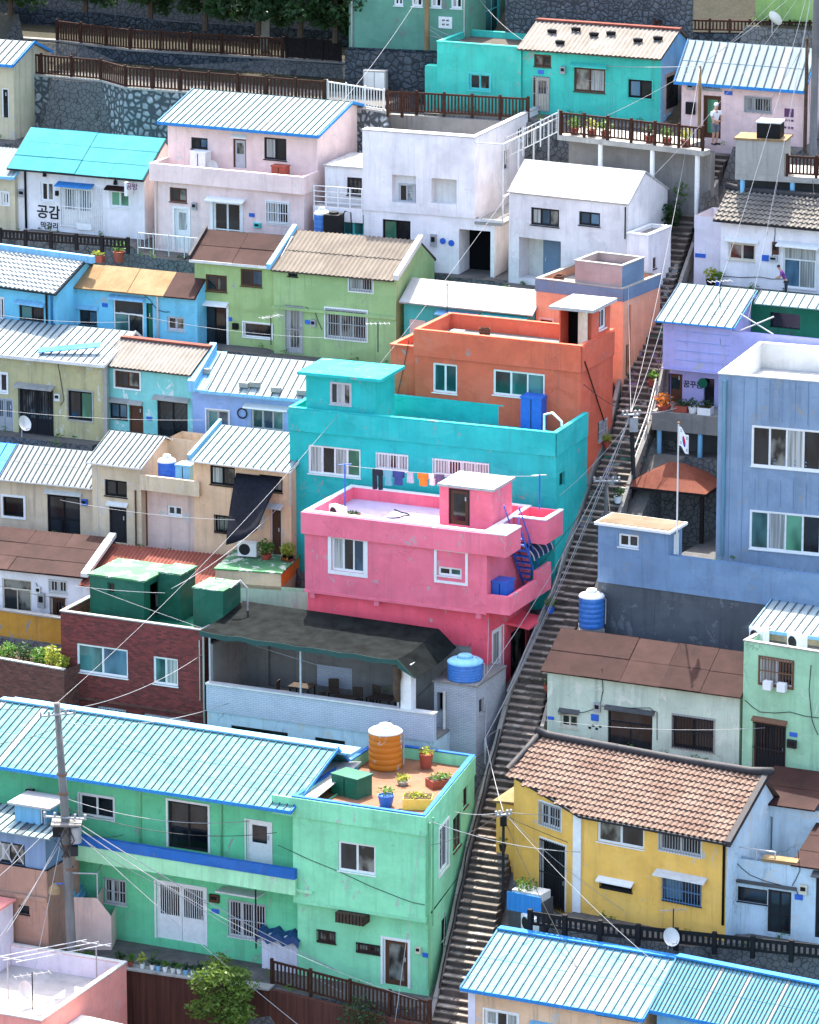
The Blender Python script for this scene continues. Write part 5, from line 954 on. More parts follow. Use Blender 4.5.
h = House('terraced_house', 'brownish pink house with blue clad upper room at the left edge', 'house', (-95, 848), (47, 871.5), 990, 4.6, k=-.7, alley=.5); H7B = h; h.d = 2.4
h.walls('p_brownpink', [W(18.5, 904.5, 29.5, 915, 'G', fr='darkframe', gl='gd')], name='lower_wall'); zl = h.fx(2, 893)[1]; h.part('ledge', MB().box(-.02, -.1, zl - .05, h.w + .02, -.003, zl + .1), 'p_brownpink'); zt = h.fx(2, 829)[1]
h.walls('clad_blue', [W(-20, 838, 25, 866, 'S3', fr='darkframe', gl='gm,gc')], x0=0, x1=h.w - .1, y0=.1, z0=h.h, z1=zt, name='upper_wall'); a = h.fx(0, 841, .1); b = h.fx(24, 864, .1); m = MB()
for p, q in ((0, 12), (12, 24)):
    xa = a[0] + (b[0] - a[0]) * p / 24; xb = a[0] + (b[0] - a[0]) * q / 24; m.obox((xa, .05, b[1]), (xb - xa, 0, a[1] - b[1]), (.03, 0, 0), (0, .02, .03)); m.obox((xa, .03, a[1]), (xb - xa, 0, b[1] - a[1]), (.03, 0, 0), (0, .02, .03))
h.part('cross_bars', m, 'silver'); m = MB(); h.slope(m, 'metal', 0, h.w + .3, -.25, zt - .05, 1.9, zt + .2, .3); h.part('roof', m, ['m_whiteblue', 'ribw']); x0 = h.fx(19, 815, 1.0)[0]; x1 = h.fx(47, 815, 1.0)[0]; zh = h.fx(19, 801, 1.0)[1]
h.walls('t_sky', [W(40, 809, 45, 830, 'G', fr='white', gl='gd')], x0=x0, x1=x1, y0=.7, y1=1.8, z0=zt, z1=zh, name='roof_hut'); h.part('hut_roof', MB().box(x0 - .2, .5, zh, x1 + .4, 2.0, zh + .08), 'whiteroof')
# outdoor stair with pale pink sides
h2 = House('outdoor_stair', 'pale pink plastered outdoor stair beside the big utility pole', 'stair', (70, 897), (97, 898), 960, 2.0, foot=False); m = MB(); w = h2.w; z1 = h2.h
m.poly([(0, 0, -1), (w, 0, -1), (w, 0, z1), (0, 0, z1)]); m.poly([(w, 0, -1), (w + .5, .05, -1), (w + .5, .05, z1 - .7), (w, 0, z1)]); m.poly([(w, 0, -1), (w, 2, -1), (w, 2, z1), (w, 0, z1)]); m.poly([(w + .5, .05, -1), (w + .5, 1.4, -1), (w + .5, 1.4, z1 - .7), (w + .5, .05, z1 - .7)]); m.box(-.8, .3, -1, 0, 2, z1 + 1.0); m.poly([(0, 0, z1), (-.7, 0, z1 + 1.1), (-.7, 0, -1), (0, 0, -1)])
h2.part('side_wall', m, 'p_pinkwhite'); m = MB()
for i in range(8): m.box(.05, .12 + .0, z1 - .9 + i * .2, w - .05, 1.9 - .0, z1 - .88 + i * .2) if i < 2 else m.box(-.05 - i * .12, .2, z1 - .9 + i * .2, w * .6 - i * .12, 1.9, z1 - .72 + i * .2)
h2.part('tread', m, 't_sky'); m = MB()
for q in ((w, .1), (w, 1.6), (0, .1)): m.tube([(*q, z1 - .1), (*q, z1 + .9)], .03, 6)
m.tube([(0, .1, z1 + .9), (w, .1, z1 + .9), (w, 1.6, z1 + .9)], .03, 6); h2.part('handrail', m, 'silver')
h = House('gable_house', 'peach house at the bottom edge with pale blue ribbed roof', 'house', (469, 985), (641, 1014.5), 1052, 4.2); H7C = h
rd = h.ridge(499, 930, -.2); h.walls('p_peach2', [W(484.5, 1009, 518, 1031, 'S3', fr='white', gl='gc,gd', sur=.06), W(597, 1008, 637.5, 1021, 'S2', fr='darkframe', gl='gd'), W(535, 1026, 570, 1040, 'S2', aw=('t_sky', .35, .15))], ridge=rd); h.roof('metal', ('m_blue', 'rib'), rd, .3, .2, trim='t_blue', sp=.3, cap='t_blue')
h.part('corner_trim', MB().box(-.03, -.03, -1, .25, -.002, h.h - .1), 'p_lavwhite')
h = House('gable_house', 'bright blue house at the bottom right corner with finely ribbed blue roof', 'house', (656, 1005), (845, 1043), 1075, 4.4); H7D = h
rd = h.ridge(678, 941, -.15); h.walls('t_sky', [W(760, 1045, 800, 1060, 'S2')], ridge=rd); h.roof('metal', ('m_blue2', 'rib'), rd, .3, .15, trim='t_blue', sp=.16, cap='t_blue')
# ================================================================ RETAINING WALLS, TERRACES, RAILINGS
def at_y(px, py, y):
    d = ray(px, py); return CO + d * ((y - CO.y) / d.y)
UP = V((0, 0, 1))
def ribbon(name, label, pts, zb, mat, t=.25, cat='wall', cop=None):
    """a wall of even thickness along a line of points on its top"""
    m = MB(); pts = [V(p) for p in pts]
    for a, b in zip(pts, pts[1:]):
        e = b - a; n = V((-e.y, e.x, 0)).normalized() * t; c = V((a.x, a.y, zb)); q = V((b.x, b.y, zb))
        m.poly([a, b, q, c]); m.poly([a + n, b + n, q + n, c + n]); m.poly([a, b, b + n, a + n])
    for p in (pts[0], pts[-1]):
        e = (pts[1] - pts[0]) if p is pts[0] else (pts[-1] - pts[-2]); n = V((-e.y, e.x, 0)).normalized() * t; m.poly([p, p + n, V((p.x, p.y, zb)) + n, V((p.x, p.y, zb))])
    o = m.build(name, mat); tag(o, label, cat)
    if cop:
        c = MB()
        for a, b in zip(pts, pts[1:]): e = b - a; n = V((-e.y, e.x, 0)).normalized(); c.obox(a - n * .04 + UP * .003, e, n * (t + .08), UP * .08)
        c.build('coping', cop, o)
    return o
def railing(label, pts, h=.95, mat='wood', ps=1.6, sp=.13, sw=.05, pw=.1, rail=.08, name='railing', group=None, cat='railing', solid=False):
    pts = [V(p) for p in pts]; o = thing(name, label, cat, pts[0], 0, group); B = pts[0]; m = MB(); posts = []
    for i, (a, b) in enumerate(zip(pts, pts[1:])):
        e = b - a; L = e.length; u = e / L; n = V((-u.y, u.x, 0)).normalized(); k = max(1, round(L / ps))
        for j in range(k + (i == len(pts) - 2)): posts.append((a + e * j / k, u, n))
        for z in ((h - rail, h), (.1, .1 + rail * .8)): m.obox(a - B + UP * z[0] - n * .03, e, n * .06, UP * (z[1] - z[0]))
        q = int(L / sp)
        for j in range(q):
            p = a + u * (j + .5) * L / q; m.obox(p - B - u * sw / 2 - n * .015 + UP * (.1 + rail * .8), u * sw, n * .03, UP * (h - rail * 1.8 - .1))
    m.build('slat_panel', mat, o)
    for (p, u, n) in posts: MB().obox(p - B - u * pw / 2 - n * pw / 2 - UP * .15, u * pw, n * pw, UP * (h + .22)).build('post', mat, o)
    return o
# stone wall below the two upper paths
P0 = hill(14, 138, -1.9); yA = radians(-25); z1 = zfor(P0, 73)
FOOT.append((P0 - V((2, 0, 0)), yA, 18, .3, 1.6, P0.z))
tp = [at_z(a, b, z1) for a, b in ((12, 74), (101, 82), (125, 89), (180, 93), (325, 104), (384, 113))]
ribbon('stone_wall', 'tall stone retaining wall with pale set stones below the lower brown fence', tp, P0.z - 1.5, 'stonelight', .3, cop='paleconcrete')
railing('long dark brown slatted fence with a bend along the lower path', [p + V((0, .15, 0)) for p in tp[:5]], .95, 'wood', 1.5, .16, .085)
railing('short white metal railing between the two brown fences', [tp[4] + V((.1, .15, 0)), tp[5] + V((0, .15, 0))], .95, 'offwhite', 1.1, .16, .03, .05, .05)
b0 = at_z(57, 67, z1 - .6); z2 = zfor(b0, 42); tq = [at_z(a, b, z2) for a, b in ((-30, 36), (57, 42), (130, 51), (283, 60), (345, 64))]
nA = V((sin(radians(25)), cos(radians(25)), 0)); d12 = (tq[1] - tp[0]).dot(nA); print('  d12', d12, z1, z2, w2l(tp[0]), w2l(tq[1]))
FOOT.append((tp[0] + V((0, .35, 0)) - V((2, 0, 0)), yA, 20, d12 + .1, 0, z1))
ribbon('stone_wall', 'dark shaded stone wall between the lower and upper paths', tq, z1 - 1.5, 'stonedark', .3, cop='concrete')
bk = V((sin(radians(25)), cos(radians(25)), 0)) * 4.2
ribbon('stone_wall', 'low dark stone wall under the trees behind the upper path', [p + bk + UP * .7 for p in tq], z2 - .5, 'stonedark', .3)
railing('dark brown slatted fence along the upper path under the trees', [p + V((0, .12, 0)) for p in tq[1:4]], .95, 'wood', 1.5, .15, .085)
railing('black panelled fence at the dark end of the upper path', [tq[3] + V((.15, .15, 0)), tq[4] + V((-.2, .15, 0))], 1.0, 'darkwood', .8, .11, .1)
FOOT.append((tq[0] - V((0, .1, 0)), yA, 20, 4.9, 0, z2))
# white railing and brown fence in front of the stone wall
railing('thin white metal railing behind the turquoise roof', [at_z(-30, 131, P0.z), at_z(107, 137, P0.z)], .6, 'white', 1.2, .12, .02, .04, .04)
railing('short brown fence between white railing and lilac house', [at_z(109, 138, P0.z), at_z(165, 142, P0.z)], .8, 'woodgrey', 1.2, .15, .08)
railing('brown fence behind the white screen walled house', [tp[5] + V((.15, .15, -.05)), T2a.wp(-.4, -1.25, -.1), T2.wp(.8, -1.25, -.1)], .95, 'wood', 1.2, .15, .07)
ribbon('retaining_wall', 'rough concrete edge below the brown fence behind the white house', [T2a.wp(-2.6, -1.5, -.15), T2.wp(1.0, -1.5, -.15)], T2a.P.z - 3, 'concrete', .3)
zc = H1A.P.z; c = [at_z(-25, 239, zc), at_z(128, 250.5, zc)]
railing('dark slatted fence in front of the turquoise roofed cafe', c, .5, 'darkwood', 1.1, .17, .1, .13, .1)
railing('thin pale metal railing in front of the lilac house', [at_z(138, 250, zc), at_z(200, 256, zc)], .75, 'silver', .75, .2, .02, .035, .03)
# rubble mound and wall behind the teal houses
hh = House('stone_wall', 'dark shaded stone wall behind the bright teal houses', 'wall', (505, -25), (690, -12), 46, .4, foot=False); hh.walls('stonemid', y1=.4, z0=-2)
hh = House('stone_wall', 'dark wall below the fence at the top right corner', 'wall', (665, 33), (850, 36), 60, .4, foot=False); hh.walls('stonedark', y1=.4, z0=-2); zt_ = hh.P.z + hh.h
railing('brown fence on the wall at the top right corner', [at_z(655, 34, zt_) + V((0, .2, 0)), at_z(690, 33, zt_) + V((0, .2, 0)), at_z(830, 36, zt_) + V((0, .2, 0))], .55, 'wood', .8, .15, .07)
hh = House('rubble_wall', 'low dark rubble wall below the grey green building', 'wall', (345, 50), (440, 54), 100, .8, foot=False); hh.walls('stonedark', y1=.8, z0=-1.5)
hh2 = thing('utility_cabinet', 'pale grey utility cabinet standing against the dark rubble wall', 'cabinet', hh.wp(*((lambda q: (q[0], -.5, q[1]))(hh.fx(363, 90, -.5)))), hh.yaw); MB().box(0, 0, 0, 1.0, .4, .85).build('body', 'paleconcrete', hh2); MB().box(.06, -.02, .06, .48, 0, .78).build('door', 'offwhite', hh2); MB().box(.52, -.02, .06, .94, 0, .78).build('door', 'offwhite', hh2)
# planted terrace on columns beside the stair top
q = at_z(559, 135, T2.P.z - .02); TR = House('terrace', 'concrete terrace on white columns in front of the bright teal house', 'terrace', (559, 135), (702, 151), 0, 2.2, base=(q.x, q.y, T2.P.z - 1.75), alley=0)
TR.part('slab', MB().box(-.05, -.05, TR.h - .2, TR.w + .1, .5, TR.h).box(-.05, .5, TR.h - .2, TR.w - 1.1, 2.3, TR.h), 'paleconcrete'); TR.walls('concrete', x0=0, y0=.8, y1=1.1, z0=-2, z1=TR.h - .2, name='back_wall')
for a in (599, 651, 696): x = TR.fx(a, 160)[0]; TR.part('column', MB().tube([(x, .12, -1.5), (x, .12, TR.h - .2)], .1, 10), 'white')
railing('brown wooden fence round the planted terrace by the stair top', [TR.wp(.05, .06, TR.h), TR.wp(TR.w, .06, TR.h)], .95, 'wood', 1.15, .17, .06)
railing('white metal railing climbing to the terrace beside the white house', [TR.wp(-2.2, -.6, TR.h - 1.2), TR.wp(-.1, .1, TR.h)], .95, 'offwhite', .9, .18, .025, .05, .05)
zd = T3.P.z - .25; q = at_z(735, 174, zd); DK = House('terrace', 'concrete deck on pale columns below the small pink house', 'terrace', (735, 174), (845, 180), 0, 2.6, base=(q.x, q.y, zd - 1.1), alley=0)
DK.part('slab', MB().box(0, 0, DK.h - .22, DK.w, 2.6, DK.h), 'paleconcrete'); DK.walls('darkconcrete', x0=0, y0=.9, y1=1.1, z0=-1, z1=DK.h - .22, name='back_wall')
for a in (742, 792, 830): x = DK.fx(a, 180)[0]; DK.part('column', MB().tube([(x, .12, -1), (x, .12, DK.h - .22)], .1, 10), 't_sky')
o = thing('concrete_tank', 'square pale concrete tank at the stair top below the pink house', 'tank', DK.wp(0, .02, DK.h), DK.yaw); x1 = DK.fx(784, 170)[0]; MB().box(0, 0, .003, x1, 1.2, 1.4).build('body', 'paleconcrete', o); MB().box(-.06, -.06, 1.4, x1 + .06, 1.25, 1.48).build('lid', 'r_tan', o)
railing('dark brown fence on the deck at the right edge', [DK.wp(x1 + .1, .1, DK.h), DK.wp(DK.w, .1, DK.h)], .85, 'wood', 1.0, .14, .07)
q = at_z(652, 411, H2E.P.z); PT = House('terrace', 'stained concrete planter terrace on pale columns below the periwinkle house', 'terrace', (652, 411), (716, 417), 0, 1.6, base=(q.x, q.y, H2E.P.z - 1.7), alley=0)
PT.part('slab', MB().box(0, 0, PT.h - .75, PT.w + .3, 1.6, PT.h), 'concrete'); PT.walls('darkconcrete', x0=0, x1=PT.w + .3, y0=1.0, y1=1.2, z0=-1, z1=PT.h - .76, name='back_wall')
for a in (658, 699): x = PT.fx(a, 440)[0]; PT.part('column', MB().tube([(x, .15, -1), (x, .15, PT.h - .75)], .1, 10), 't_sky')
zy = H6C.P.z; railing('dark concrete balustrade in front of the yellow house', [at_z(530, 927, zy), at_z(600, 938, zy), at_z(830, 962, zy)], .6, 'black', 1.5, .2, .1, .16, .14)
# white handrails along the stairs
def stairpt(off, ly, dz=0): return l2w(stx(ly) + off, ly) + V((0, 0, dz + .1))
def handrail(label, off, y0, y1, mat='offwhite', ps=1.5):
    n = max(2, int((y1 - y0) / ps)); L = [stairpt(off, y0 + (y1 - y0) * i / n) for i in range(n + 1)]; o = thing('handrail', label, 'handrail', L[0]); B = L[0]
    for z in (.45, .9): MB().tube([p - B + UP * z for p in L], .025, 6).build('rail', mat, o)
    for p in L: MB().tube([p - B - UP * .3, p - B + UP * .9], .025, 6).build('post', mat, o)
handrail('white tubular handrail along the left side of the upper stairs', -.82, 10.2, 16.6); handrail('short white handrail on the right of the stairs below the periwinkle house', 0.82, 2.6, 5.6)
def wallwood():
    t = NT('wood_wall', .75, .25); v = t.coord((7, 7, .25), rnd=False); return t.col(t.mix(t.ramp(t.noise(v, 1.0, 6, .6), .35, .65), (.045, .016, .012, 1), (.1, .036, .024, 1)))
R_['wallwood'] = wallwood
# ================================================================ BOTTOM LEFT: WOODEN WALL, LEDGE AND FENCE
zl = H6A.P.z - .1; lp = [at_z(104, 966, zl), at_z(270, 990, zl)]
ribbon('wooden_wall', 'reddish brown wooden retaining wall below the mint house', [lp[0], lp[1], at_z(430, 1028, zl)], zl - 4, 'wallwood', .2)
led = MB(); e = lp[1] - lp[0]; n = V((-e.y, e.x, 0)).normalized(); led.obox(lp[0] - n * .12 + UP * .003, e, n * .55, UP * .06); o = led.build('plant_ledge', 'paleconcrete'); tag(o, 'long stone ledge carrying a row of small pots by the mint house', 'ledge')
railing('dark brown wooden fence in front of the mint corner house', [at_z(272, 985, zl), at_z(430, 1027, zl)], .95, 'wood', 1.6, .17, .07)
FOOT.append((lp[0] + n * .2, atan2(e.y, e.x), 12, .9, 0, zl)); FOOT.append((lp[0] - n * 3.2, atan2(e.y, e.x), 12, 3.2, 0, zl - 3.2))
# ================================================================ TANKS AND BOXES
def tank(label, P, r, hgt, body='skyplastic', lid='skyplastic', top='white', group=None, name='water_tank', stand=0):
    o = thing(name, label, 'water tank', P, 0, group); prof = [(0, 0), (r * .97, 0), (r, .03)]
    for i in range(1, 6): z = hgt * i / 6; prof += [(r, z - .03), (r * .965, z), (r, z + .03)]
    prof += [(r, hgt), (r * .95, hgt + .05)]; MB().lathe((0, 0, 0), prof, 22).build('body', body, o, True)
    MB().lathe((0, 0, 0), [(r * 1.02, hgt + .02), (r * 1.02, hgt + .06), (r * .9, hgt + .12), (r * .45, hgt + .2), (r * .45, hgt + .2)], 22).build('top', top, o, True)
    MB().lathe((0, 0, 0), [(r * .42, hgt + .16), (r * .42, hgt + .28), (r * .36, hgt + .31), (0, hgt + .31)], 16).build('lid', top, o, True)
    m = MB(); m.tube([(r + .04, 0, .1), (r + .05, 0, hgt * .9), (r * .6, 0, hgt + .2)], .025, 6); m.build('pipe', 'greybar', o, True)
    if stand: MB().box(-r, -r, -stand, r, r, -.003).build('stand', 'concrete', o)
    return o
x, z = H1C.fx(322, 243, -.75); tank('blue water tank behind the grey slate roof of the green house', H1C.wp(x, -.75, z), .33, 1.2, stand=max(z, 0) + .3); x2, z2_ = H1C.fx(334, 246, -.95)
o = thing('water_tank', 'black square water tank beside a blue tank behind the slate roof', 'water tank', H1C.wp(x2, -.95, z2_), H1C.yaw); MB().box(-.33, -.33, 0, .33, .33, 1.35).build('body', 'black', o); MB().box(-.33, -.33, -max(z2_, 0) - .3, .33, .33, -.003).build('stand', 'concrete', o); MB().lathe((0, 0, 0), [(.2, 1.34), (.2, 1.44), (0, 1.46)], 14).build('lid', 'darkframe', o); MB().tube([(.34, 0, 1.2), (.5, 0, 1.5), (.75, 0, 1.45), (.8, 0, .3)], .03, 6).build('pipe', 'black', o, True)
x, zz = HW.fx(592, 626, -.45); tank('blue water tank with white cap standing by the stairs on the brown roof', HW.wp(x, -.5, zz), .48, 1.15, stand=max(zz, 0) + .6)
x, y = H5S.tz(464, 679, H5S.h + .08); o = tank('round blue water tank with pale top on the white brick block', H5S.wp(x, max(.65, y + .1), H5S.h + .08), .66, .62, top='t_sky'); 
x, y = H6B.tz(381, 770, ZM); R_['tank_orange'] = None
def tankmat():
    t = NT('tank_paint', .6, .3); v = t.coord((1.2, 1.2, .8)); s = t.ramp(t.noise(v, 1.4, 7, .7, .5), .57, .6); return t.col(t.mix(s, (.5, .15, .012, 1), (.42, .4, .36, 1)))
R_['tank_orange'] = tankmat; tank('orange water tank with peeling grey paint on the mint roof', H6B.wp(x, y + .4, ZM), .62, 1.35, 'tank_orange')
def chest(label, P, yaw, w, d, hgt, mat, lid, name='storage_box', cat='box'):
    o = thing(name, label, cat, P, yaw); MB().box(-w / 2, -d / 2, 0, w / 2, d / 2, hgt).build('body', mat, o); MB().box(-w / 2 - .03, -d / 2 - .03, hgt + .002, w / 2 + .03, d / 2 + .03, hgt + .06).build('lid', lid, o)
    m = MB(); m.box(-.01, -d / 2 - .025, .05, .01, -d / 2 - .002, hgt - .03); m.build('seam', 'darkframe', o); return o
x, y = H6B.tz(347, 797, ZM); chest('dark green water box on the mint roof beside the orange tank', H6B.wp(x, y + .4, ZM), H6B.yaw - .25, 1.2, .85, .72, 'greenbox', 'greenbox')
x, y = H3E.tz(532, 430, H3E.h - .75); o = chest('bright blue box tank on the teal roof below the orange wall', H3E.wp(x + .1, max(y, .75), H3E.h - .75), H3E.yaw, .85, .8, 1.35, 'bluepaint', 'bluepaint', 'water_tank', 'water tank')
za = H4D.fx(484, 594)[1]; chest('blue water tank on the pink side balcony under the steel stair', H4D.wp(H4D.w + .35, .75, H4D.fx(310, 590)[1] + .09), H4D.yaw, .6, .7, .98, 'bluepaint', 'bluepaint', 'water_tank', 'water tank')
x, y = H4B.tz(167, 484, Z4B); tank('dark blue water tank with pale lid on the stained balcony', H4B.wp(H4B.fx(167, 470, .6)[0], .6, Z4B), .36, .95, 'bluepaint'); x = H4B.fx(186, 470, .55)[0]; chest('pale blue box tank beside the dark blue tank on the balcony', H4B.wp(x, .55, Z4B), H4B.yaw, .62, .6, .95, 't_sky', 't_sky', 'water_tank', 'water tank')
x, y = DK.fx(770, 132, .5); chest('black square tank standing on the pale concrete tank', DK.wp(DK.fx(770, 140, .5)[0], .55, DK.h + 1.485), DK.yaw, .95, .8, .6, 'black', 'offwhite', 'water_tank', 'water tank')
def aircon(label, P, yaw):
    o = thing('air_conditioner', label, 'air conditioner', P, yaw, 'outdoor air conditioner units'); MB().box(-.38, -.15, .06, .38, .15, .62).build('body', 'white', o)
    m = MB().lathe((-.1, -.155, .34), [(0, 0), (.07, 0), (.07, .01), (.21, .01), (.23, 0)], 18, axis=Matrix.Rotation(pi / 2, 3, 'X')); m.build('fan_grille', 'darkframe', o)
    for q in (-.3, .24): MB().box(q, -.13, 0, q + .06, .13, .06).build('foot', 'darkframe', o)
x, y = H4D.tz(338, 511, ZPK); aircon('white air conditioner on the pink roof terrace corner', H4D.wp(H4D.fx(338, 505, .7)[0], .7, ZPK), H4D.yaw - .5)
x, y = H4E.tz(248, 557, H4E.h + .06); aircon('white air conditioner on the worn green annex roof', H4E.wp(x, y, H4E.h + .06), H4E.yaw)
x, y = H7C.tz(530, 931, H7C.h + 1.0); aircon('white air conditioner behind the ridge of the pale blue roof', at_z(530, 932, H7C.P.z + H7C.h + .75), H7C.yaw - .6)
zr = H5E.h - .45
for a, b, l in ((759, 645, 'white air conditioner at the left corner of the mint roof'), (797, 651, 'white air conditioner in the middle of the narrow mint roof')): x, y = H5E.tz(a, b, zr); aircon(l, H5E.wp(x, max(.5, y), zr), H5E.yaw - .4)
x, zz = H1B.fx(200, 166, .7); chest('white cabinet on the lilac balcony next to a dish', H1B.wp(x, .75, H1B.h + .02), H1B.yaw, .72, .5, 1.05, 'white', 'white', 'cabinet', 'cabinet'); x = H1B.fx(280, 170, .5)[0]; chest('dark red box on the lilac balcony', H1B.wp(x, .55, H1B.h + .02), H1B.yaw, .65, .4, .8, 'terracotta', 'terracotta')
# ================================================================ SATELLITE DISHES
def dish(label, P, yaw, r=.36, mast=.5):
    o = thing('satellite_dish', label, 'satellite dish', P, yaw, 'satellite dishes'); MB().tube([(0, 0, 0), (0, 0, mast)], .025, 6).build('mast', 'greybar', o)
    R = Matrix.Rotation(radians(62), 3, 'X'); MB().lathe((0, -.08, mast + .05), [(0, 0)] + [(r * i / 6, .18 * r * (i / 6) ** 2 * 2) for i in range(1, 7)], 20, axis=R).build('reflector', 'offwhite', o, True)
    MB().tube([(0, -.05, mast - .2), (0, -.5, mast - .05), (0, -.52, mast + .1)], .015, 5).build('arm', 'greybar', o)
x, y = H1B.fx(210, 166, .6); dish('white dish beside the cabinet on the lilac balcony', H1B.wp(x, .6, H1B.h), H1B.yaw + 1.2, .3, .45)
dish('white dish behind the beige roof at the left edge', at_z(22, 437, H1A.P.z - 6.2), .9, .33, .5); dish('white dish on the coral roof terrace', H7A.wp(*H7A.tz(22, 1006, Z7), Z7), 1.0, .38, .5)
dish('white dish on the ridge of the bright blue roof', H7D.wp(*H7D.tz(668, 949, H7D.h + 1.0), H7D.h + 1.0), .6, .34, .4); dish('white dish on the fence at the top right', at_z(772, 33, zt_ + .2), 2.3, .35, .5)
# ================================================================ POTS AND PLANTS
RP = random.Random(11)
def pot(label, P, r=.18, hgt=.28, mat='terracotta', leaf='leaf', size=.3, n=60, group=None, yaw=0, square=False, wide=1.0):
    o = thing('potted_plant', label, 'potted plant', P, yaw, group); m = MB()
    if square: m.box(-r * wide, -r, 0, r * wide, r, hgt)
    else: m.lathe((0, 0, 0), [(0, 0), (r * .72, 0), (r, hgt), (r * .9, hgt), (r * .85, hgt * .86), (0, hgt * .86)], 14)
    m.build('pot', mat, o)
    if square: MB().box(-r * wide + .03, -r + .03, hgt + .001, r * wide - .03, r - .03, hgt + .02).build('soil', 'soil', o)
    m = MB(); m.leaves((0, 0, hgt + size * .45), (r * wide * .95 + size * .25, r + size * .2, size * .55), n, .13, rnd=RP)
    for _ in range(8): a = RP.uniform(0, 6.28); m.tube([(0, 0, hgt * .9), (cos(a) * r * .4, sin(a) * r * .4, hgt + size * .5)], .008, 4)
    m.build('foliage', leaf, o); return o
z = H1A.P.z - .6; g = 'plants in front of the cafe fence'
pot('terracotta trough of yellow flowers below the cafe fence', at_z(98, 262, z), .16, .28, 'terracotta', 'leafyellow', .2, 50, g, H1A.yaw, True, 1.7); pot('large terracotta pot with leafy plant below the cafe fence', at_z(119, 262, z), .25, .45, 'terracotta', 'leaf', .5, 110, g)
pot('small dark shrub pot at the cafe lattice gate', at_z(96.5, 231, H1A.P.z), .1, .12, 'black', 'leafdark', .3, 60)
z = H1B.P.z - .4; pot('red trough beside the lilac house steps', at_z(187, 268, z), .2, .3, 'terracotta', 'leafdark', .3, 70, None, H1B.yaw, True, 2.0)
for i, (a, c, l) in enumerate(((575, 'leaf', 'leafy green plant at the left of the fenced terrace'), (592, 'leafyellow', 'yellow flowering plant behind the terrace fence'), (606, 'leaf', 'second green plant behind the terrace fence'), (650, 'leafdark', 'dark green plant near the middle terrace post'), (668, 'leaf', 'green plant in red pot behind the terrace fence'), (686, 'leafyellow', 'tall yellow plant in a red pot at the terrace corner'))):
    x = TR.fx(a, 140, .5)[0]; pot(l, TR.wp(x, .45, TR.h), .2, .28, 'terracotta', c, .5, 90, 'plants on the fenced terrace')
pot('orange and yellow plant on the stained planter terrace', PT.wp(PT.fx(664, 408, .3)[0], .3, PT.h), .3, .2, 'terracotta', 'leaforange', .5, 170, 'pots on the stained planter terrace')
pot('brown trough on the stained planter terrace', PT.wp(PT.fx(681, 408, .3)[0], .35, PT.h), .2, .25, 'terracotta', 'leafdark', .25, 60, 'pots on the stained planter terrace', PT.yaw, True, 1.4)
pot('round white pot on the stained planter terrace', PT.wp(PT.fx(693, 410, .3)[0], .3, PT.h), .2, .26, 'white', 'leafdark', .35, 60, 'pots on the stained planter terrace'); pot('square white pot on the stained planter terrace', PT.wp(PT.fx(705.5, 411, .3)[0], .3, PT.h), .22, .28, 'white', 'leafdark', .3, 60, 'pots on the stained planter terrace', PT.yaw, True, 1.2)
pot('bright green plants in dark pot beside the blue tiled house', H1H.wp(H1H.fx(711, 282, -.4)[0], -.4, 0), .22, .25, 'black', 'leafyellow', .5, 130); pot('small green plant in blue pot beside the blue tiled house', H1H.wp(H1H.fx(719, 283, -.4)[0], -.45, 0), .16, .25, 'bluepaint', 'leaf', .4, 80)
for a, b, s, l in ((266, 552, .62, 'bushy green shrub in a red pot on the green annex roof'), (288, 553, .5, 'pale green shrub in a dark pot on the green annex roof')): x = H4E.fx(a, 550, 1.7)[0]; pot(l, H4E.wp(x, 1.7, H4E.h + .06), .22, .22, 'terracotta' if a < 280 else 'black', 'leafyellow' if a > 280 else 'leaf', s, 240)
x, y = H4E.tz(297, 561, H4E.h + .06); pot('low orange dish of seedlings on the green annex roof', H4E.wp(min(x, H4E.w - .2), y, H4E.h + .06), .3, .1, 'terracotta', 'leaforange', .1, 40)
g = 'planters on the mint roof'
for a, b, r, hh_, mt, lf, s, sq, wd, l in ((426, 768, .27, .55, 'terracotta', 'leafyellow', .25, False, 1, 'tall red pot at the back corner of the mint roof'), (386, 806, .3, .42, 'bluepaint', 'leaf', .3, False, 1, 'blue tub with green plant at the front of the mint roof'), (418, 807, .35, .4, 'p_yellow', 'leafyellow', .12, True, 1.5, 'yellow trough of pale stones and seedlings on the mint roof'), (440, 786, .3, .3, 'terracotta', 'leaf', .2, True, 1.5, 'long red planter at the right parapet of the mint roof'), (403, 785, .22, .14, 'paleconcrete', 'leafyellow', .3, False, 1, 'low grey pot in the middle of the mint roof')):
    x, y = H6B.tz(a, b, ZM); pot(l, H6B.wp(min(x, H6B.w - .5), max(y, .4), ZM), r, hh_, mt, lf, s, 80, g, H6B.yaw + (.9 if a == 440 else .35 if sq else 0), sq, wd)
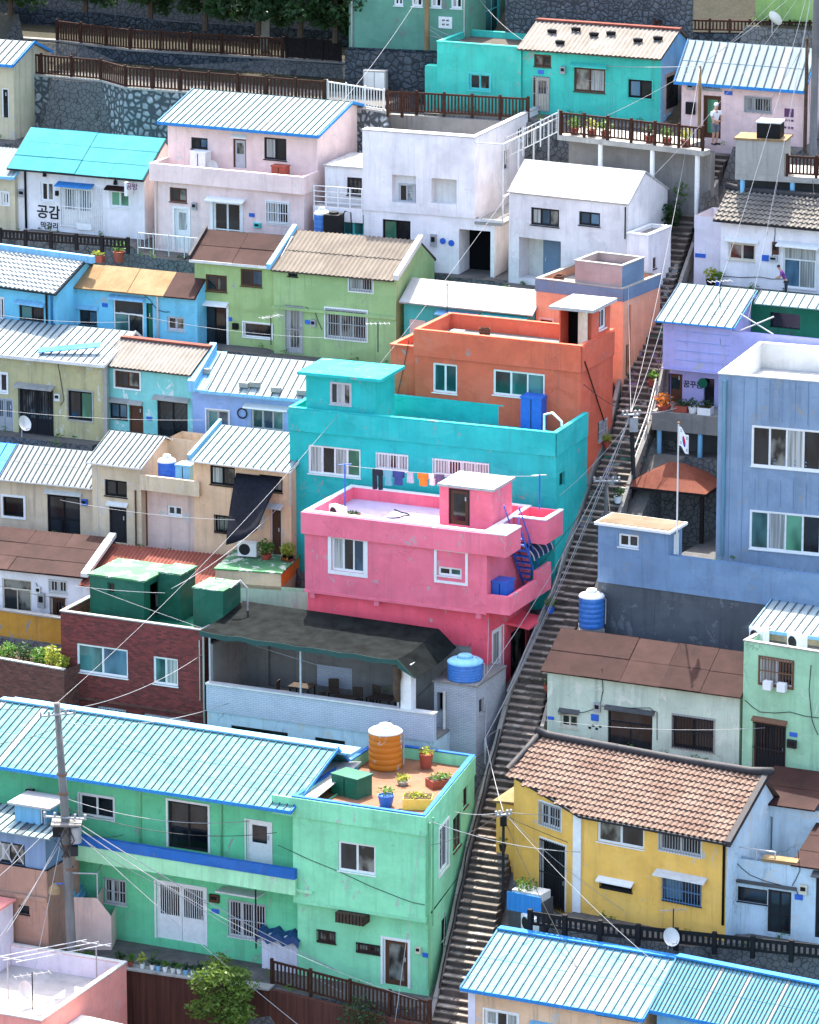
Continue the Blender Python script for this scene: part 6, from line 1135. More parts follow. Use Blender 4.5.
for i, (a, mt, lf, sz) in enumerate(((141, 'white', 'leafyellow', .4), (151, 'white', 'leafdark', .25), (157, 't_sky', 'leafdark', .22), (164, 'white', 'leaf', .25), (172, 'offwhite', 'leafdark', .2), (178, 'white', 'leaf', .22), (185, 't_sky', 'leafdark', .25), (192, 'white', 'leafdark', .2), (119, 'terracotta', 'leafdark', .45), (129, 'terracotta', 'leaf', .4), (200, 'terracotta', 'leafdark', .4), (212, 'bluepaint', 'leafdark', .35))):
    L = ['white pot with yellow flowers on the stone ledge', 'white pot right of the yellow flowers on the ledge', 'light blue pot between white pots on the ledge', 'white pot of green sprigs on the ledge', 'grey white pot midway along the ledge', 'small white pot with fresh green on the ledge', 'pale blue pot near the right of the ledge', 'last white pot of the ledge row', 'dark bushy terracotta pot at the left of the ledge', 'green leafy terracotta pot left of the yellow flowers', 'terracotta pot right of the white pots on the ledge', 'dark blue pot at the right end of the ledge'][i]
    t = (a - 104) / 166; P = lp[0] + e * t + n * .15; pot(L, P + UP * .065, .1, .2, mt, lf, sz, 45, 'small pots on the stone ledge')
x, y = H4D.tz(432, 522, ZPK); pot('small terracotta pot beside the pink stair hut', H4D.wp(H4D.fx(432, 515, .8)[0], .8, ZPK), .15, .2, 'terracotta', 'leafdark', .08, 20); x = H4D.fx(350, 505, .9)[0]; pot('pink trough on the pink roof terrace', H4D.wp(x + .1, .95, ZPK), .2, .28, 'p_pink', 'leafdark', .15, 25, None, H4D.yaw + .3, True, 1.6)
for i, (a, b, lf, s) in enumerate(((6, 655, 'leaf', .6), (22, 654, 'leafdark', .7), (38, 661, 'leaf', .6), (51, 657, 'leafyellow', .8), (59, 664, 'leafyellow', .5))):
    x, z = HPL.fx(a, b, .5); o = thing('shrub', ['low green shrub at the left of the brick planter', 'feathery dark green shrub in the brick planter', 'rounded green shrub in the middle of the brick planter', 'tall light green shrub at the end of the brick planter', 'pale flowering shrub in the corner of the brick planter'][i], 'shrub', HPL.wp(x, .6, HPL.h - .12), 0, 'shrubs in the brick planter'); MB().leaves((0, 0, s * .5), (.38, .45, s * .6), 260, .14, rnd=RP).build('foliage', lf, o); MB().tube([(0, 0, 0), (.03, 0, s * .6)], .02, 5).build('stem', 'bark', o)
# planter box with blue tarpaulin
q = at_z(508, 912, H6C.P.z); o = thing('planter_box', 'stained planter with blue tarpaulin front beside the stairs', 'planter', q, H6C.yaw); MB().box(0, 0, -1.0, 1.35, .9, .55).build('body', 'darkconcrete', o); MB().box(-.03, -.04, .1, 1.37, -.002, .8).build('tarpaulin', 't_blue', o); MB().box(.1, .1, .55, 1.3, .8, .85).build('white_tray', 'offwhite', o); MB().leaves((.5, .4, 1.0), (.5, .4, .25), 150, .13, rnd=RP).build('foliage', 'leaf', o)
# blue and white shed by the mint house
q = at_z(262, 968, H6A.P.z); o = thing('garden_shed', 'small pale lilac shed with a blue tarpaulin roof by the mint house', 'shed', q, H6A.yaw); MB().box(0, 0, 0, 1.45, 1.0, 1.35).build('wall', 'p_lavwhite', o); m = MB(); RT = random.Random(5)
for i in range(8):
    for j in range(4):
        f = lambda a, b: (a / 8 * 1.7 - .12, b / 4 * 1.2 - .15, 1.38 + .12 * sin(a * 2.1 + b) + .05 * b); m.poly([f(i, j), f(i + 1, j), f(i + 1, j + 1), f(i, j + 1)])
for i in range(8): f = lambda a: (a / 8 * 1.7 - .12, -.15, 1.38 + .12 * sin(a * 2.1)); m.poly([f(i), f(i + 1), V(f(i + 1)) - V((0, .03, .25)), V(f(i)) - V((0, .03, .25))])
R_['tarp_blue'] = plain((.012, .045, .13, 1), .5, .4, .3, sc_=3); m.build('tarpaulin', 'tarp_blue', o)
# ================================================================ TREES
def tree(label, P, hgt, cr, leaf, n=900, size=.22, group=None, name='tree', clumps=9, trunk=.09, low=.35, seed=1):
    R = random.Random(seed); o = thing(name, label, 'tree', P, 0, group); m = MB(); b = MB(); m.tube([(0, 0, -.3), (.05, .02, hgt * .3), (-.04, .05, hgt * .6), (0, 0, hgt * .85)], [trunk, trunk * .8, trunk * .5, trunk * .2], 7)
    for i in range(clumps):
        a = i * 2.4 + R.uniform(-.4, .4); f = (i + .5) / clumps; rr = cr * R.uniform(.35, .8) * (1 - .5 * abs(f - .45)); z = hgt * (low + (1 - low) * f * .92); c = V((cos(a) * rr, sin(a) * rr, z)); m.tube([(0, 0, z * .7), c * .6 + V((0, 0, z * .35)), c], [trunk * .4, trunk * .25, .012], 5)
        b.leaves(c, (cr * R.uniform(.3, .5),) * 2 + (cr * R.uniform(.22, .36),), n // clumps, size, rnd=R)
    m.build('trunk', 'bark', o); b.build('crown', leaf, o); return o
tree('bright green tree below the mint house fence', at_z(224, 1078, zl - 3.1), 4.5, 1.45, 'leafbright', 3400, .17, None, 'tree', 16, .1, .45, 4)
for a, b, s, l in ((72, 950, .55, 'small flowering bush left of the pole foot'), (88, 955, .5, 'small green bush right of the pole foot'), (362, 1032, 1.5, 'dark green shrub beside the wooden fence'), (375, 1045, .9, 'low shrub under the wooden fence end')):
    P = at_z(a, b + 12, H6A.P.z - (.4 if a < 100 else 1.2)); o = thing('shrub', l, 'shrub', P); MB().leaves((0, 0, s * .6), (s * .6, s * .6, s * .65), int(420 * s), .13, rnd=RP).build('foliage', 'leafyellow' if a == 72 else 'leaf' if a < 300 else 'leafdark', o); MB().tube([(0, 0, -.4), (.02, 0, s * .6)], .03, 5).build('stem', 'bark', o)
for i, (a, b) in enumerate(((671, 226), (683, 203), (689, 184))):
    P = hill(a, b, .25); o = thing('shrub', ['lowest leafy shrub between white house and stairs', 'middle leafy shrub between white house and stairs', 'top leafy shrub under the terrace columns'][i], 'shrub', P, 0, 'shrubs beside the upper stairs'); MB().leaves((0, 0, .45), (.45, .6, .6), 420, .15, rnd=RP).build('foliage', 'leaf' if i == 1 else 'leafdark', o); MB().tube([(0, 0, -.4), (0, 0, .4)], .03, 5).build('stem', 'bark', o)
TL = ['dark tree at the far left above the upper path', 'second dark tree above the upper path', 'dark tree behind the fence corner of the upper path', 'leaning dark tree over the middle of the upper path', 'dark tree over the stone post of the upper path', 'dark tree beside the black fence', 'dark tree touching the grey green building', 'tall dark tree behind the upper path', 'tall dark tree behind the grey green building', 'dark tree above the stone wall behind the teal houses', 'dark tree at the top between two buildings']
for i, (a, b, hg, cr) in enumerate(((10, -14, 3.6, 1.8), (85, -16, 3.4, 1.7), (150, -10, 3.6, 1.8), (205, 2, 3.8, 1.8), (258, 6, 3.8, 1.8), (300, 8, 4.2, 2.0), (335, 14, 4.0, 1.7), (185, -35, 5, 2.6), (310, -30, 6, 3.0), (545, -40, 4.5, 2.2), (620, -48, 4.5, 2.3))):
    P = hill(a, b + 22, .0) if i < 7 else hill(a, b + 20, 0); tree(TL[i], P, hg, cr, 'leafdark', 2600, .3, 'trees above the upper path', 'broadleaf_tree', 14, .14, .1, 20 + i)
o = thing('stone_post', 'tall grey stone post behind the upper fence', 'post', at_z(265, 50, z2)); MB().box(-.2, -.15, -.3, .2, .15, 1.6).build('shaft', 'paleconcrete', o); MB().box(-.24, -.19, 1.6, .24, .19, 1.72).build('cap', 'concrete', o)
# ================================================================ POLES AND CABLES
def pole(label, P, top, r0=.14, r1=.09, mat='polegrey', arms=(), name='utility_pole', group='utility poles', L0=.5):
    o = thing(name, label, 'utility pole', P, 0, group); t = V(top) - P; MB().tube([(0, 0, -.5 if name == 'utility_pole' and L0 is None else -L0), t * .5, t], [r0, (r0 + r1) / 2, r1], 12).build('shaft', mat, o, True)
    for (f, L, an) in arms:
        c = t * f; d = V((cos(an), sin(an), 0)) * L / 2; m = MB(); m.tube([c - d - V((0, .12, 0)), c + d - V((0, .12, 0))], .045, 6); a = m.build('crossarm', 'greybar', o)
        for q in (-1, -.5, .5, 1): MB().lathe(c + d * q * .95 - V((0, .12, 0)), [(.03, .03), (.05, .08), (.03, .12), (.055, .16), (0, .2)], 8).build('insulator', 'greybar', a)
    return o
P1 = at_y(74, 938, H7B.wp(H7B.w + .3, -.25, 0).y); T1_ = V((P1.x - .45, P1.y, zfor(P1, 703))); o = pole('tall concrete utility pole in front of the cyan roof', P1, T1_, .2, .12, 'polegrey', ((.955, 1.3, .3), (.52, 1.6, -.2)), L0=4.5)
t = T1_ - P1; m = MB(); c = t * .5; m.box(c.x - .5, c.y - .5, c.z - .05, c.x + .6, c.y + .3, c.z + .02); m.build('platform', 'polegrey', o); MB().lathe(c + V((.38, -.15, -.75)), [(0, 0), (.2, 0), (.2, .55), (.17, .6), (0, .62)], 14).build('transformer', 'greybar', o); MB().box(c.x - .45, c.y - .3, c.z - .5, c.x - .15, c.y - .05, c.z - .1).build('junction_box', 'black', o); MB().box(c.x + .2, c.y - .4, c.z - 1.2, c.x + .45, c.y - .15, c.z - .85).build('junction_box', 'darkframe', o)
for f in (.3, .4, .62, .7): q = t * f; MB().lathe(q, [(.185, -.04), (.2, 0), (.185, .04)], 12).build('clamp_band', 'rust', o)
m = MB()
for k in range(6): a = k * 1.1; m.tube([c + V((.2 * cos(a), -.25, -.2)), c + V((.35 * cos(a + 1), -.4, -.6)), c + V((.15 * sin(a), -.25, -1.3))], .018, 5)
m.build('wire_loop', 'cable_black', o); m = MB(); q = t * .235; m.tube([q, q + V((-.5, -.2, .05))], .025, 6); a = m.build('lamp_arm', 'bluepaint', o); MB().lathe(q + V((-.55, -.2, -.3)), [(.24, 0), (.2, .2), (.08, .34), (0, .36)], 14).build('lamp_shade', 'r_tan', a)
P2 = at_z(52, 965, H7B.P.z + .6); o = pole('thin leaning pole beside the big utility pole', P2, V((P2.x - .65, P2.y, zfor(P2, 790))), .09, .06, 'greybar'); P2T = V((P2.x - .65, P2.y, zfor(P2, 790))); MB().box(-.85, -.15, P2T.z - P2.z - .25, -.5, .15, P2T.z - P2.z).build('junction_box', 'black', o)
P3 = at_z(427, 98, T2a.P.z); P3T = V((P3.x, P3.y, zfor(P3, -40))); pole('brown wooden pole left of the low teal block', P3, P3T, .13, .1, 'r_tan')
P4 = hill(634, 479); P4T = V((P4.x - .15, P4.y, zfor(P4, 412))); o = pole('short black pole rising from the painted stairs', P4, P4T, .09, .08, 'darkframe', ((.97, .7, .2),)); MB().box(-.2, -.2, P4T.z - P4.z - .75, .12, .05, P4T.z - P4.z - .2).build('junction_box', 'greybar', o)
P5 = hill(606, 527); P5T = V((P5.x, P5.y, zfor(P5, 478))); pole('grey pole with flat crossbar by the blue courtyard hut', P5, P5T, .09, .07, 'polegrey', ((.95, 1.0, 0),))
P6 = hill(503, 897); P6T = V((P6.x, P6.y, zfor(P6, 812))); o = pole('black service pole between yellow house and mint house', P6, P6T, .06, .05, 'darkframe', ((.98, .6, .3),)); MB().box(-.12, -.15, P6T.z - P6.z - .5, .12, .05, P6T.z - P6.z - .15).build('junction_box', 'black', o)
P7 = T3.wp(T3.fx(699, 140, -.5)[0], -.5, 0); P7T = V((P7.x, P7.y, zfor(P7, 66))); pole('pale thin post at the left of the small pink house', P7, P7T, .07, .06, 'r_tan')
P8 = T3.wp(T3.fx(805, 140, -.4)[0], -.4, 0); P8T = V((P8.x, P8.y, zfor(P8, 38))); pole('dark brown post at the right of the small pink house', P8, P8T, .08, .07, 'bark'); P9 = T3.wp(T3.fx(813, 150, -.6)[0], -.6, 0); P9T = V((P9.x, P9.y, zfor(P9, -60))); pole('tall pale pole cut by the top right corner', P9, P9T, .16, .13, 'polegrey')
P10 = H5S.wp(H5S.w + .3, .2, -.5); P10T = V((P10.x, P10.y, zfor(P10, 738))); pole('thin grey pole at the corner of the white brick block', P10, P10T, .05, .04, 'greybar')
def cable(label, a, b, sag=.5, r=.018, mat='cable_grey'):
    a, b = V(a), V(b); N = 18; pts = [a + (b - a) * (i / N) - UP * sag * 4 * (i / N) * (1 - i / N) for i in range(N + 1)]
    B = a.copy(); o = MB().tube([p - B for p in pts], r * .6, 6).build('cable', mat, None, True); o.location = B; tag(o, label, 'cable', 'overhead cables'); return o
a = P1 + t * .53
for (q, l) in ((at_y(300, 975, P1.y - 1.5), 0),): pass
cable('thick white cable sagging from the big pole across the mint house', a, at_y(470, 1030, -19), .5, .03); cable('second white cable from the big pole to the bottom edge', a - UP * .2, at_y(430, 1040, -20), .3, .024); cable('third pale cable from the big pole over the tree', a - UP * .3, at_y(330, 1050, -21), .2, .022); cable('thin cable from the big pole to the wooden fence', a - UP * .15, at_z(418, 1000, zl + 1.2), .7, .014)
cable('long white cable climbing from the big pole past the pink house to the white house', T1_, H1D.wp(.2, -.3, H1D.h + .1), 1.2, .012); cable('pale cable from the big pole to the brick building corner', T1_ - UP * .3, H5B.wp(H5B.w, -.1, H5B.h - .9), .4, .018); cable('black cable from the big pole to the mint roof parapet', T1_ - UP * .2, H6B.wp(.3, 0, H6B.h + .1), .5, .014, 'cable_black'); cable('cable from the big pole along the cyan roof to the left edge', T1_, at_y(-40, 700, P1.y), .3, .02, 'cable_black')
for i, (x, y) in enumerate(((-20, 965), (5, 935), (20, 1035), (-30, 900))): cable(['white cable from the big pole down to the left edge', 'white cable from the big pole to the stair head', 'white cable falling from the big pole to the roof terrace', 'pale cable from the big pole past the blue clad room'][i], P1 + t * (.45 + .03 * i), at_y(x, y, P1.y - 3), .15, .02)
cable('cable from the leaning pole to the big pole', P2T, P1 + t * .5, .1, .016, 'cable_black')
A = P10T
cable('white cable from the brick block corner up to the stair pole', A, P4T, .5, .022); cable('second cable from the brick block corner to the crossbar pole', A, P5T, .4, .018); cable('white cable from the brick block corner down to the service pole', A, P6T, .15, .022); cable('thin cable from the brick block corner to the brown roof', A, at_y(652, 597, -3.2), .3, .014); cable('pale cable from crossbar pole to stair pole', P5T, P4T, .15, .018)
cable('white cable from the stair pole up to the periwinkle roof', P4T, H2E.wp(.1, -.2, H2E.h), .25, .022); cable('white cable from the stair pole to the peach house roof', P4T, H2D.wp(H2D.w, .4, H2D.h + .1), .3, .02); cable('long pale cable from the stair pole up to the post at the stair top', P4T, P7T, .8, .018); cable('cable from the stair pole to the teal house wall', P4T - UP * .3, H3E.wp(H3E.w + .03, .3, H3E.h - 2.5), .2, .014)
cable('cable crossing above the yellow house to the right edge', P6T, at_y(840, 808, P6T.y - .5), .35, .018); cable('cable from the service pole to the yellow house wall', P6T, H6C.wp(H6C.w * .35, -.05, .4), .2, .016); cable('dark cable from the service pole to the mint house side', P6T, H6B.wp(H6B.w, .4, H6B.h - 1.2), .2, .014, 'cable_black'); cable('cable from the service pole to the pale blue roof', P6T, H7D.wp(.3, 1.0, H7D.h + .6), .3, .016)
cable('white cable from mint roof corner down to the fence', H6B.wp(H6B.w - .1, -.15, H6B.h - .5), at_z(395, 1022, zl + .3), .1, .016); cable('white looping cable beside the stairs below the mint house', H6B.wp(H6B.w + .1, 1.5, 2.8), at_y(440, 1035, -18.5), .3, .022)
cable('white cable from the wooden pole to the low teal block', P3T - UP * 2.9, T2.wp(1.0, -.2, 1.4), .3, .016); cable('second white cable from the wooden pole to the teal gable house', P3T - UP * 2.8, T2.wp(4.0, -.2, 1.5), .3, .016); cable('cable from the wooden pole down to the lilac roof', P3T - UP * 1.0, H1B.wp(H1B.w, .9, 5.4), .4, .016); cable('cable from the top edge to the flat teal roof', at_y(472, -10, P3.y + 2), T2a.wp(T2a.w, .2, T2a.h + .3), .2, .016)
cable('cable from the tall pale pole to the white gabled house', P9T - UP * 1.2, H1D.wp(H1D.w - .2, 0, H1D.h), .6, .014); cable('cable from the tall pale pole to the terrace fence', P9T - UP * 1.4, TR.wp(2, .1, TR.h + .9), .5, .014); cable('cable from the tall pale pole down to the blue tiled house', P9T - UP * .8, H1H.wp(2.0, -.1, H1H.h - .6), .4, .014); cable('cable from the tall pale pole to the periwinkle roof', P9T - UP * .6, H2E.wp(2.0, 0, H2E.h + .6), .6, .014); cable('second cable from the tall pale pole to the terrace of the periwinkle house', P9T - UP * .7, H2E.wp(3.4, 0, H2E.h - .3), .6, .014); cable('cable from the tall pale pole to the post at the stair top', P9T - UP * .5, P7T, .3, .014); cable('cable from the dark brown post to the concrete tank', P8T, DK.wp(.3, 0, DK.h + 1.4), .2, .012, 'cable_black')
cable('cable from the periwinkle house to the steel blue parapet', H2E.wp(2.4, -.05, H2E.h - .6), H3F.wp(.3, .1, H3F.h), .2, .014, 'cable_black'); cable('cable across the front of the pale green house', at_y(545, 720, H5E.P.y - 1.5), H5E.wp(1, -.2, 1.9), .2, .014); cable('cable slung between the green olive house and the sky blue house', at_y(120, 312, 2.2), at_y(330, 338, 2.0), .2, .012); cable('cable across the sky blue houses at the left', at_y(-20, 312, 1.8), at_y(128, 322, 1.8), .15, .012); cable('cable across the khaki and turquoise houses', at_y(-20, 408, -.8), at_y(205, 420, -1), .15, .012); cable('cable along the beige house fronts', at_y(60, 500, -4.2), at_y(235, 520, -4.2), .15, .012)
cable('cable from the brick building roof across the black awning', H5B.wp(1.0, .2, H5B.h + 1.1), H5C.wp(5, -.3, H5C.h + 1.4), .1, .012); cable('cable over the green roof huts', H5B.wp(.4, .3, H5B.h + 1.0), H5B.wp(4.4, .3, H5B.h + 1.2), .05, .014)
# ================================================================ TV ANTENNAS, FLAG, LAUNDRY
def antenna(label, P, hgt=1.3, yaw=0, w=.9):
    o = thing('antenna', label, 'antenna', P, yaw, 'roof antennas'); MB().tube([(0, 0, 0), (0, 0, hgt)], .022, 6).build('mast', 'darkframe', o); m = MB(); m.tube([(-w / 2, 0, hgt * .95), (w / 2, 0, hgt * .95)], .014, 5)
    for i in range(6): x = -w / 2 + w * i / 5; m.tube([(x, -.22, hgt * .95), (x, .22, hgt * .95)], .01, 4)
    m.build('elements', 'greybar', o)
antenna('antenna in front of the low teal house', at_z(447, 330, H3D.P.z + 5.4), 1.9, .5); antenna('antenna on the periwinkle ribbed roof', H2E.wp(1.9, 1.2, H2E.h + .45), 1.0, .3); antenna('antenna rising from the brick building roof', H5B.wp(H5B.w - .5, 2.0, Z5B), 2.0, .2); antenna('antenna before the green slate roofed house', at_y(378, 352, 2.0) , 1.2, .1); antenna('antenna before the brown roofed green house', at_y(271, 345, 2.0), 1.2, .7); antenna('antenna on the coral roof terrace', H7A.wp(*H7A.tz(33, 1012, Z7), Z7), 1.5, .4, 1.3); antenna('antenna at the yellow house balustrade', at_z(673, 938, zy), 1.1, .2)
m = thing('drying_frame', 'bare metal drying frame over the coral roof terrace', 'drying rack', H7A.wp(H7A.w - .9, H7A.d - .6, Z7), H7A.yaw); 
for a in ((0, 0), (-2.2, -2.6)): MB().tube([(*a, 0), (*a, 1.55)], .03, 6).build('post', 'greybar', m)
for k in (-.5, 0, .5): MB().tube([(k, .2, 1.55), (-2.2 + k, -2.9, 1.55)], .018, 5).build('rail', 'silver', m)
for a in ((0, 0), (-2.2, -2.6)): MB().tube([(a[0] - .6, a[1], 1.53), (a[0] + .6, a[1], 1.53)], .02, 5).build('crossbar', 'greybar', m)
q = HW.wp(HW.fx(676, 556, .3)[0], .35, HW.fx(676, 556, .3)[1] - .3); FT = V((q.x, q.y, zfor(q, 424))); o = thing('flagpole', 'slim pale flagpole behind the blue courtyard wall', 'flagpole', q); MB().tube([(0, 0, 0), (0, 0, FT.z - q.z)], .03, 8).build('mast', 'offwhite', o); MB().lathe((0, 0, FT.z - q.z), [(0, 0), (.05, .03), (.05, .07), (0, .1)], 10).build('finial', 'r_tan', o)
def flagmat():
    t = NT('flag', .7, .2); tc = t.new('ShaderNodeTexCoord'); s = t.new('ShaderNodeSeparateXYZ'); t.l.new(tc.outputs['UV'], s.inputs[0]); u, v = s.outputs[0], s.outputs[1]
    du = t.mul(t.mul(u, .5, 'SUBTRACT'), 1.5); dv = t.mul(v, .5, 'SUBTRACT'); r = t.mul(t.mul(t.mul(du, du), t.mul(dv, dv), 'ADD'), .5, 'POWER'); disc = t.mul(r, .25, 'LESS_THAN')
    sw = t.mul(t.mul(t.mul(t.mul(du, 12.57), 0, 'ADD'), 1, 'MULTIPLY'), 0, 'ADD'); sn = t.mul(t.mul(sw, 1, 'SINE'), -.09); red = t.mul(dv, sn, 'GREATER_THAN')
    c = t.mix(red, (.01, .05, .3, 1), (.6, .01, .02, 1)); x = t.mix(disc, (.75, .75, .75, 1), c)
    a = t.mul(t.mul(u, .5, 'SUBTRACT'), 1, 'ABSOLUTE'); b = t.mul(t.mul(v, .5, 'SUBTRACT'), 1, 'ABSOLUTE'); tri = t.mul(t.mul(t.mul(t.mul(a, .31, 'SUBTRACT'), 1, 'ABSOLUTE'), .07, 'LESS_THAN'), t.mul(t.mul(t.mul(b, .33, 'SUBTRACT'), 1, 'ABSOLUTE'), .09, 'LESS_THAN')); st = t.mul(t.mul(t.mul(b, 75), 1, 'SINE'), .0, 'GREATER_THAN')
    return t.col(t.mix(t.mul(tri, st), x, (.02, .02, .02, 1)))
R_['flag'] = flagmat; N, M_ = 12, 8; me = bpy.data.meshes.new('flag'); vs = []; fs = []; uv = []
for j in range(M_ + 1):
    for i in range(N + 1): u, v = i / N, j / M_; vs.append((.03 + u * .36, .1 * sin(u * 9) * u + .03 * v, -.85 * u * .45 - .72 * (1 - v) + .05 * sin(u * 7)))
for j in range(M_):
    for i in range(N): a = j * (N + 1) + i; fs.append((a, a + 1, a + N + 2, a + N + 1))
me.from_pydata(vs, [], fs); ul = me.uv_layers.new(name='UVMap')
for f in me.polygons:
    for li, vi in zip(f.loop_indices, f.vertices): ul.data[li].uv = ((vi % (N + 1)) / N, (vi // (N + 1)) / M_)
me.materials.append(MAT('flag')); fo = bpy.data.objects.new('flag', me); COL.objects.link(fo); fo.location = FT - UP * .1; tag(fo, 'white flag with red and blue disc drooping from the flagpole', 'flag')
# laundry line over the pink roof
p0 = H4D.wp(H4D.fx(345, 497, 2.6)[0], 2.6, ZPK); p1 = H4D.wp(H4D.w + .9, 2.9, ZPK + .75)
o = thing('clothes_line_post', 'blue post of the laundry line at the left of the pink roof', 'post', p0); MB().tube([(0, 0, 0), (0, 0, 1.75)], .028, 8).build('shaft', 'bluepaint', o); MB().tube([(-.25, 0, 1.72), (.25, .1, 1.72)], .02, 6).build('crossbar', 'bluepaint', o)
o = thing('clothes_line_post', 'blue post of the laundry line at the right of the pink roof', 'post', p1); MB().tube([(0, 0, 0), (0, 0, 1.35)], .028, 8).build('shaft', 'bluepaint', o); MB().tube([(-.3, 0, 1.32), (.25, .1, 1.32)], .02, 6).build('crossbar', 'offwhite', o)
la, lb = p0 + UP * 1.7, p1 + UP * 1.3; o = MB().tube([la + (lb - la) * (i / 12) - UP * .14 * 4 * (i / 12) * (1 - i / 12) for i in range(13)], .01, 5).build('clothes_line', 'cable_grey'); tag(o, 'laundry line across the pink roof terrace', 'clothes line')
def garment(label, f, w, L, mat, kind='shirt'):
    P = la + (lb - la) * f - UP * (.14 * 4 * f * (1 - f) + .005); u = (lb - la); u.z = 0; u.normalize(); m = MB(); n = V((-u.y, u.x, 0)); K = 6
    def cloth(x0, x1, z0, z1, ph):
        for s in (-1, 1):
            for i in range(K):
                for j in range(K):
                    f_ = lambda a, b: u * (x0 + (x1 - x0) * a / K) + UP * (z0 + (z1 - z0) * b / K) + n * (s * (.012 + .02 * (b / K)) + .03 * sin(a * 1.3 + ph) * b / K)
                    m.poly([f_(i, j), f_(i + 1, j), f_(i + 1, j + 1), f_(i, j + 1)])
    if kind == 'trousers': cloth(-w / 2, w / 2, 0, -L * .3, 0); cloth(-w / 2, -.03, -L * .3, -L, 1); cloth(.03, w / 2, -L * .3, -L, 2)
    else:
        cloth(-w * .32, w * .32, 0, -L, 0)
        if kind == 'shirt': cloth(-w / 2, -w * .32, 0, -L * .45, 1); cloth(w * .32, w / 2, 0, -L * .45, 2)
    o = m.build('trousers' if kind == 'trousers' else 'towel' if kind == 'towel' else 'shirt', mat); o.location = P; tag(o, label, 'laundry', 'laundry on the pink roof')
R_['c_black'] = plain((.012, .014, .025, 1), .85); R_['c_teal'] = plain((.12, .32, .36, 1), .85); R_['c_navy'] = plain((.03, .05, .18, 1), .85); R_['c_purple'] = plain((.12, .09, .16, 1), .85); R_['c_grey'] = plain((.4, .4, .42, 1), .85); R_['c_orange'] = plain((.75, .2, .02, 1), .85)
L_ = (lb - la).length
for lab, px, w, L, mt, k in (('black trousers at the left end of the laundry line', 378, .42, .8, 'c_black', 'trousers'), ('pale teal shirt next to the black trousers', 389, .42, .6, 'c_teal', 'shirt'), ('navy blue shirt on the laundry line', 399, .5, .55, 'c_navy', 'shirt'), ('grey and white towel on the laundry line', 411, .4, .42, 'c_grey', 'towel'), ('orange shirt on the laundry line', 424, .44, .5, 'c_orange', 'shirt'), ('pale shirt between orange and purple laundry', 433, .3, .45, 'white', 'shirt'), ('dark purple shirt at the right of the laundry line', 440, .42, .4, 'c_purple', 'shirt')):
    a = proj(la)[0]; b = proj(lb)[0]; garment(lab, (px - a) / (b - a), w, L, mt, k)
# ================================================================ PEOPLE
def skinmesh(name, joints, edges, mat, parent, sub=2):
    me = bpy.data.meshes.new(name); me.from_pydata([j[0] for j in joints], edges, []); o = bpy.data.objects.new(name, me); COL.objects.link(o); o.parent = parent; me.materials.append(MAT(mat))
    o.modifiers.new('Skin', 'SKIN'); sv = me.skin_vertices[0].data
    for i, j in enumerate(joints): sv[i].radius = (j[1], j[2] if len(j) > 2 else j[1]); sv[i].use_root = i == 0
    s = o.modifiers.new('Sub', 'SUBSURF'); s.levels = s.render_levels = sub
    for q in (me,): q.update()
    return o
def person(label, P, yaw, shirt, legs, hair, lean=0.0, armb=0.5, hat=None, short=True, scale=1.0):
    o = thing('person', label, 'person', P, yaw); o.scale = (scale,) * 3; y = lambda z: -lean * max(0, z - .9)
    hip = (0, y(.92), .92); j = [(hip, .13, .1), ((0, y(1.15), 1.12), .125, .1), ((0, y(1.38), 1.36), .14, .1), ((0, y(1.5), 1.5), .055), ((0, y(1.6) - .02, 1.62), .085, .1), ((0, y(1.7) - .02, 1.74), .07, .085)]
    ed = [(0, 1), (1, 2), (2, 3), (3, 4), (4, 5)]
    for s in (-1, 1):
        k = len(j); j += [((s * .09, .0, .86), .09), ((s * .1, -.03, .48), .06), ((s * .1, .03, .09), .042), ((s * .11, -.12, .04), .04)]; ed += [(0, k), (k, k + 1), (k + 1, k + 2), (k + 2, k + 3)]
        k = len(j); sh = y(1.4); j += [((s * .19, sh, 1.4), .06), ((s * .24, sh - .08 * armb, 1.13), .045), ((s * (.2 - .1 * armb), sh - .1 - .2 * armb, 1.05), .035), ((s * (.17 - .11 * armb), sh - .13 - .27 * armb, 1.07), .03)]; ed += [(2, k), (k, k + 1), (k + 1, k + 2), (k + 2, k + 3)]
    skinmesh('body', j, ed, 'skin', o)
    g = [((0, y(.95), .95), .155, .12), ((0, y(1.15), 1.14), .15, .12), ((0, y(1.4), 1.38), .165, .12), ((0, y(1.46), 1.47), .08)]; ge = [(0, 1), (1, 2), (2, 3)]
    for s in (-1, 1): k = len(g); g += [((s * .2, y(1.4), 1.4), .08), ((s * .245, y(1.4) - .05 * armb, 1.22), .065)]; ge += [(2, k), (k, k + 1)]
    skinmesh('shirt', g, ge, shirt, o)
    zl_ = .5 if short else .12; g = [((0, y(.95), .96), .15, .12)]; ge = []
    for s in (-1, 1): k = len(g); g += [((s * .095, 0, .85), .115), ((s * .1, -.03, zl_), .085 if short else .06)]; ge += [(0, k), (k, k + 1)]
    skinmesh('shorts' if short else 'trousers', g, ge, legs, o)
    MB().lathe((0, y(1.7) + .0, 1.66), [(.085, 0), (.1, .05), (.09, .1), (.05, .135), (0, .145)], 12).build('hair' if not hat else 'cap', hair, o, True)
    for s in (-1, 1): MB().box(s * .1 - .045, -.2, 0, s * .1 + .045, .07, .07).build('shoe', 'darkframe', o)
    return o
R_['c_white'] = plain((.68, .68, .68, 1), .85); R_['c_shorts'] = plain((.13, .15, .18, 1), .85); R_['c_violet'] = plain((.2, .05, .25, 1), .85); R_['c_dark'] = plain((.03, .03, .04, 1), .85); R_['c_rose'] = plain((.5, .25, .24, 1), .85); R_['hair'] = plain((.015, .012, .012, 1), .6)
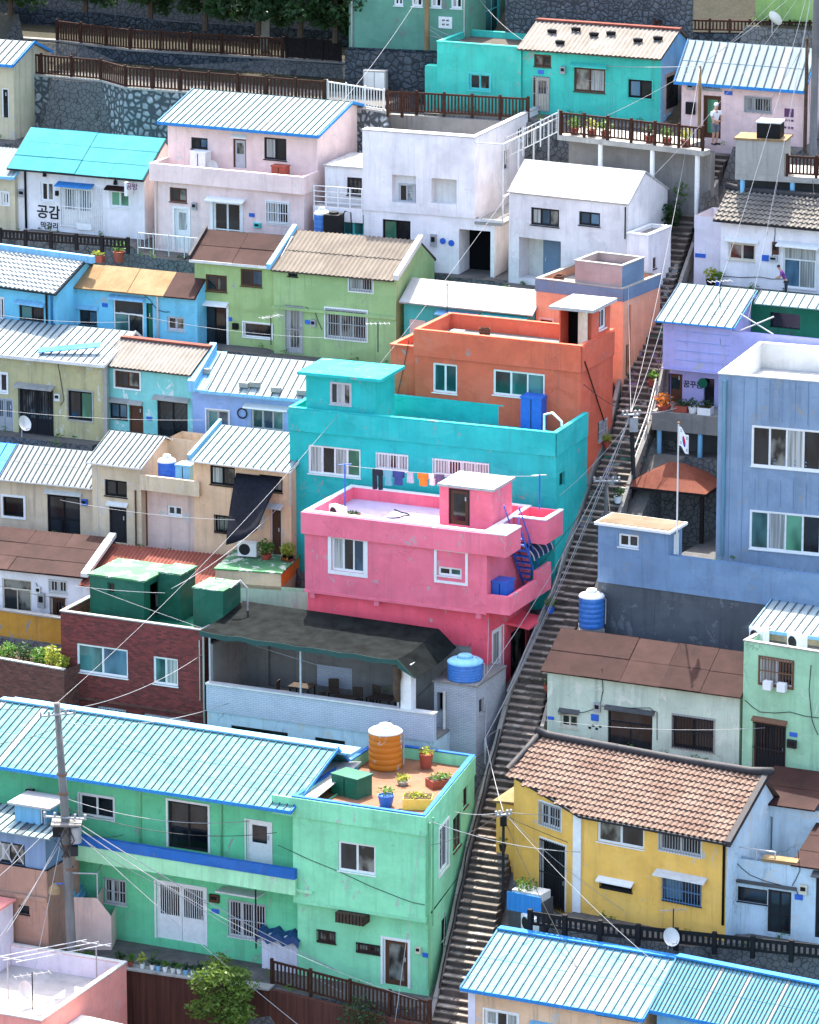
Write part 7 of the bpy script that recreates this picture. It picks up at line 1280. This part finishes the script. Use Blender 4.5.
person('standing person in white shirt, white cap and grey shorts at the stair top', T3.wp(T3.fx(715, 143, -.9)[0], -.9, -.02), T3.yaw + 1.0, 'c_white', 'c_shorts', 'c_white', .05, 1.0, True, True, .97)
person('bending person in purple top by the blue tiled house', H1H.wp(H1H.fx(786, 294, -1.0)[0], -1.0, -.02), H1H.yaw - 1.2, 'c_violet', 'c_dark', 'hair', .55, .7, None, False, .72)
person('person in a rose top walking behind the white railing', at_z(73.5, 140, P0.z), -.3, 'c_rose', 'c_dark', 'hair', 0, .3, None, False, .85)

# weeds in the joints of walls and alleys, beyond counting
wd = MB(); RW = random.Random(9)
for (P, yaw, w, d, al, z) in list(FOOT):
    if al < .5: continue
    for _ in range(int(w * 1.1)):
        u = RW.uniform(0, w); v = RW.choice((-.08, -al * RW.uniform(.75, 1.0))); p = P + V((u * cos(yaw) - v * sin(yaw), u * sin(yaw) + v * cos(yaw), 0)); p.z = z; k = RW.uniform(.08, .24); wd.leaves(p + UP * k * .6, (k, k, k * .8), int(60 * k) + 4, .1, rnd=RW)
tag(wd.build('weeds', 'leaf'), kind='stuff')

# side kerbs, pipes and clutter of the long stairs
def kerb(off, y0, y1, t, hg):
    n = int((y1 - y0) / .9); rk = random.Random(int(off * 100) + 50); m = MB()
    for i in range(n):
        a, b = y0 + i * .9, y0 + (i + 1) * .9; hh_ = hg * rk.uniform(.6, 1.2); p, q = stairpt(off, a), stairpt(off, b); ex = V((cos(PSI), -sin(PSI), 0)) * t
        m.obox(p - UP * .6, q - p, ex, UP * (.6 + hh_))
    tag(m.build('kerb', 'concrete'), kind='structure')
kerb(-.92, -20, 16, .16, .22); kerb(.74, -8, 16, .14, .16)
for i, (o_, y0, y1, mt, l) in enumerate(((-.78, -18, -8, 'black', 'black water pipe along the left kerb of the lower stairs'), (-.84, -7, -1, 'greybar', 'grey water pipe along the left kerb below the teal house'), (.7, 4, 11, 'black', 'black pipe along the right kerb of the upper stairs'))):
    n = int((y1 - y0) / .8); rk = random.Random(i); P0_ = stairpt(o_, y0); tag(MB().tube([stairpt(o_ + rk.uniform(-.05, .05), y0 + k * .8) + UP * (.3 + rk.uniform(-.04, .04)) - P0_ for k in range(n + 1)], .03, 6).build('water_pipe', mt, None, True), l, 'pipe', 'pipes along the stairs').location = P0_
for i, (o_, y, mt, lf, s_, l) in enumerate(((.55, 6.2, 'terracotta', 'leaf', .4, 'leafy pot on the stairs below the periwinkle house'), (.6, 1.2, 'white', 'leafdark', .35, 'white pot on the stairs beside the pavilion'), (-.6, 3.4, 'terracotta', 'leafyellow', .3, 'pot with yellow leaves by the orange house wall on the stairs'), (-.6, -3.5, 'bluepaint', 'leaf', .35, 'blue pot on the stairs beside the pink house door'), (.6, -6.5, 'terracotta', 'leafdark', .4, 'dark plant pot on the stairs by the pale green house'), (-.55, 9.0, 'white', 'leaf', .3, 'white pot on the upper stairs by the peach house'), (.55, -12.6, 'black', 'leaf', .35, 'black pot on the stairs beside the blue tarpaulin planter'))):
    pot(l, stairpt(o_, y, .04), .17, .26, mt, lf, s_, 70, 'pots on the long stairs')
for a, b, l, sg, mt in ((P1 + t * .5, H6A.wp(2.2, 0, H6A.h + .3), 'thin dark cable from the big pole to the balcony rail', .3, 'cable_black'), (P1 + t * .56, H6B.wp(.2, -.1, H6B.h - 1.4), 'dark cable from the big pole to the mint corner house wall', .5, 'cable_black'), (P1 + t * .48, H6A.wp(5.2, .9, 2.0), 'thin cable from the big pole to the barred window', .35, 'cable_grey'), (P1 + t * .6, H6A.wp(6.9, 1.0, H6A.h + 1.2), 'cable from the big pole to the white balcony door', .4, 'cable_grey'), (P1 + t * .92, H5C.wp(1.0, -.1, H5C.h - .6), 'cable from the top of the big pole to the restaurant wall', .4, 'cable_grey'), (P1 + t * .9, at_y(-30, 745, P1.y - 2), 'dark cable from the top of the big pole to the left edge', .2, 'cable_black'),
    (P6T, at_y(455, 812, P6T.y - .8), 'short cable from the service pole over the lower stairs', .1, 'cable_grey'), (P6T - UP * .2, at_z(596, 1000, H7C.P.z + 2.5), 'dark cable from the service pole to the peach house front', .3, 'cable_black'), (P6T - UP * .1, H6D.wp(.4, -.1, 1.9), 'dark cable along the yellow house to the shabby blue house', .45, 'cable_black'), (H6B.wp(H6B.w, .2, H6B.h - .2), H6C.wp(.4, -.1, 2.3), 'cable from the mint roof corner to the yellow house', .25, 'cable_grey'),
    (A, H4D.wp(H4D.w, .2, 3.0), 'cable from the brick block corner to the pink house', .12, 'cable_grey'), (P5T, H5C.wp(7.6, -.1, 2.4), 'long dark cable from the crossbar pole to the restaurant', .6, 'cable_black'), (P4T, H3D.wp(H3D.w, .3, 4.6), 'dark cable from the stair pole to the orange house', .15, 'cable_black'), (P4T, PT.wp(1.0, .1, PT.h + .2), 'cable from the stair pole to the planter terrace', .12, 'cable_grey'), (P5T, HW.wp(.6, -.1, HW.h), 'short cable from the crossbar pole to the courtyard hut', .06, 'cable_black'), (P4T - UP * .2, H5S.wp(H5S.w, .1, H5S.h), 'pale cable from the stair pole to the white brick block', .7, 'cable_grey'),
    (H5A_.wp(1.0, -.1, 2.2), H5B.wp(.2, .2, H5B.h + .5), 'dark cable from the white house to the brick building roof', .2, 'cable_black'), (H4C.wp(4.0, -.1, 2.6), H5B.wp(4.5, .6, H5B.h + 1.3), 'cable from the peach house to the brick building roof', .3, 'cable_grey'), (P7T, P3T - UP * 3.2, 'cable across the front of the bright teal house', .5, 'cable_grey'), (P8T, H1H.wp(4.0, 0, H1H.h), 'dark cable from the brown post to the blue tiled house', .2, 'cable_black')):
    cable(l, a, b, sg, .02 if mt == 'cable_black' else .022, mt)

# hoses and pipes lying on the flat roofs
def hose(label, h, pts, z, r, mat, name='hose'):
    P = h.wp(pts[0][0], pts[0][1], z); L = []
    for a, b in zip(pts, pts[1:]):
        for k in range(6): f = k / 6; L.append(h.wp(a[0] + (b[0] - a[0]) * f + .05 * sin(k * 2.1), a[1] + (b[1] - a[1]) * f + .05 * sin(k * 1.3), z + r + .004) - P)
    tag(MB().tube(L, r, 6).build(name, mat, None, True), label, 'hose', 'hoses and pipes on the flat roofs').location = P
hose('black hose looping over the pink roof terrace', H4D, ((.9, 2.2), (2.4, 1.4), (3.2, 2.6), (2.2, 3.2)), ZPK, .022, 'black'); hose('grey pipe along the orange roof', H3D, ((.5, .6), (3.5, .9), (4.4, 2.2)), H3D.h - .55, .035, 'greybar', 'pipe'); hose('black hose on the teal roof', H3E, ((4.5, .8), (6.5, 1.2), (8.5, .7), (9.6, 1.6)), H3E.h - .75, .025, 'black'); hose('green hose on the mint roof', H6B, ((2.2, 1.2), (3.4, .7), (4.6, 1.6), (4.0, 2.6)), ZM, .022, 'deck_darkgreen'); hose('pale pipe across the coral roof terrace', H7A, ((2.8, 1.0), (4.6, 2.2), (5.0, 4.6)), Z7, .03, 'offwhite', 'pipe'); hose('black hose on the green deck of the brick building', H5B, ((.5, .5), (2.5, .7), (3.6, .5)), Z5B, .025, 'black')
for i, (h_, x, y, z, w, mt, l) in enumerate(((H3D, 1.2, 1.4, H3D.h - .55, .5, 'offwhite', 'pale crate on the orange roof'), (H3D, 2.0, 2.2, H3D.h - .55, .4, 'brownframe', 'brown crate on the orange roof'), (H3E, 7.6, 1.6, H3E.h - .75, .45, 'skyplastic', 'blue crate on the teal roof'), (H6B, 1.6, 2.8, ZM, .5, 'woodgrey', 'weathered crate behind the green box on the mint roof'), (H7A, 4.9, .9, Z7, .4, 'paleconcrete', 'grey crate at the right parapet of the coral roof'), (H5B, 4.6, .5, Z5B, .4, 'paleconcrete', 'grey crate on the brick building roof'), (H2D, .6, .8, H2D.h - .3, .45, 'brownframe', 'brown crate on the peach roof'))):
    o = thing('crate', l, 'crate', h_.wp(x, y, z + .003), h_.yaw + .3 * i, 'crates on the flat roofs'); m = MB(); m.box(-w / 2, -w * .35, 0, w / 2, w * .35, .04)
    for q in (.06, .17, .28): m.box(-w / 2, -w * .35, q, w / 2, -w * .35 + .02, q + .08).box(-w / 2, w * .35 - .02, q, w / 2, w * .35, q + .08).box(-w / 2, -w * .35, q, -w / 2 + .02, w * .35, q + .08).box(w / 2 - .02, -w * .35, q, w / 2, w * .35, q + .08)
    m.build('slats', mt, o)
# ---------------------------------------------------------------- terrain
def terrain():
    st = .4; X0, X1, Y0, Y1 = -38, 38, -30, 48; nx = int((X1 - X0) / st) + 1; ny = int((Y1 - Y0) / st) + 1
    fr = []
    for (P, yaw, w, d, al, z) in FOOT: fr.append((P.x, P.y, cos(yaw), sin(yaw), w, d, al, z))
    def zz(x, y):
        zf = za = None
        for (px, py, c, s, w, d, al, z) in fr:
            dx, dy = x - px, y - py; u = dx * c + dy * s; v = -dx * s + dy * c
            if -.25 < u < w + .25 and -.2 < v < d: zf = z if zf is None else min(zf, z)
            elif -.25 < u < w + .25 and -al < v <= -.2: za = z if za is None else min(za, z)
        if zf is not None: return zf - .02
        if za is not None: return za - .02
        return hillz(x, y) - .45
    vs = []; mb = MB()
    for j in range(ny):
        for i in range(nx):
            lx, ly = X0 + i * st, Y0 + j * st; p = l2w(lx, ly)
            if abs(lx - stx(ly)) < 1.0 and ly < 18: z = p.z - .6
            else: z = zz(p.x, p.y)
            mb.v.append((p.x, p.y, z))
    for j in range(ny - 1):
        for i in range(nx - 1):
            a = j * nx + i; mb.f.append((a, a + 1, a + nx + 1, a + nx)); mb.m.append(0)
    # the slope carries on far beyond, as four coarse aprons
    def far(lx, ly): return tuple(l2w(lx, ly) - V((0, 0, .45)))
    for (a, b, c, d) in ((-300, X0, -90, 300), (X1, 300, -90, 300), (X0, X1, Y1, 300), (X0, X1, -90, Y0)): mb.poly([far(a, c), far(b, c), far(b, d), far(a, d)])
    v0 = [l2w(-300, -90) - V((0, 0, .45)), l2w(300, -90) - V((0, 0, .45))]
    mb.poly([v0[0], v0[1], v0[1] + V((100, -900, 0)), v0[0] + V((-100, -900, 0))])
    o = mb.build('ground', 'ground'); tag(o, kind='structure'); return o
def groundmat():
    t = NT('ground', .92, .15); g = t.new('ShaderNodeNewGeometry'); s = t.new('ShaderNodeSeparateXYZ'); t.l.new(g.outputs['Normal'], s.inputs[0])
    v = t.coord(rnd=False); fl = t.mix(t.ramp(t.noise(v, 1.2, 8, .7), .3, .7), (.07, .066, .06, 1), (.15, .14, .125, 1))
    vo = t.new('ShaderNodeTexVoronoi', feature='DISTANCE_TO_EDGE'); t.l.new(v, vo.inputs['Vector']); vo.inputs['Scale'].default_value = 4.2
    stn = t.mix(t.ramp(vo.outputs['Distance'], .02, .09), (.045, .046, .046, 1), t.mix(t.noise(v, 3, 6), (.06, .065, .07, 1), (.17, .165, .155, 1)))
    ps = t.new('ShaderNodeSeparateXYZ'); t.l.new(g.outputs['Position'], ps.inputs[0]); fo = t.mul(t.mul(t.mul(ps.outputs[1], cos(PSI)), t.mul(ps.outputs[0], sin(PSI)), 'ADD'), 18.6, 'GREATER_THAN'); fl = t.mix(fo, fl, t.mix(t.noise(v, 2, 6), (.02, .022, .014, 1), (.05, .045, .03, 1)))
    x = t.mix(t.ramp(s.outputs[2], .55, .85), stn, fl); t.bump(t.noise(v, 7, 6), .4, .03); return t.col(x)
R_['ground'] = groundmat
def stairs():
    mb = MB(); rn = random.Random(3); ly = -21; y1 = SXY[-1][1]; run = .265; n = int((y1 - ly) / run); rise = SLOPE * run
    for i in range(n):
        y = ly + i * run; w0 = stx(y) - .72 + .08 * sin(y * .4); w1 = w0 + 1.42 + .1 * sin(y * .31 + 1); ctr = l2w(w0, y); z = ctr.z - .02 + rise
        # a riser block; the treads are worn and slightly uneven
        ex = l2w(1, 0, 0) - l2w(0, 0, 0); ey = l2w(0, 1, 0) - l2w(0, 0, 0); zo = l2w(stx(y), y).z + rise + rn.uniform(-.03, .03)
        O = l2w(w0, y + rn.uniform(-.012, .012), zo - .6)
        mb.obox(O, ex * (w1 - w0), ey * (run * 2.2), (0, 0, .6 - .045), 0); rr = rn.random(); c = rn.uniform(.25, .75)
        for (f0, f1) in ((0, c - .01), (c + .01, 1)): mb.obox(O + ex * (w1 - w0) * f0 + V((0, 0, .556 + rn.uniform(-.014, .014))) - ey * rn.uniform(0, .05), ex * (w1 - w0) * (f1 - f0), ey * (run + .2 - rn.uniform(0, .03)), (0, 0, .045), rn.choice((1, 1, 1, 2)))
    o = mb.build('stairs', ['stair_riser', 'stair_tread', 'stair_patch']); tag(o, kind='structure'); return o
def risermat():
    t = NT('stair_riser', .9, .15); v = t.coord(rnd=False); b = t.mix(t.ramp(t.noise(v, 2, 7, .7), .35, .65), (.05, .04, .034, 1), (.12, .095, .08, 1))
    p = t.ramp(t.noise(v, 1.7, 4, .6, .8), .56, .6); q = t.mix(t.ramp(t.noise(v, .35, 2), .45, .55), (.32, .22, .4, 1), (.5, .52, .5, 1)); q = t.mix(t.ramp(t.noise(v, .5, 2, .5, 1), .5, .58), q, (.05, .18, .12, 1))
    tc = t.new('ShaderNodeNewGeometry'); s = t.new('ShaderNodeSeparateXYZ'); t.l.new(tc.outputs['Position'], s.inputs[0])
    zone = t.mul(t.ramp(s.outputs[2], -.5, .6), t.ramp(s.outputs[2], 7.5, 9, 1, 0)); return t.col(t.mix(t.mul(t.mul(p, .8), zone), b, q))
R_['stair_riser'] = risermat; R_['stair_patch'] = plaster((.11, .095, .08, 1), .9, .3, (.26, .24, .21, 1)); R_['stair_tread'] = plaster((.2, .165, .135, 1), .9, .4, (.3, .27, .24, 1))
# ---------------------------------------------------------------- light and camera
def light():
    w = bpy.data.worlds.new('World'); SC.world = w; w.use_nodes = True; n = w.node_tree.nodes; l = w.node_tree.links; bg = n['Background']
    sk = n.new('ShaderNodeTexSky'); sk.sky_type = 'NISHITA'; sk.sun_disc = False; sk.sun_elevation = radians(SUN_EL); sk.sun_rotation = radians(SUN_AZ); sk.altitude = 100; sk.air_density = 1.0; sk.dust_density = 4.0
    l.new(sk.outputs[0], bg.inputs[0]); bg.inputs[1].default_value = SKY
    s = bpy.data.lights.new('sun', 'SUN'); s.energy = SUN; s.angle = radians(.5); s.color = (1, .95, .87); so = bpy.data.objects.new('sun', s); COL.objects.link(so)
    d = V((sin(radians(SUN_AZ)) * cos(radians(SUN_EL)), cos(radians(SUN_AZ)) * cos(radians(SUN_EL)), sin(radians(SUN_EL)))); so.rotation_euler = d.to_track_quat('Z', 'Y').to_euler(); so.location = d * 80
    SC.view_settings.view_transform = 'Standard'; SC.view_settings.look = 'None'; SC.view_settings.exposure = EXPO; SC.view_settings.gamma = 1; SC.view_settings.use_curve_mapping = False
    c = bpy.data.cameras.new('camera'); co = bpy.data.objects.new('camera', c); COL.objects.link(co); co.location = CO
    co.rotation_euler = (pi / 2 - PITCH, 0, 0); c.sensor_fit = 'VERTICAL'; c.sensor_height = 24; c.sensor_width = 24; c.lens = FPX / 1024 * 24; c.clip_start = 1; c.clip_end = 3000; SC.camera = co
SUN_EL, SUN_AZ, SUN, SKY, EXPO = 60, -4, 2.9, .15, 2.34
terrain(); stairs(); light()
SC.cycles.max_bounces = 6; SC.cycles.use_denoising = True
